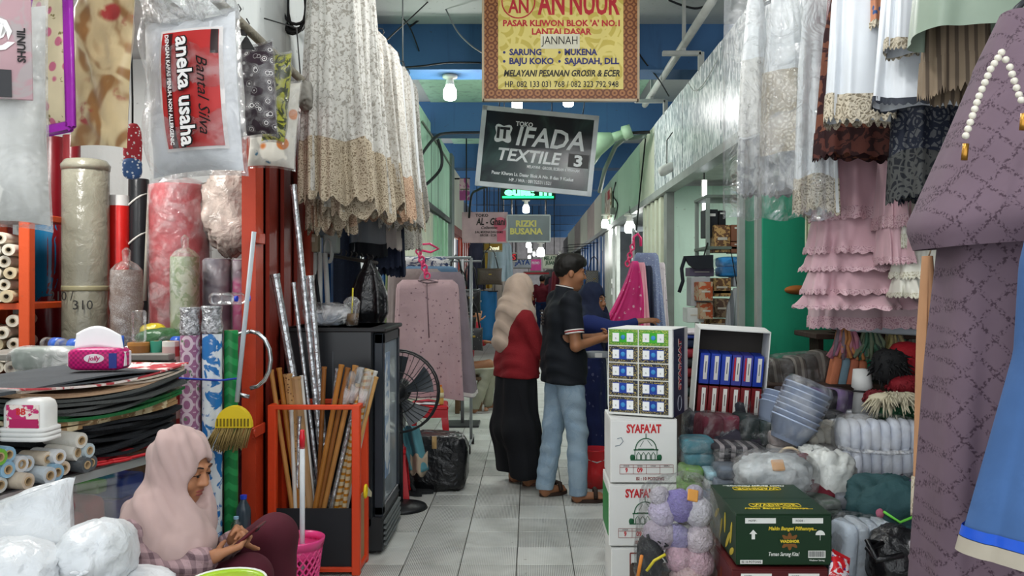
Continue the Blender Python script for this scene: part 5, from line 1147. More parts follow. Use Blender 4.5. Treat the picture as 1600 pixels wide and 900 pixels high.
for i, (x, y) in enumerate(((640, 772), (652, 770))):
    dd = 2017/(y-CY); t = thing('sandal', 'black sandal %s' % ('lying nearer the fridge' if i == 0 else 'lying nearer the black bag'), 'sandal', (PX(x, dd), dd-.0, 0), (0, 0, .9+.5*i))
    b = MB().prism([(.045*math.cos(a)*(1+.15*math.sin(a)), .12*math.sin(a)) for a in np.linspace(0, 2*PI, 19)[:-1]], 0, .025); b.build('sole', M('#25282a', .7), t, False).rotation_euler = (-PI/2, 0, 0)
    children(t)[-1].location = (0, 0, .0251); MB().tube([(-.045, .0, .02), (-.02, .04, .06), (.02, .04, .06), (.045, 0, .02)], .014, 6).build('strap', M('#2d3032', .7), t)
# bag stand
m_bb = gloss('black_leather', '#1b1b1d', bump=.3, bs=30); m_bb2 = mat('black_white_weave', '#232325', .6, col2='#b8b4aa', pk='quilt', ps=170)
st = thing('bag_stand', 'tall stand hung with handbags beside the grey post', 'stand', (PX(722, 9.0), 9.05, 0))
MB().tube([(0, 0, 0), (0, 0, 1.75)], .018, 8).build('pole', M('#8d8f90', .4), st); MB().box((0, 0, .012), (.36, .36, .024), bev=.004).build('base', M('#3a3c3e', .5), st, False)
for z in (1.72, 1.3): MB().tube([(-.2, 0, z), (.2, 0, z)], .012, 6).build('arm', M('#8d8f90', .4), st)
def children_last(): return [o for o in COL.objects if o.get('category') == 'bag'][-1]
def handbag(lab, px, py, d, w, h, m, sl=.28, rz=.2):
    t = thing('handbag', lab, 'bag', P(px, py, d), (0, 0, rz)); pillow_mesh(MB(), w, h, .10, seed=int(px), wr=.004, e=.35).build('bag_body', m, t)
    MB().tube([(-w*.35, 0, h*.42), (-w*.2, 0, h*.5+sl*.7), (0, 0, h*.5+sl), (w*.2, 0, h*.5+sl*.7), (w*.35, 0, h*.42)], .010, 6).build('strap', m_bb, t); MB().box((0, -.05, h*.12), (.05, .01, .02), bev=.003).build('clasp', M('#b89a4a', .3, metal=.8), t, False)
for lab, x, y, w, h, m in (('black quilted handbag high on the stand', 712, 455, .22, .20, m_bb), ('black and white woven bag on the stand', 720, 478, .24, .22, m_bb2), ('black shoulder bag with long straps on the stand', 735, 470, .22, .26, m_bb), ('large black tote low on the stand', 722, 515, .30, .26, m_bb), ('grey speckled bag low on the stand', 738, 530, .22, .24, mat('speckle_bag', '#3a3a3c', .6, col2='#b0aca4', pk='flecks', ps=40)), ('small black bag beside the tote', 706, 498, .2, .2, m_bb)):
    handbag(lab, x, y, 8.92-.03*(x % 5), w, h, m)
handbag('brown leather bag hanging beside the blue cloth', 765, 432, 14.2, .42, .28, mat('brown_leather', '#4a3d34', .4, bump=.3), .35); MB().tube([(0, 0, .45), (0, 0, 2.6)], .006, 5).build('cord', m_bk, children_last())
t = thing('hanging_cloth', 'plain blue cloth hanging under the brown bag', 'cloth', (PX(756, 14.5), 14.5, PZ(455, 14.5))); cloth_sheet(lambda u, v: (-.22+.44*u, .02*math.sin(9*u), -.85*v), 14, 8, 'cloth', mat('mid_blue_cloth', '#1d5a8c', .8), t); MB().tube([(-.24, 0, 0), (.24, 0, 0)], .012, 6).build('rod', m_bk, t); MB().tube([(0, 0, 0), (0, 0, ZC-t.location.z)], .008, 5).build('cord', m_bk, t)
for i, (x, d, y0, yb, w, c, lab) in enumerate(((783, 16.5, 378, 440, .20, '#9fb0bd', 'long pale blue grey garment hanging high'), (772, 17, 380, 440, .12, '#b9c4cc', 'narrow pale garment behind the blue grey one'), (757, 18, 395, 450, .14, '#c9a94a', 'mustard yellow garment deep on the left'), (745, 17.5, 380, 452, .16, '#3c3f57', 'dark slate garment beside the orange shutter'))):
    t = garment('hanging_garment', lab, 'garment', (PX(x, d), d, PZ(y0, d)), [(0, w*.7, .04), (.1, w, .08), (1, w*1.15, .12)], PZ(y0, d)-PZ(yb, d), mat('far_cloth_%d' % i, c, .8), nf=7, amp=.14, seed=i+70); MB().tube([(0, 0, 0), (0, 0, ZC-PZ(y0, d))], .008, 5).build('cord', m_bk, t)
bn = thing('wooden_bench', 'small wooden bench under the seated person', 'bench', (PX(733, 9.9), 9.95, 0))
MB().box((0, 0, .40), (.34, .30, .04), bev=.006).build('bench_top', M('#6a5440', .7), bn, False)
for x in (-.13, .13):
    for y in (-.11, .11): MB().box((x, y, .19), (.05, .05, .38), bev=.004).build('leg', M('#75593f', .7), bn, False)
# clutter at the far end: garments and stock on both sides
rr = random.Random(21); CF = ['#3a3f4a', '#6c5a60', '#8a8f98', '#5a3040', '#2f4a5c', '#a39a90', '#4d4d52', '#77606a', '#c2bdb8', '#7d3038']
NM = {'#3a3f4a': 'slate', '#6c5a60': 'dusky mauve', '#8a8f98': 'silver grey', '#5a3040': 'plum', '#2f4a5c': 'deep teal', '#a39a90': 'stone', '#4d4d52': 'charcoal', '#77606a': 'heather', '#c2bdb8': 'off-white', '#7d3038': 'brick red'}
for i in range(26):
    side = -1 if i % 2 else 1; d = 18.5+i*.75; x = side*rr.uniform(.75, 1.2); c = CF[rr.randrange(10)]; zt = rr.uniform(1.6, 2.1); L = rr.uniform(.7, 1.1); w = rr.uniform(.16, .26)
    t = garment('hanging_garment', '%s garment hanging far down the %s side of the aisle' % (NM[c], 'left' if side < 0 else 'right'), 'garment', (x, d, zt), [(0, w*.5, .04), (.1, w, .08), (1, w*1.2, .14)], L, mat('farc_'+c, c, .8), nf=6, amp=.14, seed=i+200, nv=10, group='far garments')
    MB().tube([(0, 0, 0), (0, 0, 2.3-zt), (side*(1.5-abs(x)), 0, 2.35-zt)], .008, 5).build('arm', m_bk, t)
# pink and blue dresses on the right of the aisle
rk2 = thing('clothes_stand', 'slim metal pole with an arm holding the pink dresses on the right', 'rack', (PX(992, 8.6), 8.75, 0))
MB().tube([(0, 0, .02), (0, 0, 2.05)], .016, 8).build('pole', M('#b9bcbd', .35, metal=.5), rk2); MB().box((0, 0, .012), (.4, .4, .024), bev=.004).build('base', M('#55585a', .5), rk2, False); MB().tube([(0, 0, 2.03), (0, -.4, 1.98)], .012, 6).build('arm', M('#b9bcbd', .35, metal=.5), rk2)
m_hpk = mat('hot_pink_print', '#d2357c', .7, col2='#e8b7c8', pk='flecks', ps=17, var=.1); m_lpk = mat('light_pink_cloth', '#d99aa6', .75)
bundle_dress('hot pink printed dress spread wide on the pink hanger', 992, 8.25, 408, 512, .035, .19, m_hpk, 14, .10, amp=.26, nf=7, rz=.1, sway=-.13)
bundle_dress('light pink dress beside the hot pink one', 1000, 8.3, 410, 514, .05, .10, m_lpk, 15, .07)
bundle_dress('grey blue dotted dress behind the pink ones', 1010, 8.6, 395, 512, .12, .18, mat('grey_blue_dots', '#7b86a6', .75, col2='#a9b2c8', pk='spots', ps=50), 16, .09)
bundle_dress('white floral dress edge beside the cream shutter', 1030, 8.8, 410, 512, .06, .09, mat('white_floral', '#d6ccd0', .75, col2='#8a6f86', pk='flecks', ps=30), 17, .06)
bundle_dress('navy dress hanging in the shade between the pink and grey ones', 1008, 8.45, 415, 514, .07, .09, m_nv, 18, .06)
t = thing('chain_hanger', 'bright pink hook hanger on the slim pole', 'hanger', P(990, 380, 8.35))
for i in range(6): MB().tube([(.022*math.cos(a)*(1 if i % 2 else .4)-.012*i, .022*math.cos(a)*(.4 if i % 2 else 1), -.04*i+.028*math.sin(a)) for a in np.linspace(0, 2*PI, 11)], .009, 5, False).build('link', m_hp, t)
MB().tube([(0, 0, .02), (.0, 0, .06), (.04, 0, .09), (.07, 0, .05), (.07, 0, -.03)], .014, 6).build('hook', m_hp, t)
handbag('patterned black and white bag hanging by the blue shutter', 928, 440, 18.5, .38, .5, m_bb2, .3); handbag('dark woven bag hanging beside the patterned one', 921, 462, 19.5, .34, .4, mat('dark_weave', '#3a3a40', .6, col2='#8a867c', pk='flecks', ps=24), .3)
# ------------------------------------------------------------------ right stall: stepped bench
bs = thing('stepped_bench', 'dark wooden stepped bench under the heap of goods', 'bench', (1.78, 3.0, 0))
m_dw = mat('dark_wood', '#3b2c24', .8, bump=.2)
for i, (y0, y1, z, x0) in enumerate(((.25, .80, .30, -.60), (.80, 1.22, .50, -.72), (1.22, 1.62, .70, -.80), (1.62, 2.2, .95, -.50))):
    MB().box(((x0+.95)/2, (y0+y1)/2, z/2), (.95-x0, y1-y0-.004, z), bev=.006).build('step', m_dw, bs, False)
# ------------------------------------------------------------------ cartons with printing
m_ct = mat('white_carton', '#e6e7e4', .6, var=.05); m_rd = M('#c32a30', .5, var=0.0); m_gn = M('#1f5a3a', .6, var=0.0); m_br = M('#8a3a34', .6, var=0.0); m_ink = M('#5a5a58', .6, var=0.0)
def ftext(t, s, x, z, w, h, y, m, bold=.0, shear=0.0, rot=None):
    o = text(s, h/.72, m, t, (x, y, z), rot or (PI/2, 0, 0), bold=bold, shear=shear); xs = [v.co.x for v in o.data.vertices]; ww = max(xs)-min(xs); o.scale = (w/ww, 1, 1)
    c = (max(xs)+min(xs))/2*o.scale[0]; mv = Euler(o.rotation_euler).to_matrix() @ Vector((c, 0, 0)); o.location = Vector(o.location)-mv; return o
def mosque(t, x, z, s, y):
    b = MB(); L = lambda pts, r=.012: b.tube([(x+px*s, y, z+pz*s) for px, pz in pts], r*s, 5)
    L([(-.5, 0), (.5, 0)], .02); L([(.34*math.cos(a), .34+.36*math.sin(a)) for a in np.linspace(0, PI, 15)], .018); L([(-.4, .33), (.4, .33)], .02); L([(0, .7), (0, .86)], .016); L([(-.36, 0), (-.36, .33)]); L([(.36, 0), (.36, .33)])
    for q in (-.24, -.08, .08, .24): L([(q-.06, 0), (q-.06, .16), (q, .25), (q+.06, .16), (q+.06, 0)], .014)
    L([(-.2, .42), (-.08, .62)], .008); L([(.05, .64), (.2, .45)], .008); L([(-.26, .36), (.26, .36)], .01)
    b.build('mosque_print', m_gn, t)
    b = MB()
    for q in (-.46, -.42, .42, .46): b.ell((x+q*s, y, z+.08*s), (.06*s, .004, .10*s), 8, 6)
    o = b.build('bush_print', m_gn, t); o['kind'] = 'stuff'
def syafaat(lab, loc, w, dp, h, rz=0.0, curl=False):
    t = carton('carton', lab, loc, w, dp, h, m_ct, rz); y = -dp/2-.0012
    ftext(t, "SYAFA'AT", 0, h*.85, w*.52, h*.13, y, m_rd, .0022); mosque(t, .01, h*.37, w*.46, y)
    b = MB(); x0, x1, z0, z1 = -w*.36, w*.44, h*.15, h*.295
    for z in (z0, z1, z1-.012): b.box(((x0+x1)/2, y, z), (x1-x0, .001, .0018))
    for k in range(5): b.box((x0+(x1-x0)*k/4, y, (z0+z1)/2), (.0018, .001, z1-z0))
    o = b.build('table_print', m_br, t, False); o['kind'] = 'stuff'
    ftext(t, '9', x0+(x1-x0)*.125, (z0+z1)/2-.005, .012, .022, y, m_rd, .001); ftext(t, '09', x0+(x1-x0)*.375, (z0+z1)/2-.005, .026, .022, y, m_rd, .001)
    for k, s in enumerate(('KODE', 'NOMOR', 'CORAK', 'SERI')): ftext(t, s, x0+(x1-x0)*(k+.5)/4, z1-.006, .026, .006, y, m_ink)
    ftext(t, 'ISI : 10 POTONG', .03, h*.075, w*.42, h*.05, y, m_br, .0006)
    if curl: MB().tube([(-w*.40, y, h*.70), (-w*.34, y, h*.72), (-w*.31, y, h*.66), (-w*.36, y, h*.60), (-w*.43, y, h*.585)], .0016, 5).build('pen_curl', M('#6a7a88', .6), t)
    return t
d0 = 4.1; XC = PX(1006, d0)
t = carton('carton', 'short white carton with a dark red framed panel at the bottom of the stack', (XC+.01, d0+.17, 0), .33, .34, .235, m_ct)
b = MB()
for s in (-1, 1): b.box((s*.095+.02, -.172, .12), (.006, .001, .18)); b.box((.02, -.172, .12+s*.09), (.19, .001, .006))
b.build('frame_print', m_br, t, False); b = MB().box((.02, -.172, .10), (.11, .001, .05), bev=.0); b.build('logo_patch', M('#7c2430', .6), t, False); ftext(t, 'MANGGA', .02, .10, .095, .026, -.1735, M('#f0e6dc', .5, var=0.0), .001)
t = syafaat('white carton with green mosque print, middle of the stack, with a green side', (XC-.004, d0+.17, .239), .325, .34, .298)
MB().box((-.1635, 0, .15), (.002, .30, .20)).build('green_side', M('#2f8a44', .5), t, False)
syafaat('white carton with green mosque print and a pen curl, under the display carton', (XC, d0+.165, .541), .318, .33, .305, 0, True)
# display carton
ph = math.radians(-24); zd = .85
t = carton('display_carton', 'white display carton with ten blue and green sarong packs and a navy side', (PX(1000, 4.2)+.055, 4.30, zd), .325, .30, .425, m_ct, ph); y = -.1515
m_gold = mat('gold_ornament', '#2c3040', .5, col2='#b7a55e', pk='lace', ps=90); m_grn2 = mat('green_ornament', '#5c9a3a', .5, col2='#b9c95e', pk='lace', ps=90); m_crd = M('#eef0f0', .5, var=0.0)
for r in range(5):
    for c in range(2):
        x = -.083+.152*c; z = .382-.082*r
        q = MB().box((x, y, z), (.146, .004, .076), bev=.001).build('pack_panel', m_grn2 if r == 0 else m_gold, t, False)
        MB().box((x, y-.003, z), (.105, .003, .050)).build('colour_field', M('#3fae2a' if r == 0 else '#1d3f9e', .4), q, False)
        for s in (-1, 1): MB().box((x+s*.036, y-.005, z), (.033, .003, .042)).build('card', m_crd, q, False)
        MB().ell((x, y-.005, z), (.012, .002, .012), 10, 6).build('emblem', M('#3d8fd0', .4), q)
        for s in (-1, 1): ftext(q, 'S', x+s*.036, z-.006, .006, .008, y-.0068, m_ink)
MB().box((.1635, -.03, .2125), (.002, .20, .42)).build('navy_side', M('#232c4e', .5), t, False)
ftext(t, "SYAFA'AT", .168, .25, .25, .05, 0, M('#f2efe8', .5, var=0.0), .005, rot=(PI/2, -PI/2, PI/2)); 
ftext(t, "SYAFA'AT", .169, .25, .25, .05, 0, m_rd, .0015, rot=(PI/2, -PI/2, PI/2))
for o in children(t)[-2:]: o.location.y = -.03
MB().lathe([(.035, 0), (.038, 0), (.038, .002), (.035, .002)], 20, (.1655, -.03, .06), Euler((0, PI/2, 0)), close=True).build('dome_print', M('#c9ccd8', .5), t, False)
# open carton with twelve small boxes
oc = thing('open_carton', 'open white carton standing on its side, filled with small boxes', 'box', (PX(1137, 4.5), 4.55, .795), (.10, .06, -.05))
W_, H_, D_ = .36, .47, .16
for c_, s_, nm in (((-W_/2, 0, H_/2), (.006, D_, H_), 'side_wall'), ((W_/2, 0, H_/2), (.006, D_, H_), 'side_wall'), ((0, 0, .003), (W_, D_, .006), 'lower_wall'), ((0, 0, H_-.003), (W_, D_, .006), 'upper_wall')): MB().box(c_, s_).build(nm, m_ct, oc, False)
MB().box((0, D_/2-.004, H_/2), (W_-.008, .006, H_-.012)).build('back_wall', M('#3c3834', .8), oc, False)
Mo = Matrix.Translation(oc.location) @ Euler(oc.rotation_euler).to_matrix().to_4x4()
for r in range(2):
    for c in range(6):
        col = ('#1f3fae' if c not in (3, 4) else '#3a3f9e') if r else '#7a2226'; x = -.138+.0552*c; z = .0065+r*.170
        t = thing('small_box', '%s small box with a white label strip, %s in the open carton' % (('red-striped blue' if c in (3, 4) else 'plain blue') if r else 'dark red', 'upper row' if r else 'lower row'), 'box', Mo @ Vector((x, -.005, z)), oc.rotation_euler, ('red-striped blue boxes' if c in (3, 4) else 'plain blue boxes')+' in the open carton' if r else 'dark red boxes in the open carton')
        MB().box((0, 0, .081), (.051, .12, .160), bev=.002).build('carton', gloss('sb_'+col, col, bump=0), t, False)
        MB().box((.004, -.0612, .088), (.020, .0015, .125)).build('label_strip', M('#eceae4', .5), t, False); MB().box((.004, -.0625, .09), (.004, .001, .06)).build('printed_line', m_ink, t, False)
        if r and c in (3, 4): MB().box((-.013, -.0615, .088), (.008, .0015, .12)).build('red_stripe', m_rd, t, False)
# green sarong cartons
m_wg = mat('dark_green_carton', '#17361f', .4, var=.06); m_yl = M('#ecd03a', .5, var=0.0); m_wh = M('#eef0ea', .5, var=0.0)
def wadimor(lab, loc, w, dp, h, m, top=True, rz=0.0):
    t = carton('carton', lab, loc, w, dp, h, m, rz); y = -dp/2-.0012
    for s, x in (('MOTIF :', -.085), ('KODE :', .085)): MB().box((x, y, h*.87), (w*.32, .001, .019), bev=.0).build('blank_label', m_wh, t, False); ftext(t, s, x-.028, h*.87, .03, .007, y-.001, m_ink)
    if top:
        ftext(t, 'Makin Banget Pilihannya...', .03, h*.72, w*.50, .013, y, m_yl, .0004, .25)
        b = MB().prism([(.02+.03*(1+.25*math.cos(8*a))*math.cos(a), h*.48+.026*(1+.25*math.cos(8*a))*math.sin(a)) for a in np.linspace(0, 2*PI, 49)[:-1]], y-.001, y); b.build('star_logo', mat('star_brown', '#8a5a2a', .5), t, False)
        MB().box((.02, y-.001, h*.48), (.078, .001, .017)).build('logo_band', m_wg, t, False); ftext(t, 'WADIMOR', .02, h*.48, .07, .010, y-.002, m_yl, .0006)
        ftext(t, 'Teman Sarung Kita!', .0, h*.235, w*.32, .014, y, m_wh, .0002, .3); MB().box((-.118, y, h*.09), (.08, .001, .014)).build('count_label', m_wh, t, False); ftext(t, 'ISI 10 POTONG', -.118, h*.09, .07, .007, y-.001, m_ink, .0002)
        b = MB().box((.118, y, h*.235), (.062, .001, .026)); b.build('barcode_field', m_wh, t, False); b = MB(); rr = random.Random(1)
        for k in range(22): b.box((.09+.0026*k, y-.001, h*.24), (rr.choice((.0008, .0014)), .0008, .02))
        o = b.build('barcode_bars', m_bk, t, False); o['kind'] = 'stuff'; ftext(t, 'Wadimor Sarung', .118, h*.12, .055, .006, y, m_wh)
        b = MB().prism([(-.125, h*.62), (-.111, h*.70), (-.097, h*.62), (-.105, h*.62), (-.105, h*.52), (-.117, h*.52), (-.117, h*.62)], y-.001, y); b.build('arrow_mark', m_wh, t, False)
        b = MB().prism([(.13+.017*math.cos(a), h*.60+.017*math.sin(a)) for a in np.linspace(0, PI, 11)], y-.001, y); b.tube([(.13, y, h*.6), (.13, y, h*.5)], .001, 4); o = b.build('umbrella_mark', m_wh, t, False); o['kind'] = 'stuff'
        zt = h+.0012
        for yy, r_, s in ((-.15, 0, 1), (.11, PI, 1)):
            b = MB().tube([((.095)*math.copysign(abs(math.cos(a))**.4, math.cos(a)), yy+.040+.026*math.copysign(abs(math.sin(a))**.4, math.sin(a)), zt) for a in np.linspace(0, 2*PI, 29)], .0014, 4, False); b.build('oval_outline', m_yl, t)
            o = ftext(t, 'WADIMOR', 0, 0, .165, .030, 0, m_yl, .0007, rot=(0, 0, r_)); o.location = Vector((o.location.x, yy+.04, zt))
            o = ftext(t, 'Makin Banget Pilihannya...', 0, 0, .25, .016, 0, m_yl if r_ == 0 else m_wh, .0005, .25, rot=(0, 0, r_)); o.location = Vector((o.location.x, yy-.005 if r_ == 0 else yy+.085, zt))
    xs = -w/2-.0012
    for k, (yy, zz, l, an) in enumerate(((-.15, .10, .09, .3), (-.10, .06, .11, -.2), (-.05, .11, .08, .5), (.02, .07, .10, .1), (.09, .11, .09, -.4), (-.16, .035, .07, -.5))):
        b = MB().prism([(l*.5*math.cos(a), .012*math.sin(a)) for a in np.linspace(0, 2*PI, 15)[:-1]], -.0005, .0005); o = b.build('leaf_print', M('#c9b23c' if top else '#7a3a20', .5), t, False); o.location = (xs, yy, zz); o.rotation_euler = (0, an+PI/2-.6, PI/2)
    return t
d1 = 3.1; xw = PX(1225, d1)
wadimor('maroon sarong carton under the green one', (xw-.02, d1+.20, .28+.0), .345, .44, .193, mat('maroon_carton', '#5a1c1e', .45), False)
wadimor('dark green sarong carton with yellow lettering on top', (xw, d1+.225, .476), .345, .45, .19, m_wg, True)
tag(MB().box((xw, d1+.2, .139), (.36, .44, .277), bev=.006).build('carton', M('#7a5a3c', .7)), 'plain brown carton lowest under the sarong cartons', 'box')
t = thing('snack_pack', 'glossy red snack pack with blue marks beside the green carton', 'package', P(1311, 893, 3.1), (-.5, .5, .2)); pillow_mesh(MB(), .085, .12, .05, seed=3, wr=.006).build('pack_body', mat('red_snack', '#d8262e', .25, col2='#f0e8ee', pk='camo', ps=26, col3='#2a3a9a'), t)
for z in (-.062, .062): MB().box((0, 0, z), (.08, .003, .012)).build('crimped_end', M('#c9262e', .3), t, False)
# ------------------------------------------------------------------ the heap
def AT(x, y, d): return P(x, y, d)
C_ = lambda c, **k: mat('cl_'+c+str(len(k)), c, .75, bump=.35, bs=28, **k)
def bun(lab, x0, x1, y0, y1, d, cols, n=3, axis='x', dep=None, rot=(0, 0, 0), wrap=True, string=None, seed=None, mats=None, name='wrapped_bundle', part='folded_cloth', wm=None):
    w = (x1-x0)*d/F; h = (y1-y0)*d/F; dep = dep or max(.16, .8*w)
    return pack(name, lab, P((x0+x1)/2, y1, d+dep*.4), (w, dep, h), mats or [C_(c) for c in cols], n, rot, 'bundle', seed if seed is not None else int(x0+y0), axis, wrap, string, part=part, wrapm=wm)
bun('brown grey striped sarong bundle in film against the emerald wall', 1196, 1296, 552, 612, 4.75, [], 5, 'x', .2, (0, -.12, .1), mats=[mat('brown_stripe', '#5d5650', .7, col2='#8d867c', pk='stx', ps=160), C_('#4e4a46')])
bun('orange and blue folded cloths tied together in the heap', 1288, 1340, 553, 612, 4.65, ['#cf7f5c', '#7d9aa8', '#c9775a'], 4, 'x', .18, (0, .2, -.1), False, M('#3a2c28', .7))
t = thing('bowl_stack', 'tilted stack of nested pale blue basins in clear film', 'basins', P(1228, 690, 4.1), (0, .42, .1))
for k in range(7): MB().lathe([(.075, .028*k), (.108, .10+.028*k), (.114, .10+.028*k), (.114, .108+.028*k), (.104, .108+.028*k), (.07, .034+.028*k)], 26).build('basin', mat('pale_blue_plastic', '#aebcd6', .4, var=.05), t)
MB().lathe([(.07, -.004), (.112, .08), (.12, .28), (.10, .31), (.04, .315)], 24).build('plastic_wrap', m_clear, t)
t = thing('bowl_stack', 'short stack of pale blue basins lying behind the tilted stack', 'basins', P(1207, 668, 4.25), (0, .5, .4))
for k in range(3): MB().lathe([(.075, .028*k), (.108, .10+.028*k), (.114, .10+.028*k), (.104, .108+.028*k), (.07, .034+.028*k)], 24).build('basin', mat('pale_blue_plastic', '#aebcd6', .4), t)
bun('purple and black scarves squeezed in film below the orange cloths', 1262, 1322, 604, 648, 4.45, ['#5d4a72', '#2c2a33', '#8a6fa0'], 4, 'x', .2, (0, .15, .2))
bun('black scarves in film under the purple ones', 1268, 1312, 640, 672, 4.3, ['#202228', '#33353c'], 3, 'x', .2)
bun('cream folded cloth in a tight clear pack', 1250, 1312, 662, 706, 4.15, ['#c9c4b6', '#d6d2c6'], 4, 'x', .2, (0, -.2, .2))
bun('pale floral cloth pack under the basins', 1196, 1246, 672, 715, 4.1, ['#c8c1bd', '#b7a9a5'], 2, 'z', .18)
sack('plastic_bag', 'crumpled translucent white bag beside the maroon roll', P(1296, 795, 3.85), .115, .1, .13, gloss('white_crumple', '#d3d6d2', bump=1.1, bs=9, var=.2), seed=21, amp=.2, crease=.14)
sack('plastic_bag', 'translucent white bag with a dark strap below the cream pack', P(1270, 735, 4.0), .08, .09, .06, gloss('white_crumple', '#d3d6d2'), seed=24, amp=.2, crease=.14, knot=(-.3, -1, .6), tie=M('#2c2c2e', .6))
# white glove packs: two tiers of upright folded pairs with a band
m_gl = mat('white_cotton', '#d8dde8', .8, var=.1, bump=.3, bs=30)
t = thing('glove_bundle', 'bundle of folded white gloves strapped with a clear band', 'bundle', P(1372, 745, 4.05), (0, 0, -.08))
for r in range(2):
    for k in range(8):
        x = -.165+.045*k; MB().ell((x, -.03+.02*r+R.uniform(-.008, .008), .07+.13*r+R.uniform(-.008, .008)), (.025, .075, .075), 12, 9, e=.6, amp=.06, seed=k+20*r).build('folded_glove', m_gl, t)
MB().tube([(-.2, -.06, .145), (-.1, -.115, .14), (0, -.12, .135), (.1, -.115, .14), (.2, -.06, .15)], .011, 6).build('band', plastic('band_film', haze=.4), t)
MB().ell((0, 0, .14), (.21, .11, .155), 26, 14, e=.5, amp=.08, seed=5).build('plastic_wrap', m_clear, t)
bun('white cloth pack lying left of the gloves, in creased film', 1296, 1335, 655, 745, 4.2, ['#d6d9dc', '#c9cbc6'], 3, 'z', .2)
t = thing('paper_cup_sleeve', 'white paper wrapper standing among the scarves', 'paper', P(1347, 645, 4.35)); MB().lathe([(.05, 0), (.038, .12), (.052, .13), (.044, .22), (.0, .225)], 14).build('wrapper', M('#dcdcda', .6), t); MB().tube([(-.06, -.03, .115), (0, -.05, .112), (.06, -.03, .118)], .005, 5).build('string', m_bk, t); ftext(t, 'S', 0, .05, .012, .018, -.051, M('#8a8a88', .5))
def fluffy(lab, x, y, d, rx, ry, rz_, col, seed, n=150, L=.035, name='fluffy_scarf', droop=.5, kind='scarf'):
    c = P(x, y, d); t = thing(name, lab, kind, c); b = MB(); b.ell((0, 0, 0), (rx, ry, rz_), 18, 10, e=.8, amp=.15, seed=seed); b.build('fabric', C_(col), t); rr = random.Random(seed); b = MB()
    for i in range(n):
        a, q = rr.uniform(0, 2*PI), rr.uniform(-1, 1); s = math.sqrt(1-q*q); dv = Vector((s*math.cos(a), s*math.sin(a), q)); p = Vector((dv.x*rx, dv.y*ry, dv.z*rz_))*.95
        e = p+dv*L*rr.uniform(.5, 1)+Vector((rr.uniform(-1, 1)*.4, -.2, -droop))*L
        b.tube([p, (p+e)/2+dv*.004, e], [.007, .005, .0015], 4)
    o = b.build('tufts', C_(col), t); o['kind'] = 'stuff'; return t
fluffy('fluffy black scarf heaped beside the red one', 1390, 572, 4.25, .085, .07, .085, '#17181a', 1)
fluffy('bright red knitted scarf heaped above the cream fringe', 1418, 560, 4.35, .09, .08, .08, '#a31a26', 2, 120, .02)
fluffy('dark red scarf squeezed under the black one', 1415, 602, 4.2, .08, .07, .045, '#7c1420', 3, 120, .02)
fluffy('cream fringed scarf with loose tassels', 1400, 622, 4.1, .12, .05, .028, '#cfc6ac', 4, 200, .05, droop=.9)
fluffy('maroon strip of scarf between the cream tassels', 1368, 620, 4.15, .05, .05, .03, '#6a1822', 5, 80, .02)
fluffy('dark green scarf below the cream fringe', 1405, 645, 4.1, .12, .06, .045, '#0f3d24', 6, 160, .025)
def strands(lab, x, y0, y1, d, cols, seed, n=26, w=.07):
    t = thing('hanging_scarves', lab, 'scarves', P(x, y0, d)); rr = random.Random(seed); h = (y1-y0)*d/F
    for k, c in enumerate(cols):
        b = MB()
        for i in range(n//len(cols)):
            a = rr.uniform(-1, 1); b.tube([(a*w*.4, rr.uniform(-.02, .02), 0), (a*w*.8+rr.uniform(-.01, .01), -.02+rr.uniform(-.03, .02), -h*.5), (a*w*1.3+.03*rr.uniform(-1, 1), -.03+rr.uniform(-.03, .02), -h*rr.uniform(.85, 1.05))], [.007, .012, .009], 6)
        o = b.build('scarf', C_(c), t); o['kind'] = 'stuff'
    return t
strands('pink and orange scarves hanging over the striped bundle', 1322, 497, 560, 4.7, ['#c98a94', '#d8925a', '#b9748a', '#8f7f8a'], 3, 32)
strands('green and grey scarves hanging beside the pink ones', 1358, 508, 560, 4.7, ['#4f7a62', '#7d8a70', '#3f4d48'], 4, 27)
strands('beige and yellow scarves hanging under the white linen', 1395, 512, 556, 4.75, ['#a8986f', '#c8b87c', '#8f8c80'], 5, 27)
strands('grey scarves hanging deep under the white linen', 1428, 515, 570, 4.8, ['#6d6f66', '#83837a'], 6, 24)
# white linen stack on a shelf
sf = thing('goods_ledge', 'wooden shelf inside the right stall', 'shelf', (1.98, 4.95, 1.2)); MB().box((.15, 0, 0), (1.1, .4, .03), bev=.004).build('board', m_dw, sf, False)
for x in (-.3, .5): MB().box((x, .1, -.15), (.03, .16, .28)).build('bracket', m_dw, sf, False)
pack('linen_stack', 'stack of folded white linen tied with brown string', (PX(1377, 4.75), 4.82, 1.218), (.56, .32, .20), [mat('white_linen', '#d3dbe3', .8, var=.08), mat('white_linen2', '#c9d3dc', .8)], 5, (0, .06, .1), 'bundle', 3, 'z', False, M('#5a3a30', .7))
# bundles near the cartons
bun('maroon folded cloth in glossy film with white tags', 1090, 1150, 645, 698, 4.25, ['#5f2432', '#6d2c3c'], 2, 'x', .22, (0, .05, .1))
bun('dark green folded cloth in glossy film beside the maroon one', 1148, 1202, 648, 702, 4.2, ['#1f2c2c', '#2a3a38'], 2, 'x', .22, (0, .08, .1))
bun('dark navy cloth deep behind the display carton', 1068, 1100, 640, 690, 4.45, ['#1f2433', '#2c2c38'], 2, 'z', .2)
bun('teal folded cloth in film', 1062, 1112, 683, 726, 4.05, ['#5d93a0', '#4f8794'], 2, 'z', .2)
bun('black and white striped cloth in film beside the teal one', 1108, 1192, 692, 732, 4.0, [], 4, 'z', .2, (0, .06, 0), mats=[mat('dark_stripe', '#2c2a30', .7, col2='#8c8688', pk='stx', ps=120)])
bun('lime green folded cloth in film', 1060, 1096, 727, 768, 3.95, ['#86b35e', '#79a652'], 2, 'z', .2)
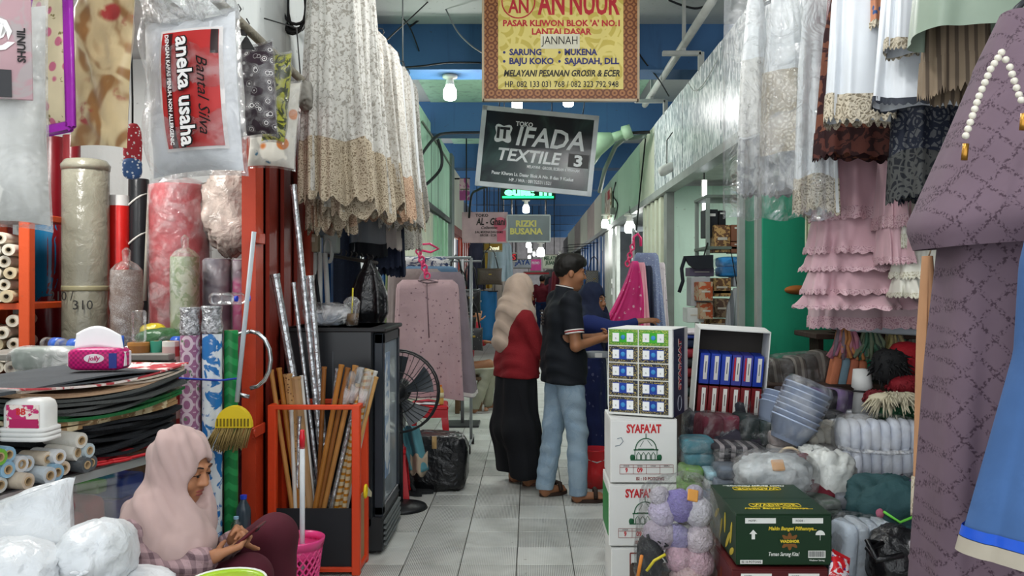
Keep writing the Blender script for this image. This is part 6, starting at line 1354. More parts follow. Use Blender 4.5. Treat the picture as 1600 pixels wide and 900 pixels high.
bun('light blue folded cloth beside the lime green one', 1096, 1122, 730, 770, 3.92, ['#9cc3cf', '#c9d3cf'], 3, 'z', .2)
bun('slate grey folded cloth before the big clear bag', 1114, 1152, 725, 762, 3.85, ['#7b8591', '#6a7480'], 2, 'z', .18)
t = sack('clear_bag', 'large clear bag of white cloth closed with orange tape', P(1208, 772, 3.78), .165, .13, .085, gloss('white_in_bag', '#c9cfd0', bump=.8, bs=10, var=.2), seed=33, amp=.12, e=.7, crease=.12)
MB().ell((0, 0, .085), (.18, .145, .10), 26, 14, e=.7, amp=.14, seed=8).build('plastic_wrap', m_clear, t); MB().box((-.01, -.11, .15), (.055, .012, .05), Euler((-.6, 0, .1)), .004).build('tape', M('#d99a4a', .5), t, False)
t = roll('cloth_roll', 'maroon cloth roll tied with a cream ring', P(1290, 790, 3.75), P(1248, 722, 3.95), .062, C_('#6d1d2c'), core=.3); MB().tube([(-.10+.05*math.cos(a), .17+.02, .165+.05*math.sin(a)) for a in np.linspace(0, 2*PI, 15)], .008, 6, False).build('ring', M('#d8c4a4', .6), t)
# yarn bag
yb = thing('yarn_bag', 'big clear bag of pastel pompom yarn with orange tape', 'bag', P(1055, 900, 3.35)); rr = random.Random(6)
for (x, y, r, c) in ((1062, 790, .062, '#9a8fd0'), (1035, 800, .055, '#cfc4e0'), (1090, 800, .06, '#ece8f0'), (1030, 835, .06, '#c9bccb'), (1058, 838, .05, '#a79fce'), (1092, 842, .06, '#f2e4ec'), (1060, 872, .055, '#eec3d2'), (1092, 880, .062, '#f2cad6'), (1030, 775, .04, '#cfc8d2'), (1075, 905, .07, '#f4d2d2'), (1085, 770, .035, '#cbc3d6')):
    p = P(x, y, 3.35)-yb.location; b = MB(); b.ell(p, (r, r*.9, r), 16, 10, amp=.14, seed=int(x), fr=30); b.build('yarn_ball', mat('yarn_'+c, c, .9, bump=.9, bs=95, var=.12, vs=60), yb)
b = MB()
for i in range(60): 
    p = P(rr.uniform(1004, 1036), rr.uniform(835, 905), 3.32)-yb.location; b.tube([p, p+Vector((rr.uniform(-.02, .02), -.02, rr.uniform(-.03, .01)))], [.010, .003], 4)
o = b.build('black_tufts', C_('#2c2f33'), yb); o['kind'] = 'stuff'; MB().ell((-.10, 0, .06), (.05, .08, .11), 14, 9, e=.8, amp=.1).build('black_yarn', C_('#2c2f33'), yb)
MB().ell((0, -.01, .15), (.155, .125, .25), 30, 20, e=.75, amp=.13, seed=4, fr=9).build('plastic_wrap', plastic('yarn_film', haze=.05, bump=1.0, bs=11, gloss=.4), yb)
p = P(1078, 760, 3.3)-yb.location; MB().box(p+Vector((0, -.06, -.02)), (.04, .01, .045), Euler((-.5, .2, 0)), .003).build('tape', M('#d99a4a', .5), yb, False)
MB().tube([P(1010, 892, 3.2)-yb.location, P(1022, 876, 3.2)-yb.location, P(1040, 866, 3.2)-yb.location], .006, 5).build('yellow_tie', M('#d8c83a', .5), yb); MB().tube([P(996, 905, 3.22)-yb.location, P(1003, 868, 3.2)-yb.location], .007, 5).build('orange_tie', M('#e08a3a', .5), yb)
tag(MB().box((PX(1058, 3.35), 3.42, .17), (.32, .3, .34), bev=.01).build('wooden_crate', m_dw), 'dark wooden crate under the yarn bag', 'crate')
# lower right of the heap
t = sack('cloth_sack', 'dark teal stuffed sack with a lime strap', P(1382, 838, 3.6), .165, .14, .125, C_('#2c4c50'), seed=41, amp=.14, e=.75, crease=.12)
MB().tube([(-.06, -.135, .14), (0, -.15, .10), (.05, -.15, .12), (.13, -.12, .105)], .006, 6).build('lime_strap', M('#6fd04a', .5), t); MB().ell((.10, -.07, .15), (.025, .07, .11), 12, 9, e=.8).build('purple_stripe', C_('#4f2f72'), t); MB().ell((-.07, -.12, .13), (.02, .02, .025), 10, 7, amp=.2).build('pink_tag', C_('#b0647a'), t)
bun('navy folded cloth sticking out under the teal sack', 1310, 1370, 800, 826, 3.55, ['#16232c', '#1d2f3a'], 2, 'z', .2)
bun('white wrapped towels beside the green carton', 1302, 1382, 808, 905, 3.35, ['#bfcad6', '#ccd5de'], 4, 'x', .2, (0, .05, 0))
t = sack('carrier_bag', 'black plastic carrier bag with loop handles in front of the heap', P(1402, 925, 3.2), .105, .1, .125, gloss('black_bag', '#17181b'), seed=44, amp=.16, e=.75)
for s in (0, 1): MB().tube([(-.10+.02*s, -.06, .20), (-.15, -.10, .22-.03*s), (-.13, -.13, .16), (-.03, -.12, .175)], .011, 6).build('handle', gloss('black_bag', '#17181b'), t)
bun('white and pink cloth at the foot of the heap behind the purple dress', 1425, 1470, 850, 905, 3.0, ['#c9c3c6', '#b79aa6'], 3, 'z', .2)
bun('violet cloth bundle tucked behind the teal sack', 1405, 1450, 745, 835, 3.75, ['#4a3560', '#3a2c4a'], 3, 'x', .2)
for x, y, d, c, lab in ((1445, 700, 4.3, '#8a8f96', 'grey stuffed sack at the back of the heap behind the gloves'), (1340, 860, 3.5, '#3a3f46', 'slate stuffed sack low in the heap'), (1150, 700, 4.3, '#33303c', 'dark stuffed sack behind the striped cloth')):
    sack('cloth_sack', lab, P(x, y, d)-Vector((0, 0, .1)), .16, .14, .1, C_(c), seed=int(x), amp=.14, crease=.12)
FILL = [(1205, 1262, 715, 760, 3.95, '#6d6f76', 'ash grey'), (1150, 1200, 728, 770, 3.82, '#8a8378', 'dust brown'), (1235, 1300, 690, 725, 4.05, '#a9a6a2', 'pale stone'), (1300, 1345, 742, 800, 3.8, '#b9bcc0', 'light silver'), (1320, 1380, 700, 760, 4.15, '#9aa0a8', 'cool grey'), (1205, 1262, 606, 650, 4.5, '#4a4550', 'smoky plum'), (1140, 1200, 618, 652, 4.5, '#2d2f38', 'ink blue'), (1262, 1300, 775, 815, 3.6, '#556058', 'moss grey'), (1300, 1360, 770, 812, 3.68, '#7c8088', 'steel grey'), (1415, 1455, 660, 735, 4.25, '#c3c9d2', 'icy white'), (1330, 1385, 640, 668, 4.3, '#c9ccd0', 'chalk white'), (1060, 1100, 768, 800, 3.85, '#a38a72', 'camel'), (1100, 1150, 768, 800, 3.8, '#5a6478', 'denim'), (1085, 1140, 612, 650, 4.7, '#3a2a30', 'dark wine'), (1310, 1350, 610, 650, 4.55, '#857a90', 'faded lilac'), (1420, 1460, 590, 650, 4.4, '#5c5a58', 'pewter'), (1385, 1440, 800, 850, 3.5, '#2a3436', 'dark spruce')]
for k, (x0, x1, y0, y1, d, c, nm) in enumerate(FILL): bun('%s cloth bundle in film, wedged deep in the heap' % nm, x0, x1, y0, y1, d, [c, c], 2+k % 2, 'xz'[k % 2], .2, (0, .1*(k % 3-1), .15*(k % 4-1.5)))
# folded fabrics on the counter of the second right shop
ct = thing('shop_counter', 'dark counter with folded fabrics in the second right shop', 'counter', (1.17, 5.55, 0)); MB().box((0, 0, .38), (.5, .5, .76), bev=.008).build('cabinet', M('#3a2f2c', .7), ct, False); MB().box((0, 0, .775), (.54, .54, .03), bev=.004).build('counter_top', M('#4a3c34', .6), ct, False)
rr = random.Random(9); z = .79
for k, (c, nm) in enumerate((('#1c2a2a', 'dark green'), ('#3a1418', 'oxblood'), ('#7c1a22', 'crimson'), ('#1d1d22', 'black'), ('#8a2430', 'red'), ('#14223f', 'navy'), ('#2b3f86', 'royal blue'), ('#d6cfd2', 'white'))):
    h = .060 if k < 6 else .025; t = thing('folded_fabric', '%s folded fabric in the stack on the second right counter' % nm, 'fabric', (1.15, 5.5, z)); folded(MB(), (0, 0, h/2), (.46, .4, h*1.1), seed=k, nu=24).build('fold', C_(c), t); z += h
# ------------------------------------------------------------------ hanging clothes on the right
ral = thing('garment_rail', 'steel rail along the right stall holding the white garments', 'rail', (1.25, 1.3, 3.06)); MB().tube([(-.05, 0, 0), (.05, 4.0, 0)], .018, 8).build('bar', M('#8d8f90', .4, metal=.6), ral)
for y in (.9, 2.2, 3.7): MB().tube([(0, y, 0), (.25, y, .12)], .01, 6).build('bracket', M('#8d8f90', .4, metal=.6), ral)
m_sat = mat('white_satin', '#e3e8ee', .35, spec=.5, var=.06, sheen=.2); m_wv = mat('milk_voile', '#e6eaec', .6, var=.06); m_shr = mat('grey_sheer_lace', '#b4b6b6', .7, col2='#94979a', pk='camo', ps=14); m_ros = mat('rosette_lace', '#dcdcd8', .7, col2='#a9a8a2', pk='rings', ps=26, bump=.4, bs=60)
m_tan = mat('tan_rosette_lace', '#c2b7a4', .75, col2='#ece4d4', pk='lace', ps=34, bump=.6, bs=60); m_cro = mat('beige_crochet', '#d6cbb6', .8, col2='#8f8470', pk='lace', ps=48, bump=.6, bs=70); m_nvl = mat('navy_lace', '#1c2233', .7, col2='#5d5f63', pk='lace', ps=34)
m_btk = mat('brown_batik', '#35191c', .75, col2='#7a4a38', pk='camo', ps=16)
def G2(lab, px, d, yb, hw, m, hem=None, seed=0, rz=-.2, nf=6, amp=.12, dep=.07, bands=(), zt=2.99, sc=(24, .018), wt=.5, name='hanging_garment', cat='garment', cord=False):
    L = zt-PZ(yb, d); tt = lambda y: (zt-PZ(y, d))/L
    h = (tt(hem[0]), 1.0, hem[1], sc) if hem else None
    bb = tuple((tt(a), tt(b_), mm, nm) for a, b_, mm, nm in bands)
    t = garment(name, lab, cat, (PX(px, d), d, zt), [(0, hw*.35, .03), (.06, hw*wt, dep*.7), (.4, hw*.8, dep), (1, hw, dep*1.25)], L, m, rz=rz, nf=nf, amp=amp, seed=seed, hem=h, hanger=hang_m if not cord else None, scal=sc, bands=bb, nv=34)
    if cord: MB().tube([(0, 0, -.02), (0, 0, 3.05-zt)], .004, 5).build('hook_cord', m_bk, t)
    return t
G2('sheer white gown with rosette lace under clear plastic', 1180, 4.45, 300, .085, m_wv, (218, m_shr), 1, bands=((96, 215, m_ros, 'rosette_band'),))
G2('white gown with a wide tan lace band and grey sheer hem', 1226, 4.3, 298, .125, m_wv, (242, m_shr), 2, bands=((114, 243, m_tan, 'lace_band'),))
G2('plain white long gown with a beige lace hem', 1275, 4.15, 330, .10, m_wv, (278, m_cro), 3)
G2('long white gown folded flat behind the plain one', 1300, 4.4, 318, .11, m_sat, (285, m_tan), 4)
G2('narrow maroon strip of cloth among the white gowns', 1300, 4.0, 180, .032, C_('#7d1f34'), None, 5, dep=.03)
G2('white satin gown with a crocheted flower hem', 1345, 3.6, 185, .145, m_sat, (150, m_cro), 6, sc=(26, .03))
G2('dark brown batik skirt behind the satin gown', 1345, 3.9, 243, .20, m_btk, (205, mat('brown_batik2', '#5a3028', .75, col2='#2c1416', pk='camo', ps=20)), 7)
G2('narrow orange printed cloth between the satin gowns', 1372, 3.55, 45, .05, mat('orange_print', '#c98a6a', .7, col2='#3f5f94', pk='spots', ps=24), (38, m_cro), 8, dep=.04)
G2('bluish white gown with a dark scalloped edge', 1440, 3.3, 162, .175, m_sat, (155, M('#3a3e48', .7)), 9, sc=(34, .012))
G2('white gown with beige scalloped edge inside the bluish one', 1428, 3.15, 78, .10, m_sat, (64, m_cro), 19, sc=(30, .012))
G2('navy lace gown with grey flowers', 1450, 3.55, 310, .15, m_nvl, (240, mat('grey_flower_lace', '#4c4d4c', .75, col2='#1a1d24', pk='lace', ps=30)), 10)
G2('sage green satin garment with a curved hem near the rail end', 1530, 2.6, 58, .20, mat('sage_satin', '#8b9b8a', .4, var=.1, sheen=.2), None, 11, amp=.07, nf=3, dep=.10, zt=2.93, cord=True, sc=None)
G2('brown fringed shawl hanging under the sage garment', 1495, 2.75, 142, .105, mat('brown_fringe', '#8b7a66', .85, col2='#5d5044', pk='stx', ps=240), (95, mat('brown_fringe', '#8b7a66')), 12, sc=(60, .03))
G2('dark slate shawl behind the purple dress', 1575, 2.95, 150, .13, C_('#2a2c36'), None, 13)
# clear plastic cover over the first gowns
t = thing('plastic_cover', 'large sheet of clear plastic covering the first white gowns', 'plastic sheet', P(1212, 170, 4.0)); hh = 360*4.0/F
cloth_sheet(lambda u, v: (-.25+.50*u, .03*math.sin(15*u+2*v)+.02*math.sin(33*u)*v-.05*abs(2*u-1), .55-1.065*v+.01*math.sin(20*u)), 44, 20, 'film', plastic('cover_film', haze=.12, bump=.9, bs=7, rough=.12), t, .001)
for x in (-.2, .2): MB().tube([(x, 0, .54), (x*.5, .05, 3.05-t.location.z)], .003, 4).build('tie', M('#b9bcc0', .5), t)
# pink ruffled skirts
m_pkc = mat('pink_chiffon', '#d6adb6', .6, var=.1, sheen=.3); m_pkl = mat('pink_lace', '#dcb9c0', .7, col2='#b98d98', pk='lace', ps=60); m_crl = mat('cream_lace', '#e2dfcf', .7, col2='#b9b49c', pk='lace', ps=55); m_crc = mat('cream_chiffon', '#e6e4d8', .6, var=.06)
def tiers(lab, px, d, y0, ys, hw0, hw1, m, lm, seed, rz=0.0):
    zt = PZ(y0, d); yb = ys[-1]; L = zt-PZ(yb, d); t = thing('ruffled_skirt', lab, 'skirt', (PX(px, d), d, zt), (0, 0, rz)); a = 0.0
    for i, y in enumerate(ys):
        b_ = (zt-PZ(y, d))/L; w0, w1 = hw0+(hw1-hw0)*a, hw0+(hw1-hw0)*b_
        tr = MB().grid(garment_pts([(0, w0*.97, .10), (1, w1*1.04, .135+.012*i)], L*(b_-a)*1.04, 9, .13, seed+i, nv=12, scal=(40, .012)), True).build('ruffle_tier', m, t, loc=(0, 0, -L*a))
        MB().grid(garment_pts([(0, w0*.97, .10), (1, w1*1.04, .135+.012*i)], L*(b_-a)*1.04, 9, .13, seed+i, .86, 1.0, .004, nv=4, scal=(40, .015)), True).build('lace_edge', lm, tr)
        a = b_
    MB().tube([(0, 0, -.01), (0, 0, 3.05-zt)], .004, 5).build('cord', m_bk, t); return t
tiers('pink chiffon skirt in five ruffled tiers', 1342, 4.3, 225, (338, 392, 420, 455, 478), .20, .265, m_pkc, m_pkl, 3)
tiers('pale pink skirt with a deep lace hem behind the ruffled one', 1352, 4.6, 260, (400, 505), .22, .28, mat('pale_pink', '#d2b6bb', .7), m_pkl, 13)
tiers('pink dress sleeve hanging in front of the ruffled skirt', 1394, 4.05, 240, (350, 408), .05, .055, m_pkc, m_pkl, 23)
tiers('cream lace skirt in tiers beside the pink one', 1440, 4.0, 250, (382, 430, 460), .10, .12, m_crc, m_crl, 33)
G2('pale cream cloth edge hanging beside the emerald wall', 1268, 4.9, 380, .035, mat('cream_green', '#c9d0b0', .7), None, 29, dep=.03)
G2('dark lace blouse hanging between the pink and cream skirts', 1432, 3.8, 312, .07, m_nvl, None, 31)
# big purple dress and neighbours, nearest
m_pur = mat('purple_ogee', '#6f5c68', .8, bump=.35, bs=6, col2='#3c2a36', pk='ogee', ps=58, var=.12)
d = 1.8; zt = PZ(20, d); px0 = 1605
t = garment('long_dress', 'large dusky purple dress with a dark lattice print and cape', 'dress', (PX(px0, d), d, zt), [(0, .05, .04), (.08, .10, .08), (.25, .15, .11), (.5, .185, .13), (1, .235, .15)], zt-.62, m_pur, rz=-.1, nf=5, amp=.085, seed=5, hanger=hang_m, nv=40)
MB().grid(garment_pts([(0, .03, .03), (.18, .085, .09), (.55, .155, .135), (.9, .225, .175), (1.0, .21, .16)], zt-PZ(385, d), 3, .05, 8, nv=26, sway=-.0), True).build('cape', m_pur, t)
MB().tube([(.0, -.13, -.85), (-.02, -.15, -1.1), (-.03, -.155, -1.4)], .004, 5).build('seam', M('#4a3844', .8), t)
MB().tube([(0, 0, .08), (0, .02, 3.05-zt), (.02, .1, 3.1-zt)], .004, 5).build('cord', m_bk, t)
t = thing('pearl_strap', 'string of white pearls with gold clasps over the purple dress', 'bead string', P(1565, 82, 1.62)); me = None
pts = [P(1509, 212, 1.58), P(1530, 150, 1.6), P(1548, 108, 1.61), P(1565, 82, 1.62), P(1578, 105, 1.61), P(1592, 148, 1.6), P(1600, 165, 1.58)]
pl_ = []
for i in range(len(pts)-1):
    n = max(2, int((pts[i+1]-pts[i]).length/.0125)); pl_ += [pts[i].lerp(pts[i+1], k/n) for k in range(n)]
pb = MB().ell((0, 0, 0), (.0068,)*3, 10, 7).build('pearl', mat('pearl', '#d8d2c4', .25, spec=.6, var=.05), t, loc=pl_[0]-t.location)
for q in pl_[1:]: dup(pb, q-t.location, parent=t, kids=[])
for q in (pts[0]+Vector((0, 0, -.015)), pts[-1]+Vector((0, 0, -.015))): MB().tube([q-t.location, q-t.location+Vector((-.003, 0, -.03))], .006, 8).build('clasp', M('#b8863a', .3, metal=.8), t)
d = 1.5; zt = PZ(330, d)
G3 = garment('blue_garment', 'blue flared garment with a bright ribbon and beige hem', 'garment', (PX(1668, d), d, zt), [(0, .03, .03), (.05, .06, .05), (.15, .072, .06), (.41, .078, .07), (1, .165, .13)], zt-PZ(868, d), mat('soft_blue', '#456aa0', .7, var=.14, bump=.4, bs=6), rz=.1, nf=4, amp=.06, seed=3, bands=((.925, .955, gloss('royal_ribbon', '#1d5cd8', bump=.1), 'ribbon'), (.957, 1.0, mat('beige_satin', '#b9b0a0', .5), 'satin_hem')), nv=36)
mk_hanger(G3, hang_m, .07); MB().tube([(-.01, 0, .09), (.0, 0, 3.06-zt)], .002, 5).build('cord', M('#8f9296', .5), G3)
d = 2.0; zt = PZ(400, d); t = garment('hanging_garment', 'narrow peach garment with a lace end beside the purple dress', 'garment', (PX(1449, d), d, zt), [(0, .008, .02), (.3, .02, .03), (1, .028, .04)], zt-PZ(805, d), mat('peach_cloth', '#c9966e', .7), seed=4, nf=4, hem=(.86, 1.0, mat('cream_crochet', '#d8cdb8', .8, col2='#a89a80', pk='lace', ps=60), (20, .01)), rx=0.0)
MB().tube([(0, 0, -.01), (.03, -.03, .12), (.12, -.1, .2)], .002, 5).build('cord', M('#b9a48c', .6), t)
d = 2.05; zt = PZ(690, d); t = garment('hanging_garment', 'pale beige scarf end hanging below the peach garment', 'garment', (PX(1450, d), d, zt), [(0, .015, .02), (1, .035, .04)], zt-PZ(882, d), mat('beige_scarf', '#b4a594', .8), seed=6, nf=4); MB().tube([(0, 0, -.01), (.03, -.03, .05), (.1, -.1, .1)], .002, 5).build('cord', M('#b9a48c', .6), t)
# ------------------------------------------------------------------ shelf of goods in the second right shop
sh2 = thing('goods_shelf', 'shelf unit stacked with sarong boxes in the second right shop', 'shelf', (1.78, 7.25, 0))
for z in (.95, 1.42, 1.78, 2.2): MB().box((.1, 0, z), (.9, .5, .025), bev=.003).build('board', M('#6d7a70', .6), sh2, False)
for x in (-.33, .53):
    for y in (-.23, .23): MB().box((x, y, 1.1), (.03, .03, 2.2)).build('upright', M('#8f9a92', .5), sh2, False)
def gbox(lab, x0, x1, y0, y1, d, m, strip=None, rz=0.0, dep=.2):
    w = (x1-x0)*d/F; h = (y1-y0)*d/F; t = thing('goods_box', lab, 'box', P((x0+x1)/2, y1, d+.1), (0, 0, rz)); MB().box((0, 0, h/2), (w, dep, h), bev=.004).build('carton', m, t, False)
    MB().box((0, -dep/2-.002, h*(.8 if strip else .5)), (w*.6, .003, h*.10)).build('label_strip', strip or M('#c9c3b4', .6), t, False); return t
m_bat = mat('batik_box', '#6a4a34', .6, col2='#c09a62', pk='camo', ps=24); m_bat2 = mat('orange_batik_box', '#b9a184', .6, col2='#b0502a', pk='camo', ps=14)
for a in (('brown sarong box with white strips beside the white wall light', 1138, 1164, 352, 378, 7.0, mat('brown_box', '#8a5a44', .6), M('#e6e2da', .5)), ('brown sarong box below another with white strips', 1138, 1164, 379, 396, 7.0, mat('brown_box', '#8a5a44', .6), M('#e6e2da', .5)), ('gold patterned box standing beside the brown ones', 1112, 1137, 352, 395, 7.02, m_bat, None), ('dark garment cover hanging with white labels', 1098, 1118, 328, 372, 7.1, M('#20242a', .6), M('#e8e8e4', .5)), ('black garment cover beside the labelled one', 1119, 1130, 330, 353, 7.1, M('#1a1c20', .6), M('#e8e8e4', .5)),
          ('grey carton with an orange batik picture', 1076, 1106, 432, 478, 6.9, mat('grey_carton', '#a6a8aa', .6), None), ('purple grey flat carton on the grey carton', 1074, 1112, 418, 432, 6.95, M('#5f566c', .6), None), ('orange batik packet under the grey carton', 1088, 1110, 440, 470, 6.7, m_bat2, None), ('second orange batik packet below', 1090, 1110, 472, 498, 6.75, m_bat2, None), ('gold patterned packet row on the middle shelf', 1110, 1138, 434, 463, 7.0, m_bat, None), ('brown patterned packet row on the lower shelf', 1112, 1138, 466, 496, 7.0, mat('brown_batik_box', '#5d463a', .6, col2='#8f7a60', pk='camo', ps=24), None), ('silver packet beside the gold ones', 1142, 1162, 432, 448, 7.0, M('#a9adb0', .4), None), ('white carton at the bottom of the packets', 1070, 1096, 480, 503, 6.85, M('#d6dad6', .6), None), ('dark packets at the bottom of the shelf', 1098, 1136, 498, 512, 6.95, m_bat, None)):
    gbox(*a)
bun('bright blue cloth bundle in film on the shelf', 1118, 1164, 402, 432, 7.0, ['#2f86c8', '#3d94d6'], 2, 'z', .25, name='cloth_bundle')
t = garment('hanging_garment', 'pale striped cloth hanging beside the lower shelf', 'garment', (PX(1152, 6.8), 6.8, PZ(450, 6.8)), [(0, .03, .03), (.4, .08, .06), (1, .10, .08)], .36, mat('pale_stripe', '#a9adaf', .7, col2='#6d7276', pk='stx', ps=90), seed=2); MB().tube([(0, 0, 0), (0, .2, .28), (0, .3, .33)], .004, 4).build('cord', m_bk, t)
t = thing('shoulder_bag', 'flat black bag with a long strap hanging by the pale green wall', 'bag', P(1090, 410, 6.9)); MB().prism([(-.11, .05), (.12, .06), (.12, -.05), (-.02, -.055), (-.07, -.02)], -.03, .03).build('bag_body', M('#1c2028', .7), t, False); MB().tube([(-.10, 0, .04), (-.13, -.01, -.05), (-.12, -.01, -.15), (-.15, -.01, -.24)], .016, 6).build('strap', M('#1c2028', .7), t); MB().tube([(.05, 0, .05), (.1, .1, .16)], .006, 5).build('cord', m_bk, t)
t = thing('wall_light_panel', 'bright white light strip behind the hanging garment covers', 'lamp', P(1101, 312, 7.6)); MB().box((0, 0, 0), (.03, .02, .34), bev=.004).build('tube', glow('tube_glow', '#f4fbff', 9.0), t, False); MB().box((0, .016, 0), (.05, .02, .36), bev=.003).build('housing', m_sock, t, False); MB().tube([(0, .02, .18), (0, .02, 2.6-t.location.z)], .006, 5).build('cord', m_bk, t)
tag(MB().lathe([(0, 0), (.055, 0), (.06, .004), (0, .004)], 20, (0, 0, 0), Euler((PI/2, 0, 0))).build('wall_patch', M('#a8662e', .8), loc=(PX(1246, 5.53), 5.535, PZ(453, 5.53))), 'orange brown oval patch on the emerald wall', 'patch').scale = (1.4, 1, .5)
# ------------------------------------------------------------------ people: smooth-blended distance fields meshed to one surface
A = lambda *v: np.array(v if len(v) > 1 else v[0], float)
class SDF:
    def __init__(s, lo, hi, h):
        s.lo = A(lo); s.h = h; s.n = np.ceil((A(hi)-s.lo)/h).astype(int)+1; s.f = np.full(s.n, .5, np.float32)
    def reg(s, lo, hi):
        a = np.clip(np.floor((lo-s.lo)/s.h).astype(int), 0, s.n); b = np.clip(np.ceil((hi-s.lo)/s.h).astype(int)+1, 0, s.n)
        if np.any(b <= a): return None, None
        g = [s.lo[i]+s.h*np.arange(a[i], b[i]) for i in range(3)]
        return (slice(a[0], b[0]), slice(a[1], b[1]), slice(a[2], b[2])), np.stack(np.meshgrid(*g, indexing='ij'), -1)
    def put(s, sl, d, k, op):
        f = s.f[sl]
        if op == 'sub': d = -d; h = np.maximum(k-np.abs(f-d), 0)/k; s.f[sl] = np.maximum(f, d)+h*h*k/4
        else: h = np.maximum(k-np.abs(f-d), 0)/k; s.f[sl] = np.minimum(f, d)-h*h*k/4
    def cone(s, a, b, ra, rb, k=.02, op='add', flat=None):
        a, b = A(a), A(b); m = max(ra, rb)+k+2*s.h; sl, p = s.reg(np.minimum(a, b)-m, np.maximum(a, b)+m)
        if sl is None: return s
        ba = b-a; t = np.clip(((p-a)@ba)/max(ba@ba, 1e-9), 0, 1); d = np.linalg.norm(p-(a+t[..., None]*ba), axis=-1)-(ra+t*(rb-ra)); s.put(sl, d, k, op); return s
    def ell(s, c, r, Rm=None, k=.02, op='add'):
        c, r = A(c), A(r); m = r.max()+k+2*s.h; sl, p = s.reg(c-m, c+m)
        if sl is None: return s
        q = p-c
        if Rm is not None: q = q@Rm
        k0 = np.linalg.norm(q/r, axis=-1); k1 = np.linalg.norm(q/(r*r), axis=-1); s.put(sl, k0*(k0-1)/np.maximum(k1, 1e-6), k, op); return s
    def cut(s, p0, n, rad=None):
        n = A(n)/np.linalg.norm(n); g = [s.lo[i]+s.h*np.arange(s.n[i]) for i in range(3)]
        d = ((g[0]-p0[0])*n[0])[:, None, None]+((g[1]-p0[1])*n[1])[None, :, None]+((g[2]-p0[2])*n[2])[None, None, :]
        if rad is not None:
            q = ((g[0]-p0[0])**2)[:, None, None]+((g[1]-p0[1])**2)[None, :, None]+((g[2]-p0[2])**2)[None, None, :]
            s.f = np.where(q < rad*rad, np.maximum(s.f, d), s.f).astype(np.float32)
        else: s.f = np.maximum(s.f, d).astype(np.float32)
        return s
    def mesh(s, name, m, parent, wr=0.0, wf=6.0, seed=0, dirn=None, smooth=2, folds=None):
        f = s.f; ins = f < 0; c = np.zeros(s.n-1, np.int8)
        for i in (0, 1):
            for j in (0, 1):
                for k in (0, 1): c += ins[i:s.n[0]-1+i, j:s.n[1]-1+j, k:s.n[2]-1+k]
        act = (c > 0) & (c < 8); idx = np.argwhere(act); vid = np.full(s.n-1, -1, np.int32); vid[act] = np.arange(len(idx))
        acc = np.zeros((len(idx), 3)); cnt = np.zeros(len(idx)); cor = [(i, j, k) for i in (0, 1) for j in (0, 1) for k in (0, 1)]
        for a in cor:
            for ax in range(3):
                if a[ax]: continue
                b = list(a); b[ax] = 1; ia = idx+A(a).astype(int); ib = idx+A(b).astype(int); fa, fb = f[tuple(ia.T)], f[tuple(ib.T)]; x = (fa < 0) != (fb < 0)
                t = np.where(x, fa/np.where(np.abs(fa-fb) < 1e-9, 1, fa-fb), 0); p = ia.astype(float); p[:, ax] += t; acc[x] += p[x]; cnt[x] += 1
        v = acc/np.maximum(cnt, 1)[:, None]*s.h+s.lo; faces = []
        for ax in range(3):
            o1, o2 = (ax+1) % 3, (ax+2) % 3; sa = [slice(1, -1)]*3; sa[ax] = slice(0, -1); sb = list(sa); sb[ax] = slice(1, None)
            A0, B0 = ins[tuple(sa)], ins[tuple(sb)]; e = np.argwhere(A0 != B0); base = e.copy(); base[:, o1] += 1; base[:, o2] += 1
            fl = A0[tuple(e.T)]; q = []
            for d1, d2 in ((-1, -1), (0, -1), (0, 0), (-1, 0)):
                w = base.copy(); w[:, o1] += d1; w[:, o2] += d2; q.append(vid[tuple(w.T)])
            q = np.stack(q, -1); q[~fl] = q[~fl][:, ::-1]; faces.append(q)
        F_ = np.concatenate(faces)
        for _ in range(smooth):
            ac = np.zeros_like(v); ct_ = np.zeros(len(v))
            for i in range(4):
                j = (i+1) % 4; np.add.at(ac, F_[:, i], v[F_[:, j]]); np.add.at(ct_, F_[:, i], 1); np.add.at(ac, F_[:, j], v[F_[:, i]]); np.add.at(ct_, F_[:, j], 1)
            v = .5*v+.5*ac/np.maximum(ct_, 1)[:, None]
        if wr:
            nrm = np.zeros_like(v); fn_ = np.cross(v[F_[:, 2]]-v[F_[:, 0]], v[F_[:, 3]]-v[F_[:, 1]])
            for i in range(4): np.add.at(nrm, F_[:, i], fn_)
            nrm /= np.maximum(np.linalg.norm(nrm, axis=1, keepdims=True), 1e-9); sc = A(dirn) if dirn is not None else A(1, 1, 1); v0 = v; v = v+nrm*(wr*nz(v*sc, seed, wf, 3))[:, None]
            for (am, fq, dr) in (folds or ()): w_ = np.sin(fq*(v0@A(dr))+5.0*nz(v0, seed+7, 3.0, 2)); v = v+nrm*(am*np.sign(w_)*np.abs(w_)**.7*np.clip(.55+1.2*nz(v0, seed+11, 4.0, 2), 0, 1))[:, None]
        me = bpy.data.meshes.new(name); me.vertices.add(len(v)); me.vertices.foreach_set('co', v.ravel()); nf_ = len(F_)
        me.loops.add(nf_*4); me.loops.foreach_set('vertex_index', F_.ravel()); me.polygons.add(nf_); me.polygons.foreach_set('loop_start', np.arange(nf_)*4)
        me.update(calc_edges=True); me.polygons.foreach_set('use_smooth', [True]*nf_); me.materials.append(m)
        o = bpy.data.objects.new(name, me); COL.objects.link(o); o.parent = parent; return o
def frame(yaw, pitch=0.0, roll=0.0):
    """columns: forward, left, up"""
    m = Matrix.Rotation(yaw, 3, 'Z') @ Matrix.Rotation(pitch, 3, 'Y') @ Matrix.Rotation(roll, 3, 'X'); return np.array(m)
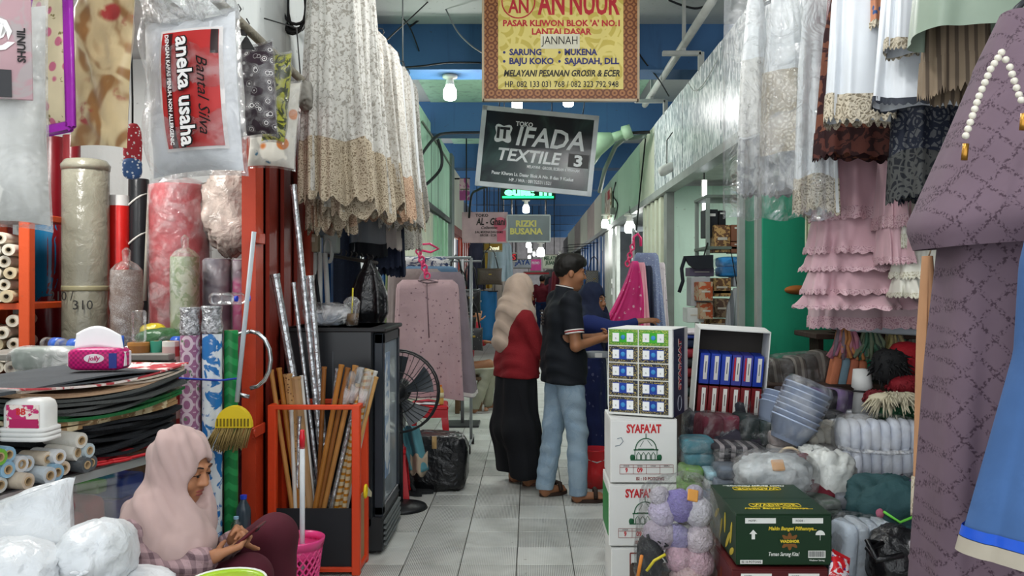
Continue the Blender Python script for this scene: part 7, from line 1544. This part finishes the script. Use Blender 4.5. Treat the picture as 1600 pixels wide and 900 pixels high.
def head(S, c, Rm, s=1.0, ears=True):
    c = A(c); g = lambda x, y, z: c+Rm@(A(x, y, z)*s); E = lambda p, r, k=.02, op='add': S.ell(g(*p), A(*r)*s, Rm, k*s, op)
    E((-.012, 0, .03), (.095, .074, .098)); E((.025, 0, -.035), (.070, .062, .082), .03); E((.055, 0, -.093), (.03, .032, .026), .03)
    for q in (-1, 1): E((.062, q*.038, -.03), (.028, .026, .03), .02); S.cone(g(.088, q*.014, .026), g(.078, q*.05, .024), .010*s, .008*s, .012*s)
    S.cone(g(.090, 0, .014), g(.110, 0, -.024), .007*s, .0115*s, .012*s); E((.099, .011, -.028), (.009, .008, .008), .008); E((.099, -.011, -.028), (.009, .008, .008), .008)
    for q in (-1, 1): E((.098, q*.031, .007), (.012, .019, .010), .01, 'sub'); E((.079, q*.031, .006), (.016, .017, .013), .004)
    E((.088, 0, -.056), (.011, .024, .007), .006); E((.087, 0, -.069), (.012, .020, .008), .006)
    if ears:
        for q in (-1, 1): E((-.008, q*.075, -.005), (.018, .009, .032), .008)
def face_parts(t, c, Rm, s, lids=0.0, brow='#241a16', lip='#9a5a55', sides=(-1, 1)):
    c = A(c); g = lambda x, y, z: c+Rm@(A(x, y, z)*s); rot = Matrix(Rm.tolist())
    for q in sides:
        if lids < .6: MB().ell(g(.0885, q*.031, .006), A(.009, .0125, .0065)*s, 12, 8, rot=rot).build('eye', M('#e6e0da', .3), t)
        MB().ell(g(.0945, q*.031, .004-.003*lids), A(.0045, .0065, .0058*(1-.5*lids))*s, 10, 7, rot=rot).build('iris', M('#1c1310', .25), t)
        MB().tube([g(.093, q*.016, .009-.004*lids), g(.098, q*.031, .0125-.006*lids), g(.088, q*.048, .008-.004*lids)], [.0015*s, .002*s, .0012*s], 5).build('eyelash', M('#1c1310', .6), t)
        MB().tube([g(.096, q*.014, .030), g(.095, q*.034, .036), g(.082, q*.053, .030)], [.003*s, .0034*s, .0016*s], 5).build('eyebrow', M(brow, .8), t)
    MB().ell(g(.0945, 0, -.0565), A(.006, .022, .005)*s, 12, 6, rot=rot).build('upper_lip', M(lip, .45), t); MB().ell(g(.0935, 0, -.069), A(.007, .018, .006)*s, 12, 6, rot=rot).build('lower_lip', M(lip, .45), t)
def hand(S, w, f, n, side, curl=(.35, .4, .45, .5), s=1.0, spread=.10, thumb=.6):
    """w wrist, f finger direction, n palm normal, side +1/-1 puts the thumb along cross(f, n)*side"""
    w, f, n = A(w), A(f)/np.linalg.norm(f), A(n); n = n-f*(n@f); n /= np.linalg.norm(n); lat = np.cross(f, n)*side
    base = [.030, .010, -.010, -.029]; ln = [.072, .080, .074, .058]
    for i in range(4):
        kn = w+f*(.088-.004*abs(i-1.3))*s+lat*base[i]*s; S.cone(w+f*.012*s+lat*base[i]*.6*s, kn, .0135*s, .0115*s, .012*s)
        d = f+lat*spread*(1.5-i)*.5; d /= np.linalg.norm(d); p = kn; a = 0
        for j, fr in enumerate((.45, .32, .26)):
            a = curl[i]*(1.0 if j == 0 else 1.15); d2 = d*math.cos(a)+n*math.sin(a); d2 /= np.linalg.norm(d2); nn = n*math.cos(a)-d*math.sin(a)
            e = p+d2*ln[i]*fr*s; S.cone(p, e, (.0095-.0009*j)*s, (.0088-.0010*j)*s, .004*s); p, d, n_ = e, d2, nn
            n = nn
        n = A(n); n = np.cross(lat*side, f); n = n/np.linalg.norm(n)
        n = n if i == 3 else n
    p = w+f*.022*s+lat*.022*s; d = f*.55+lat*.75+np.cross(lat*side, f)*thumb*.5; d /= np.linalg.norm(d); S.cone(w+f*.015*s, p, .014*s, .014*s, .01*s)
    for L, r0, r1 in ((.042, .0135, .011), (.034, .0105, .0095), (.026, .0095, .0075)):
        e = p+d*L*s; S.cone(p, e, r0*s, r1*s, .005*s); p = e; d = d+f*.35; d /= np.linalg.norm(d)
def limbs(S, J, arm=1.0, leg=1.0, k=.03):
    for q in 'LR':
        if 'sh'+q in J: S.cone(J['sh'+q], J['el'+q], .050*arm, .039*arm, k); S.cone(J['el'+q], J['wr'+q], .038*arm, .026*arm, .02)
        if 'hip'+q in J: S.cone(J['hip'+q], J['kn'+q], .080*leg, .054*leg, k); S.cone(J['kn'+q], A(J['kn'+q])*.65+A(J['an'+q])*.35, .052*leg, .053*leg, .02); S.cone(A(J['kn'+q])*.65+A(J['an'+q])*.35, J['an'+q], .053*leg, .036*leg, .02)
def torso(S, J, w=1.0, k=.05):
    p, c, n = A(J['pelvis']), A(J['chest']), A(J['neck']); lat = A(J['shL'])-A(J['shR']); lat /= np.linalg.norm(lat)
    for q in (-1, 1): S.cone(p+lat*.065*q, p*.45+c*.55+lat*.055*q, .105*w, .095*w, k); S.cone(p*.45+c*.55+lat*.055*q, c+lat*.075*q, .095*w, .105*w, k); S.cone(c+lat*.06*q+A(0, 0, .06), lat*.155*q+n*.6+c*.4, .07*w, .05*w, k)
    S.cone(c, n, .085*w, .055*w, k); S.cone(n, J['head'], .05, .052, .03)
def foot(S, an, toe, s=1.0):
    an, toe = A(an), A(toe); S.cone(an, (an[0], an[1], .035), .036*s, .034*s, .02); S.cone((an[0], an[1], .035), toe+A(0, 0, .005), .036*s, .028*s, .03)
    d = toe-an; d[2] = 0; d /= np.linalg.norm(d); l = A(-d[1], d[0], 0)
    for i in range(5): q = toe+l*(.030-.015*i)*s; S.cone(q-d*.01, q+d*(.030-.004*abs(i-1))*s, .011*s, .009*s, .006)
def sandal(t, an, toe, m, s=1.0):
    an, toe = A(an), A(toe); d = toe-an; d[2] = 0; d /= np.linalg.norm(d); l = A(-d[1], d[0], 0); h0 = A(an[0], an[1], 0)-d*.045*s; e = A(toe[0], toe[1], 0)+d*.045*s; L = np.linalg.norm(e-h0); pts = []
    for a in np.linspace(0, 2*PI, 21)[:-1]: w = (.044+.008*math.cos(a))*s; pts.append(h0+d*(L*.5+L*.5*math.cos(a))+l*w*math.sin(a))
    v = [p+A(0, 0, .004) for p in pts]+[p+A(0, 0, .026) for p in pts]; n = len(pts); f = [list(range(n-1, -1, -1)), list(range(n, 2*n))]+[(i, (i+1) % n, (i+1) % n+n, i+n) for i in range(n)]
    MB().add(v, f).build('sandal_sole', m, t, False); c = toe-d*.03; MB().tube([c+l*.05*s+A(0, 0, .0), c+l*.03*s+A(0, 0, .05), c-l*.03*s+A(0, 0, .05), c-l*.05*s], .016*s, 6).build('sandal_strap', m, t)
def bounds(J, pad=.22):
    p = np.array([A(v) for k, v in J.items() if k not in ('yaw',)]); return p.min(0)-pad, p.max(0)+pad
def skin_m(key, c): 
    m = mat(key, c, .5, spec=.35, var=.05, vs=12); m.node_tree.nodes['Principled BSDF'].inputs['Subsurface Weight'].default_value = .06; m.node_tree.nodes['Principled BSDF'].inputs['Subsurface Radius'].default_value = (.02, .008, .004); return m
def hijab(S, c, Rm, J, s=1.0, chest=.0, back=.0):
    c = A(c); g = lambda x, y, z: c+Rm@(A(x, y, z)*s); n = A(J['neck']); ch = A(J['chest'])
    S.ell(g(-.016, 0, .034), A(.116, .094, .112)*s, Rm, .03); S.ell(g(.008, 0, -.045), A(.098, .086, .10)*s, Rm, .04); S.cone(g(-.02, 0, -.06), n+A(0, 0, -.0), .085*s, .095*s, .06); S.cone(g(.03, 0, -.10), n*.6+ch*.4+Rm@A(.06, 0, 0), .06*s, .085*s, .06)
    for q in 'LR': S.cone(n, A(J['sh'+q])*.78+n*.22+A(0, 0, .012), .085, .074, .06); S.cone(n*.5+A(J['sh'+q])*.5, ch*.6+A(J['sh'+q])*.4+Rm@A(.05, 0, -.02), .075, .075, .05)
    if chest: S.cone(n+Rm@A(.04, 0, -.02), ch+Rm@A(.055, 0, -chest), .09, .085, .08); S.cone(n+Rm@A(.05, 0, -.03), ch+Rm@A(.05, -.09, -chest*1.1), .075, .045, .05)
    if back: S.cone(n+Rm@A(-.04, 0, 0), ch+Rm@A(-.06, 0, -back), .10, .105, .06)
def face_cut(S, c, Rm, s=1.0, w=.052):
    c = A(c); g = lambda x, y, z: c+Rm@(A(x, y, z)*s); S.ell(g(.112, 0, -.022), A(.068, w, .080)*s, Rm, .012, 'sub')

# ---- seated woman with a phone
D = 3.1
def Wp(x, y, d): p = P(x, y, d); return A(p.x, p.y, p.z)
org = A(-1.33, 3.12, 0)
J = {k: Wp(*v)-org for k, v in dict(pelvis=(240, 962, 3.12), chest=(258, 850, 3.1), neck=(268, 800, 3.1), head=(284, 730, 3.08), shR=(226, 822, 2.96), elR=(246, 908, 2.86), wrR=(338, 868, 2.86), shL=(305, 818, 3.24), elL=(330, 890, 3.22), wrL=(366, 842, 3.05), hipR=(246, 965, 3.04), knR=(388, 902, 2.93), anR=(392, 1085, 2.95), hipL=(250, 962, 3.2), knL=(430, 838, 3.18), anL=(432, 1058, 3.15)).items()}
J['anR'][2] = .08; J['anL'][2] = .08
wm = thing('person', 'seated woman in a dusty mauve headscarf and plaid shirt looking at a phone', 'person', org)
hc = J['head']; Rh = frame(math.radians(-16), math.radians(15)); sk = skin_m('skin_warm', '#b07a58')
lo, hi = bounds(J, .16); S = SDF(lo, hi, .0045); torso(S, J, .84); limbs(S, J, .88, .9); head(S, hc, Rh, 1.0)
ph_c = Wp(386, 838, 2.94)-org
hand(S, J['wrR'], ph_c+A(-.005, .01, -.025)-J['wrR'], (-.05, .35, .9), -1, (.45, .5, .55, .6), .92); hand(S, J['wrL'], ph_c+A(.0, .03, .03)-J['wrL'], (-.25, -.7, -.5), 1, (.5, .55, .6, .65), .9)
for q in 'RL': foot(S, J['an'+q], J['an'+q]*A(1, 1, 0)+A(.14, -.05, .03))
S.mesh('body', sk, wm, smooth=1); face_parts(wm, hc, Rh, 1.0, .75, '#3a2a22', '#8f4a44')
m_pl = mat('plaid_shirt', '#b5979a', .8, col2='#6d565c', pk='plaid', ps=150, col3='#8d7277', bump=.2, bs=60)
S = SDF(lo, hi, .006); torso(S, J, 1.06); 
for q in 'LR': S.cone(J['sh'+q], J['el'+q], .066, .058, .04); S.cone(J['el'+q], J['wr'+q]*.92+J['el'+q]*.08, .056, .042, .03)
S.cone(J['pelvis'], J['pelvis']+A(.03, 0, -.02), .15, .15, .04)
for q in 'LR': d_ = J['wr'+q]-J['el'+q]; S.cut(J['wr'+q]-d_*.06, d_, .09)
S.cut(J['neck']+A(0, 0, .03), (0, 0, 1), .08); S.mesh('shirt', m_pl, wm, .009, 6.5, 3, folds=((.004, 110, (.3, .2, .9)),))
S = SDF(lo, hi, .006); 
for q in 'LR': S.cone(J['hip'+q], J['kn'+q], .105, .078, .03); S.cone(J['kn'+q], J['an'+q]+A(0, 0, .03), .076, .06, .03)
S.cone(J['hipL'], J['hipR'], .12, .12, .05); S.cut((0, 0, .09), (0, 0, -1)); S.mesh('trousers', mat('maroon_trousers', '#4f1826', .85, var=.15), wm, .006, 5, 4)
m_hj = mat('mauve_scarf', '#bda29d', .8, var=.10, vs=4, sheen=.15)
S = SDF(lo, hi, .005); hijab(S, hc, Rh, J, 1.02, .06, .0); S.cone(J['neck']+A(.02, -.07, -.02), Wp(292, 866, 2.90)-org, .085, .05, .09); S.cone(J['neck']+A(-.05, -.05, 0), Wp(240, 832, 2.97)-org, .085, .055, .07); S.cone(J['neck']+A(.04, -.03, -.03), Wp(314, 846, 2.99)-org, .085, .05, .09); S.cone(J['neck']+A(.0, -.06, -.03), Wp(264, 872, 2.92)-org, .085, .06, .09)
face_cut(S, hc, Rh, 1.04, .062); S.mesh('headscarf', m_hj, wm, .016, 8.0, 8, (1.7, 1.7, .5), smooth=3, folds=((.0065, 95, (.85, .25, .42)), (.004, 60, (.5, -.6, .6))))
b = MB(); rr = random.Random(4)
for (a_, b_, c_) in (((262, 690, 2.96), (252, 760, 2.93), (262, 840, 2.86)), ((250, 705, 2.99), (238, 770, 2.94), (244, 845, 2.88)), ((300, 790, 2.93), (305, 830, 2.9), (296, 868, 2.84))): pass
ph = thing('smartphone', 'dark red smartphone held by the seated woman', 'phone', Vector(ph_c+org), Matrix(((.12, -.65, .75), (.99, .05, -.12), (.04, .76, .65))).to_euler()); MB().box((0, 0, 0), (.070, .011, .142), bev=.004).build('case', gloss('phone_case', '#5a1822', bump=0), ph, 'auto'); MB().box((0, .0065, 0), (.062, .001, .132)).build('screen', M('#2a3038', .1), ph, False); MB().ell((-.02, -.007, .055), (.010, .004, .010), 10, 6).build('camera_lens', m_bk, ph)
t = thing('low_stool', 'low wooden stool under the seated woman', 'stool', (org[0]-.05, org[1], 0)); MB().box((0, 0, .10), (.3, .28, .03), bev=.006).build('seat', M('#6a5440', .7), t, False)
for x in (-.12, .12): MB().box((x, 0, .042), (.03, .26, .084)).build('leg', M('#6a5440', .7), t, False)

# ---- standing adult
def adult(label, loc, rz, J, skin, top, bottom, Rh, h=.007, hs=1.0, hair=None, hij=None, dress=None, shoes=None, hands=None, face=True, lids=.2, scarf=(.05, .1), cuffs=None, sleeve=1.0, hem=None, name='person', fine=None):
    t = thing(name, label, 'person', loc, (0, 0, rz)); J = {k: A(v) for k, v in J.items()}; lo, hi = bounds(J, .2); lo[2] = min(lo[2], -.01); S = SDF(lo, hi, fine or h); torso(S, J, .86); limbs(S, J, .95); head(S, J['head'], Rh, hs, hair is not None)
    for q in 'LR':
        f, n, sd, cu = hands[q]; hand(S, J['wr'+q], f, n, sd, cu)
        if 'an'+q in J: foot(S, J['an'+q], J['toe'+q])
    S.mesh('body', skin, t, smooth=1)
    if face: face_parts(t, J['head'], Rh, hs, lids)
    if top:
        S = SDF(lo, hi, h); torso(S, J, top.get('w', 1.1)); 
        for q in 'LR':
            e = J['sh'+q]*(1-sleeve*2)+J['el'+q]*sleeve*2 if sleeve <= .5 else J['el'+q]
            S.cone(J['sh'+q], e, .070, .064 if sleeve <= .5 else .052, .04)
            if sleeve > .5: w_ = J['wr'+q]*.96+J['el'+q]*.04; S.cone(J['el'+q], w_, .050, .036, .02); d_ = J['wr'+q]-J['el'+q]; S.cut(J['wr'+q]-d_*.04, d_, .07)
            else: d_ = J['el'+q]-J['sh'+q]; S.cut(e, d_, .10)
        if hem: 
            for y in (-.07, .07): S.cone(J['pelvis']+A(0, y, .05), J['pelvis']+A(.0, y, -.16), .138, .134, .05)
            S.cut((0, 0, hem), (0, 0, -1), None) if not top.get('arms_below') else S.cut((J['pelvis'][0], J['pelvis'][1], hem), (0, 0, -1), .28)
        S.cut(J['neck']+A(0, 0, .035), (.15, 0, 1), .13); S.mesh('shirt', top['m'], t, .008, 6, 3, (1.3, 1.3, .8), folds=((.004, 70, (.45, .3, .85)),))
    if bottom:
        S = SDF(lo, hi, h)
        if bottom.get('skirt'):
            for y in (-.06, .06): S.cone(J['pelvis']+A(0, y, .04), J['pelvis']+A(.0, y*1.6, -.45), .12, .14, .06); S.cone(J['pelvis']+A(0, y*1.6, -.45), A(bottom['skirt'][0], y*2.0, bottom['skirt'][1]+.05), .14, .13, .06)
            S.cut((0, 0, bottom['skirt'][1]), (0, 0, -1))
        else:
            for q in 'LR': S.cone(J['hip'+q], J['kn'+q], .100, .074, .03); S.cone(J['kn'+q], J['an'+q]+A(0, 0, -.02), .072, .066, .03)
            S.cone(J['hipL']+A(0, 0, .06), J['hipR']+A(0, 0, .06), .115, .115, .05); S.cut((0, 0, .045), (0, 0, -1))
        S.cut(J['pelvis']+A(0, 0, .13 if bottom.get('skirt') else .0), (0, 0, 1)); S.mesh('skirt' if bottom.get('skirt') else 'trousers', bottom['m'], t, bottom.get('wr', .008), 5, 6, (1, 1, .45) if bottom.get('skirt') else (1, 1, 1.4), folds=((.007, 60, (.8, .6, .1)),) if bottom.get('skirt') else ((.0022, 75, (.35, .2, .9)),))
    if hij:
        S = SDF(lo, hi, h*.85); hijab(S, J['head'], Rh, J, hs*1.02, *scarf); face_cut(S, J['head'], Rh, hs); S.mesh('headscarf', hij, t, .012, 9, 9, (1.5, 1.5, .6), folds=((.006, 85, (.75, .5, .45)),))
    if hair:
        S = SDF(lo, hi, h*.7); c = J['head']; g = lambda x, y, z: c+Rh@(A(x, y, z)*hs); S.ell(g(-.014, 0, .042), A(.107, .086, .102)*hs, Rh, .02); S.ell(g(.03, 0, .075), A(.075, .07, .06)*hs, Rh, .03); S.ell(g(.095, 0, -.035), A(.068, .12, .088)*hs, Rh, .01, 'sub'); S.ell(g(.035, 0, -.10), A(.09, .12, .09)*hs, Rh, .015, 'sub'); S.cut(g(-.05, 0, -.062), Rh@A(.25, 0, -1), .25); S.mesh('hair', hair, t, .008, 22, 5)
    if shoes:
        for q in 'LR': sandal(t, J['an'+q], J['toe'+q], shoes)
    return t, J
curl = (.3, .35, .4, .45); grip = (.7, .75, .8, .85)
JM = dict(pelvis=(0, 0, .93), chest=(-.015, 0, 1.24), neck=(.005, 0, 1.425), head=(.05, 0, 1.565), shL=(-.0, .185, 1.375), elL=(.04, .235, 1.09), wrL=(.24, .12, 1.11), shR=(0, -.185, 1.375), elR=(.02, -.235, 1.075), wrR=(.225, -.15, 1.115), hipL=(0, .09, .90), knL=(-.04, .10, .49), anL=(-.10, .115, .085), toeL=(.03, .15, .035), hipR=(0, -.09, .90), knR=(.07, -.10, .48), anR=(.075, -.10, .085), toeR=(.22, -.13, .035))
t, JJ = adult('young man with short dark hair in a navy polo shirt and pale jeans', (PX(880, 5.95), 5.95, 0), math.radians(14), JM, skin_m('skin_tan', '#9c6b4c'), dict(m=mat('navy_polo', '#14181f', .8, var=.1), w=1.13), dict(m=mat('pale_denim', '#94acc0', .85, col2='#9fb5c6', pk='camo', ps=5, bump=.3, bs=150), wr=.010), frame(math.radians(-4), math.radians(6)), .0065, 1.0, hair=M('#16130f', .6), shoes=M('#3a2a22', .7), hands={'L': ((1, -.35, .1), (0, -.5, .8), 1, grip), 'R': ((1, .2, .1), (.0, .6, .7), -1, grip)}, sleeve=.36, hem=.81, lids=.1, fine=.0055)
for q in 'LR':
    e = JJ['sh'+q]*.28+JJ['el'+q]*.72; dv = (JJ['el'+q]-JJ['sh'+q]); dv /= np.linalg.norm(dv); rm = Vector(dv).to_track_quat('Z', 'Y').to_matrix()
    for k, c in enumerate(('#e6e2de', '#a0282c', '#e6e2de')): MB().lathe([(.0655, -.004), (.067, 0), (.0655, .004)], 20, e-dv*(.002+.009*k), rm).build('sleeve_tipping', M(c, .7), t)
MB().lathe([(.060, -.01), (.066, .012), (.056, .022)], 20, JJ['neck']+A(.005, 0, .028), Euler((0, .2, 0))).build('collar', mat('navy_polo', '#14181f'), t); MB().lathe([(.0668, .010), (.0662, .018)], 20, JJ['neck']+A(.005, 0, .028), Euler((0, .2, 0))).build('collar_tipping', M('#d8d2cc', .7), t)
for i in range(5): MB().box((-.142, .03, 1.30-.022*i), (.004, .11-.012*i, .012)).build('back_print', M('#3d3432', .8), t, False)
tw = (PX(880, 5.95), 5.95)
JW = dict(pelvis=(0, 0, .86), chest=(.0, 0, 1.13), neck=(.0, 0, 1.29), head=(.035, 0, 1.415), shL=(.0, .16, 1.235), elL=(.06, .20, 1.0), wrL=(.22, .15, .92), shR=(.0, -.16, 1.235), elR=(.10, -.20, 1.01), wrR=(.28, -.16, .90), hipL=(0, .085, .84), knL=(.04, .09, .46), anL=(.02, .08, .08), toeL=(.14, .09, .03), hipR=(0, -.085, .84), knR=(.05, -.09, .46), anR=(.06, -.09, .08), toeR=(.18, -.10, .03))
t, _ = adult('woman in a beige headscarf, red sweater and long black skirt seen from behind', (PX(806, 6.4), 6.4, 0), math.radians(24), JW, skin_m('skin_tan', '#9c6b4c'), dict(m=mat('red_knit', '#8a1c24', .85, bump=.3, bs=160), w=1.0, arms_below=True), dict(m=mat('black_skirt', '#14151a', .85), skirt=(.03, .075), wr=.012), frame(math.radians(-6), math.radians(12)), .007, .97, hij=mat('beige_scarf_h', '#c0aa98', .8, sheen=.15), shoes=M('#5a3a2c', .7), hands={'L': ((.8, 0, -.5), (0, -1, 0), 1, curl), 'R': ((.8, .1, -.6), (0, 1, .2), -1, curl)}, scarf=(.08, .07), hem=.80)
JB = dict(pelvis=(0, 0, .86), chest=(.0, 0, 1.12), neck=(.01, 0, 1.27), head=(.03, 0, 1.385), shL=(.0, .17, 1.22), elL=(.12, .22, 1.02), wrL=(.26, .12, .95), shR=(.02, -.17, 1.215), elR=(.22, -.26, 1.18), wrR=(.40, -.20, 1.235), hipL=(0, .085, .84), knL=(.02, .09, .46), anL=(.0, .09, .08), toeL=(.12, .10, .03), hipR=(0, -.085, .84), knR=(.02, -.09, .46), anR=(.02, -.09, .08), toeR=(.14, -.10, .03))
m_nb = mat('navy_blue_dress', '#1d2c66', .8, var=.12)
adult('woman in a dark navy headscarf and blue dress pointing with one hand', (PX(921, 6.75), 6.75, -.03), math.radians(-12), JB, skin_m('skin_tan', '#9c6b4c'), dict(m=m_nb, w=1.06), dict(m=mat('navy_print_skirt', '#1a2450', .85, col2='#5a5f80', pk='flecks', ps=18), skirt=(.02, .06), wr=.012), frame(math.radians(-22), math.radians(2)), .007, .96, hij=mat('dark_navy_scarf', '#19223c', .8), shoes=M('#2c2c30', .7), hands={'L': ((1, -.3, .0), (0, -.3, 1), 1, curl), 'R': ((1, .12, .12), (0, .3, -1), 1, (.12, .15, .2, .3))}, scarf=(.14, .12))
tp = thing('cloth_packet', 'grey folded packet held between the man and the blue-dressed woman', 'packet', (PX(934, 6.0), 6.0, PZ(556, 6.0))); folded(MB(), (0, 0, .01), (.17, .14, .045), seed=4).build('fold', C_('#9aa0a4'), tp); MB().box((0, -.072, .01), (.05, .003, .03)).build('label', M('#dcdcd8', .5), tp, False)
# seated person behind the bags
JS = dict(pelvis=(0, 0, .52), chest=(.04, 0, .84), neck=(.06, 0, 1.0), head=(.10, 0, 1.12), shL=(.05, .17, .95), elL=(.14, .22, .74), wrL=(.28, .1, .80), shR=(.05, -.17, .95), elR=(.16, -.22, .82), wrR=(.16, -.16, 1.05), hipL=(.02, .09, .50), knL=(.36, .11, .52), anL=(.30, .12, .085), toeL=(.42, .13, .035), hipR=(.02, -.09, .50), knR=(.30, -.13, .56), anR=(.14, -.12, .085), toeR=(.26, -.13, .035))
adult('seated person in a red shirt and khaki trousers behind the handbags', (PX(722, 9.95), 9.95, 0), .15, JS, skin_m('skin_tan', '#9c6b4c'), dict(m=mat('red_shirt', '#a02430', .8), w=1.05), dict(m=mat('khaki', '#a5a491', .85)), frame(0.0), .010, .97, hair=M('#16130f', .6), shoes=M('#b9b4b0', .6), hands={'L': ((1, -.2, 0), (0, 0, -1), 1, curl), 'R': ((.2, .2, 1), (0, 1, 0), -1, curl)}, sleeve=1.0)
# two people far down the aisle
JF = dict(JM); JF.update(wrL=(.05, .25, .82), wrR=(.05, -.25, .82), elL=(-.02, .24, 1.08), elR=(-.02, -.24, 1.08))
for lab, px, d, rz_, tc, bc, hj in (('far person in a maroon top and dark blue trousers walking down the aisle', 847, 25.0, 1.4, '#6d1f2c', '#22355c', None), ('far person in a grey top and headscarf standing in the aisle', 868, 28.0, -1.2, '#75707c', '#33333c', '#8d8a88')):
    adult(lab, (PX(px, d), d, 0), rz_, JF, skin_m('skin_tan', '#9c6b4c'), dict(m=M(tc, .8), w=1.1), dict(m=M(bc, .85)), frame(0.0), .016, 1.0, hair=None if hj else M('#16130f', .6), hij=M(hj, .8) if hj else None, shoes=M('#2c2c30', .7), hands={'L': ((.1, 0, -1), (1, 0, 0), 1, curl), 'R': ((.1, 0, -1), (1, 0, 0), -1, curl)}, face=False)
t = thing('plastic_bucket', 'red plastic bucket on the floor beside the cartons', 'bucket', (PX(931, 6.3), 6.3, 0)); MB().lathe([(0, .004), (.075, .004), (.085, .10), (.088, .11), (.085, .12), (.10, .27), (.107, .275), (.107, .285), (.098, .285)], 22).build('bucket_body', gloss('red_bucket', '#d8282e', bump=0), t); MB().tube([(-.10, 0, .27), (-.08, -.06, .22), (0, -.10, .20), (.08, -.06, .22), (.10, 0, .27)], .005, 5).build('handle', M('#b9b9b6', .4), t)
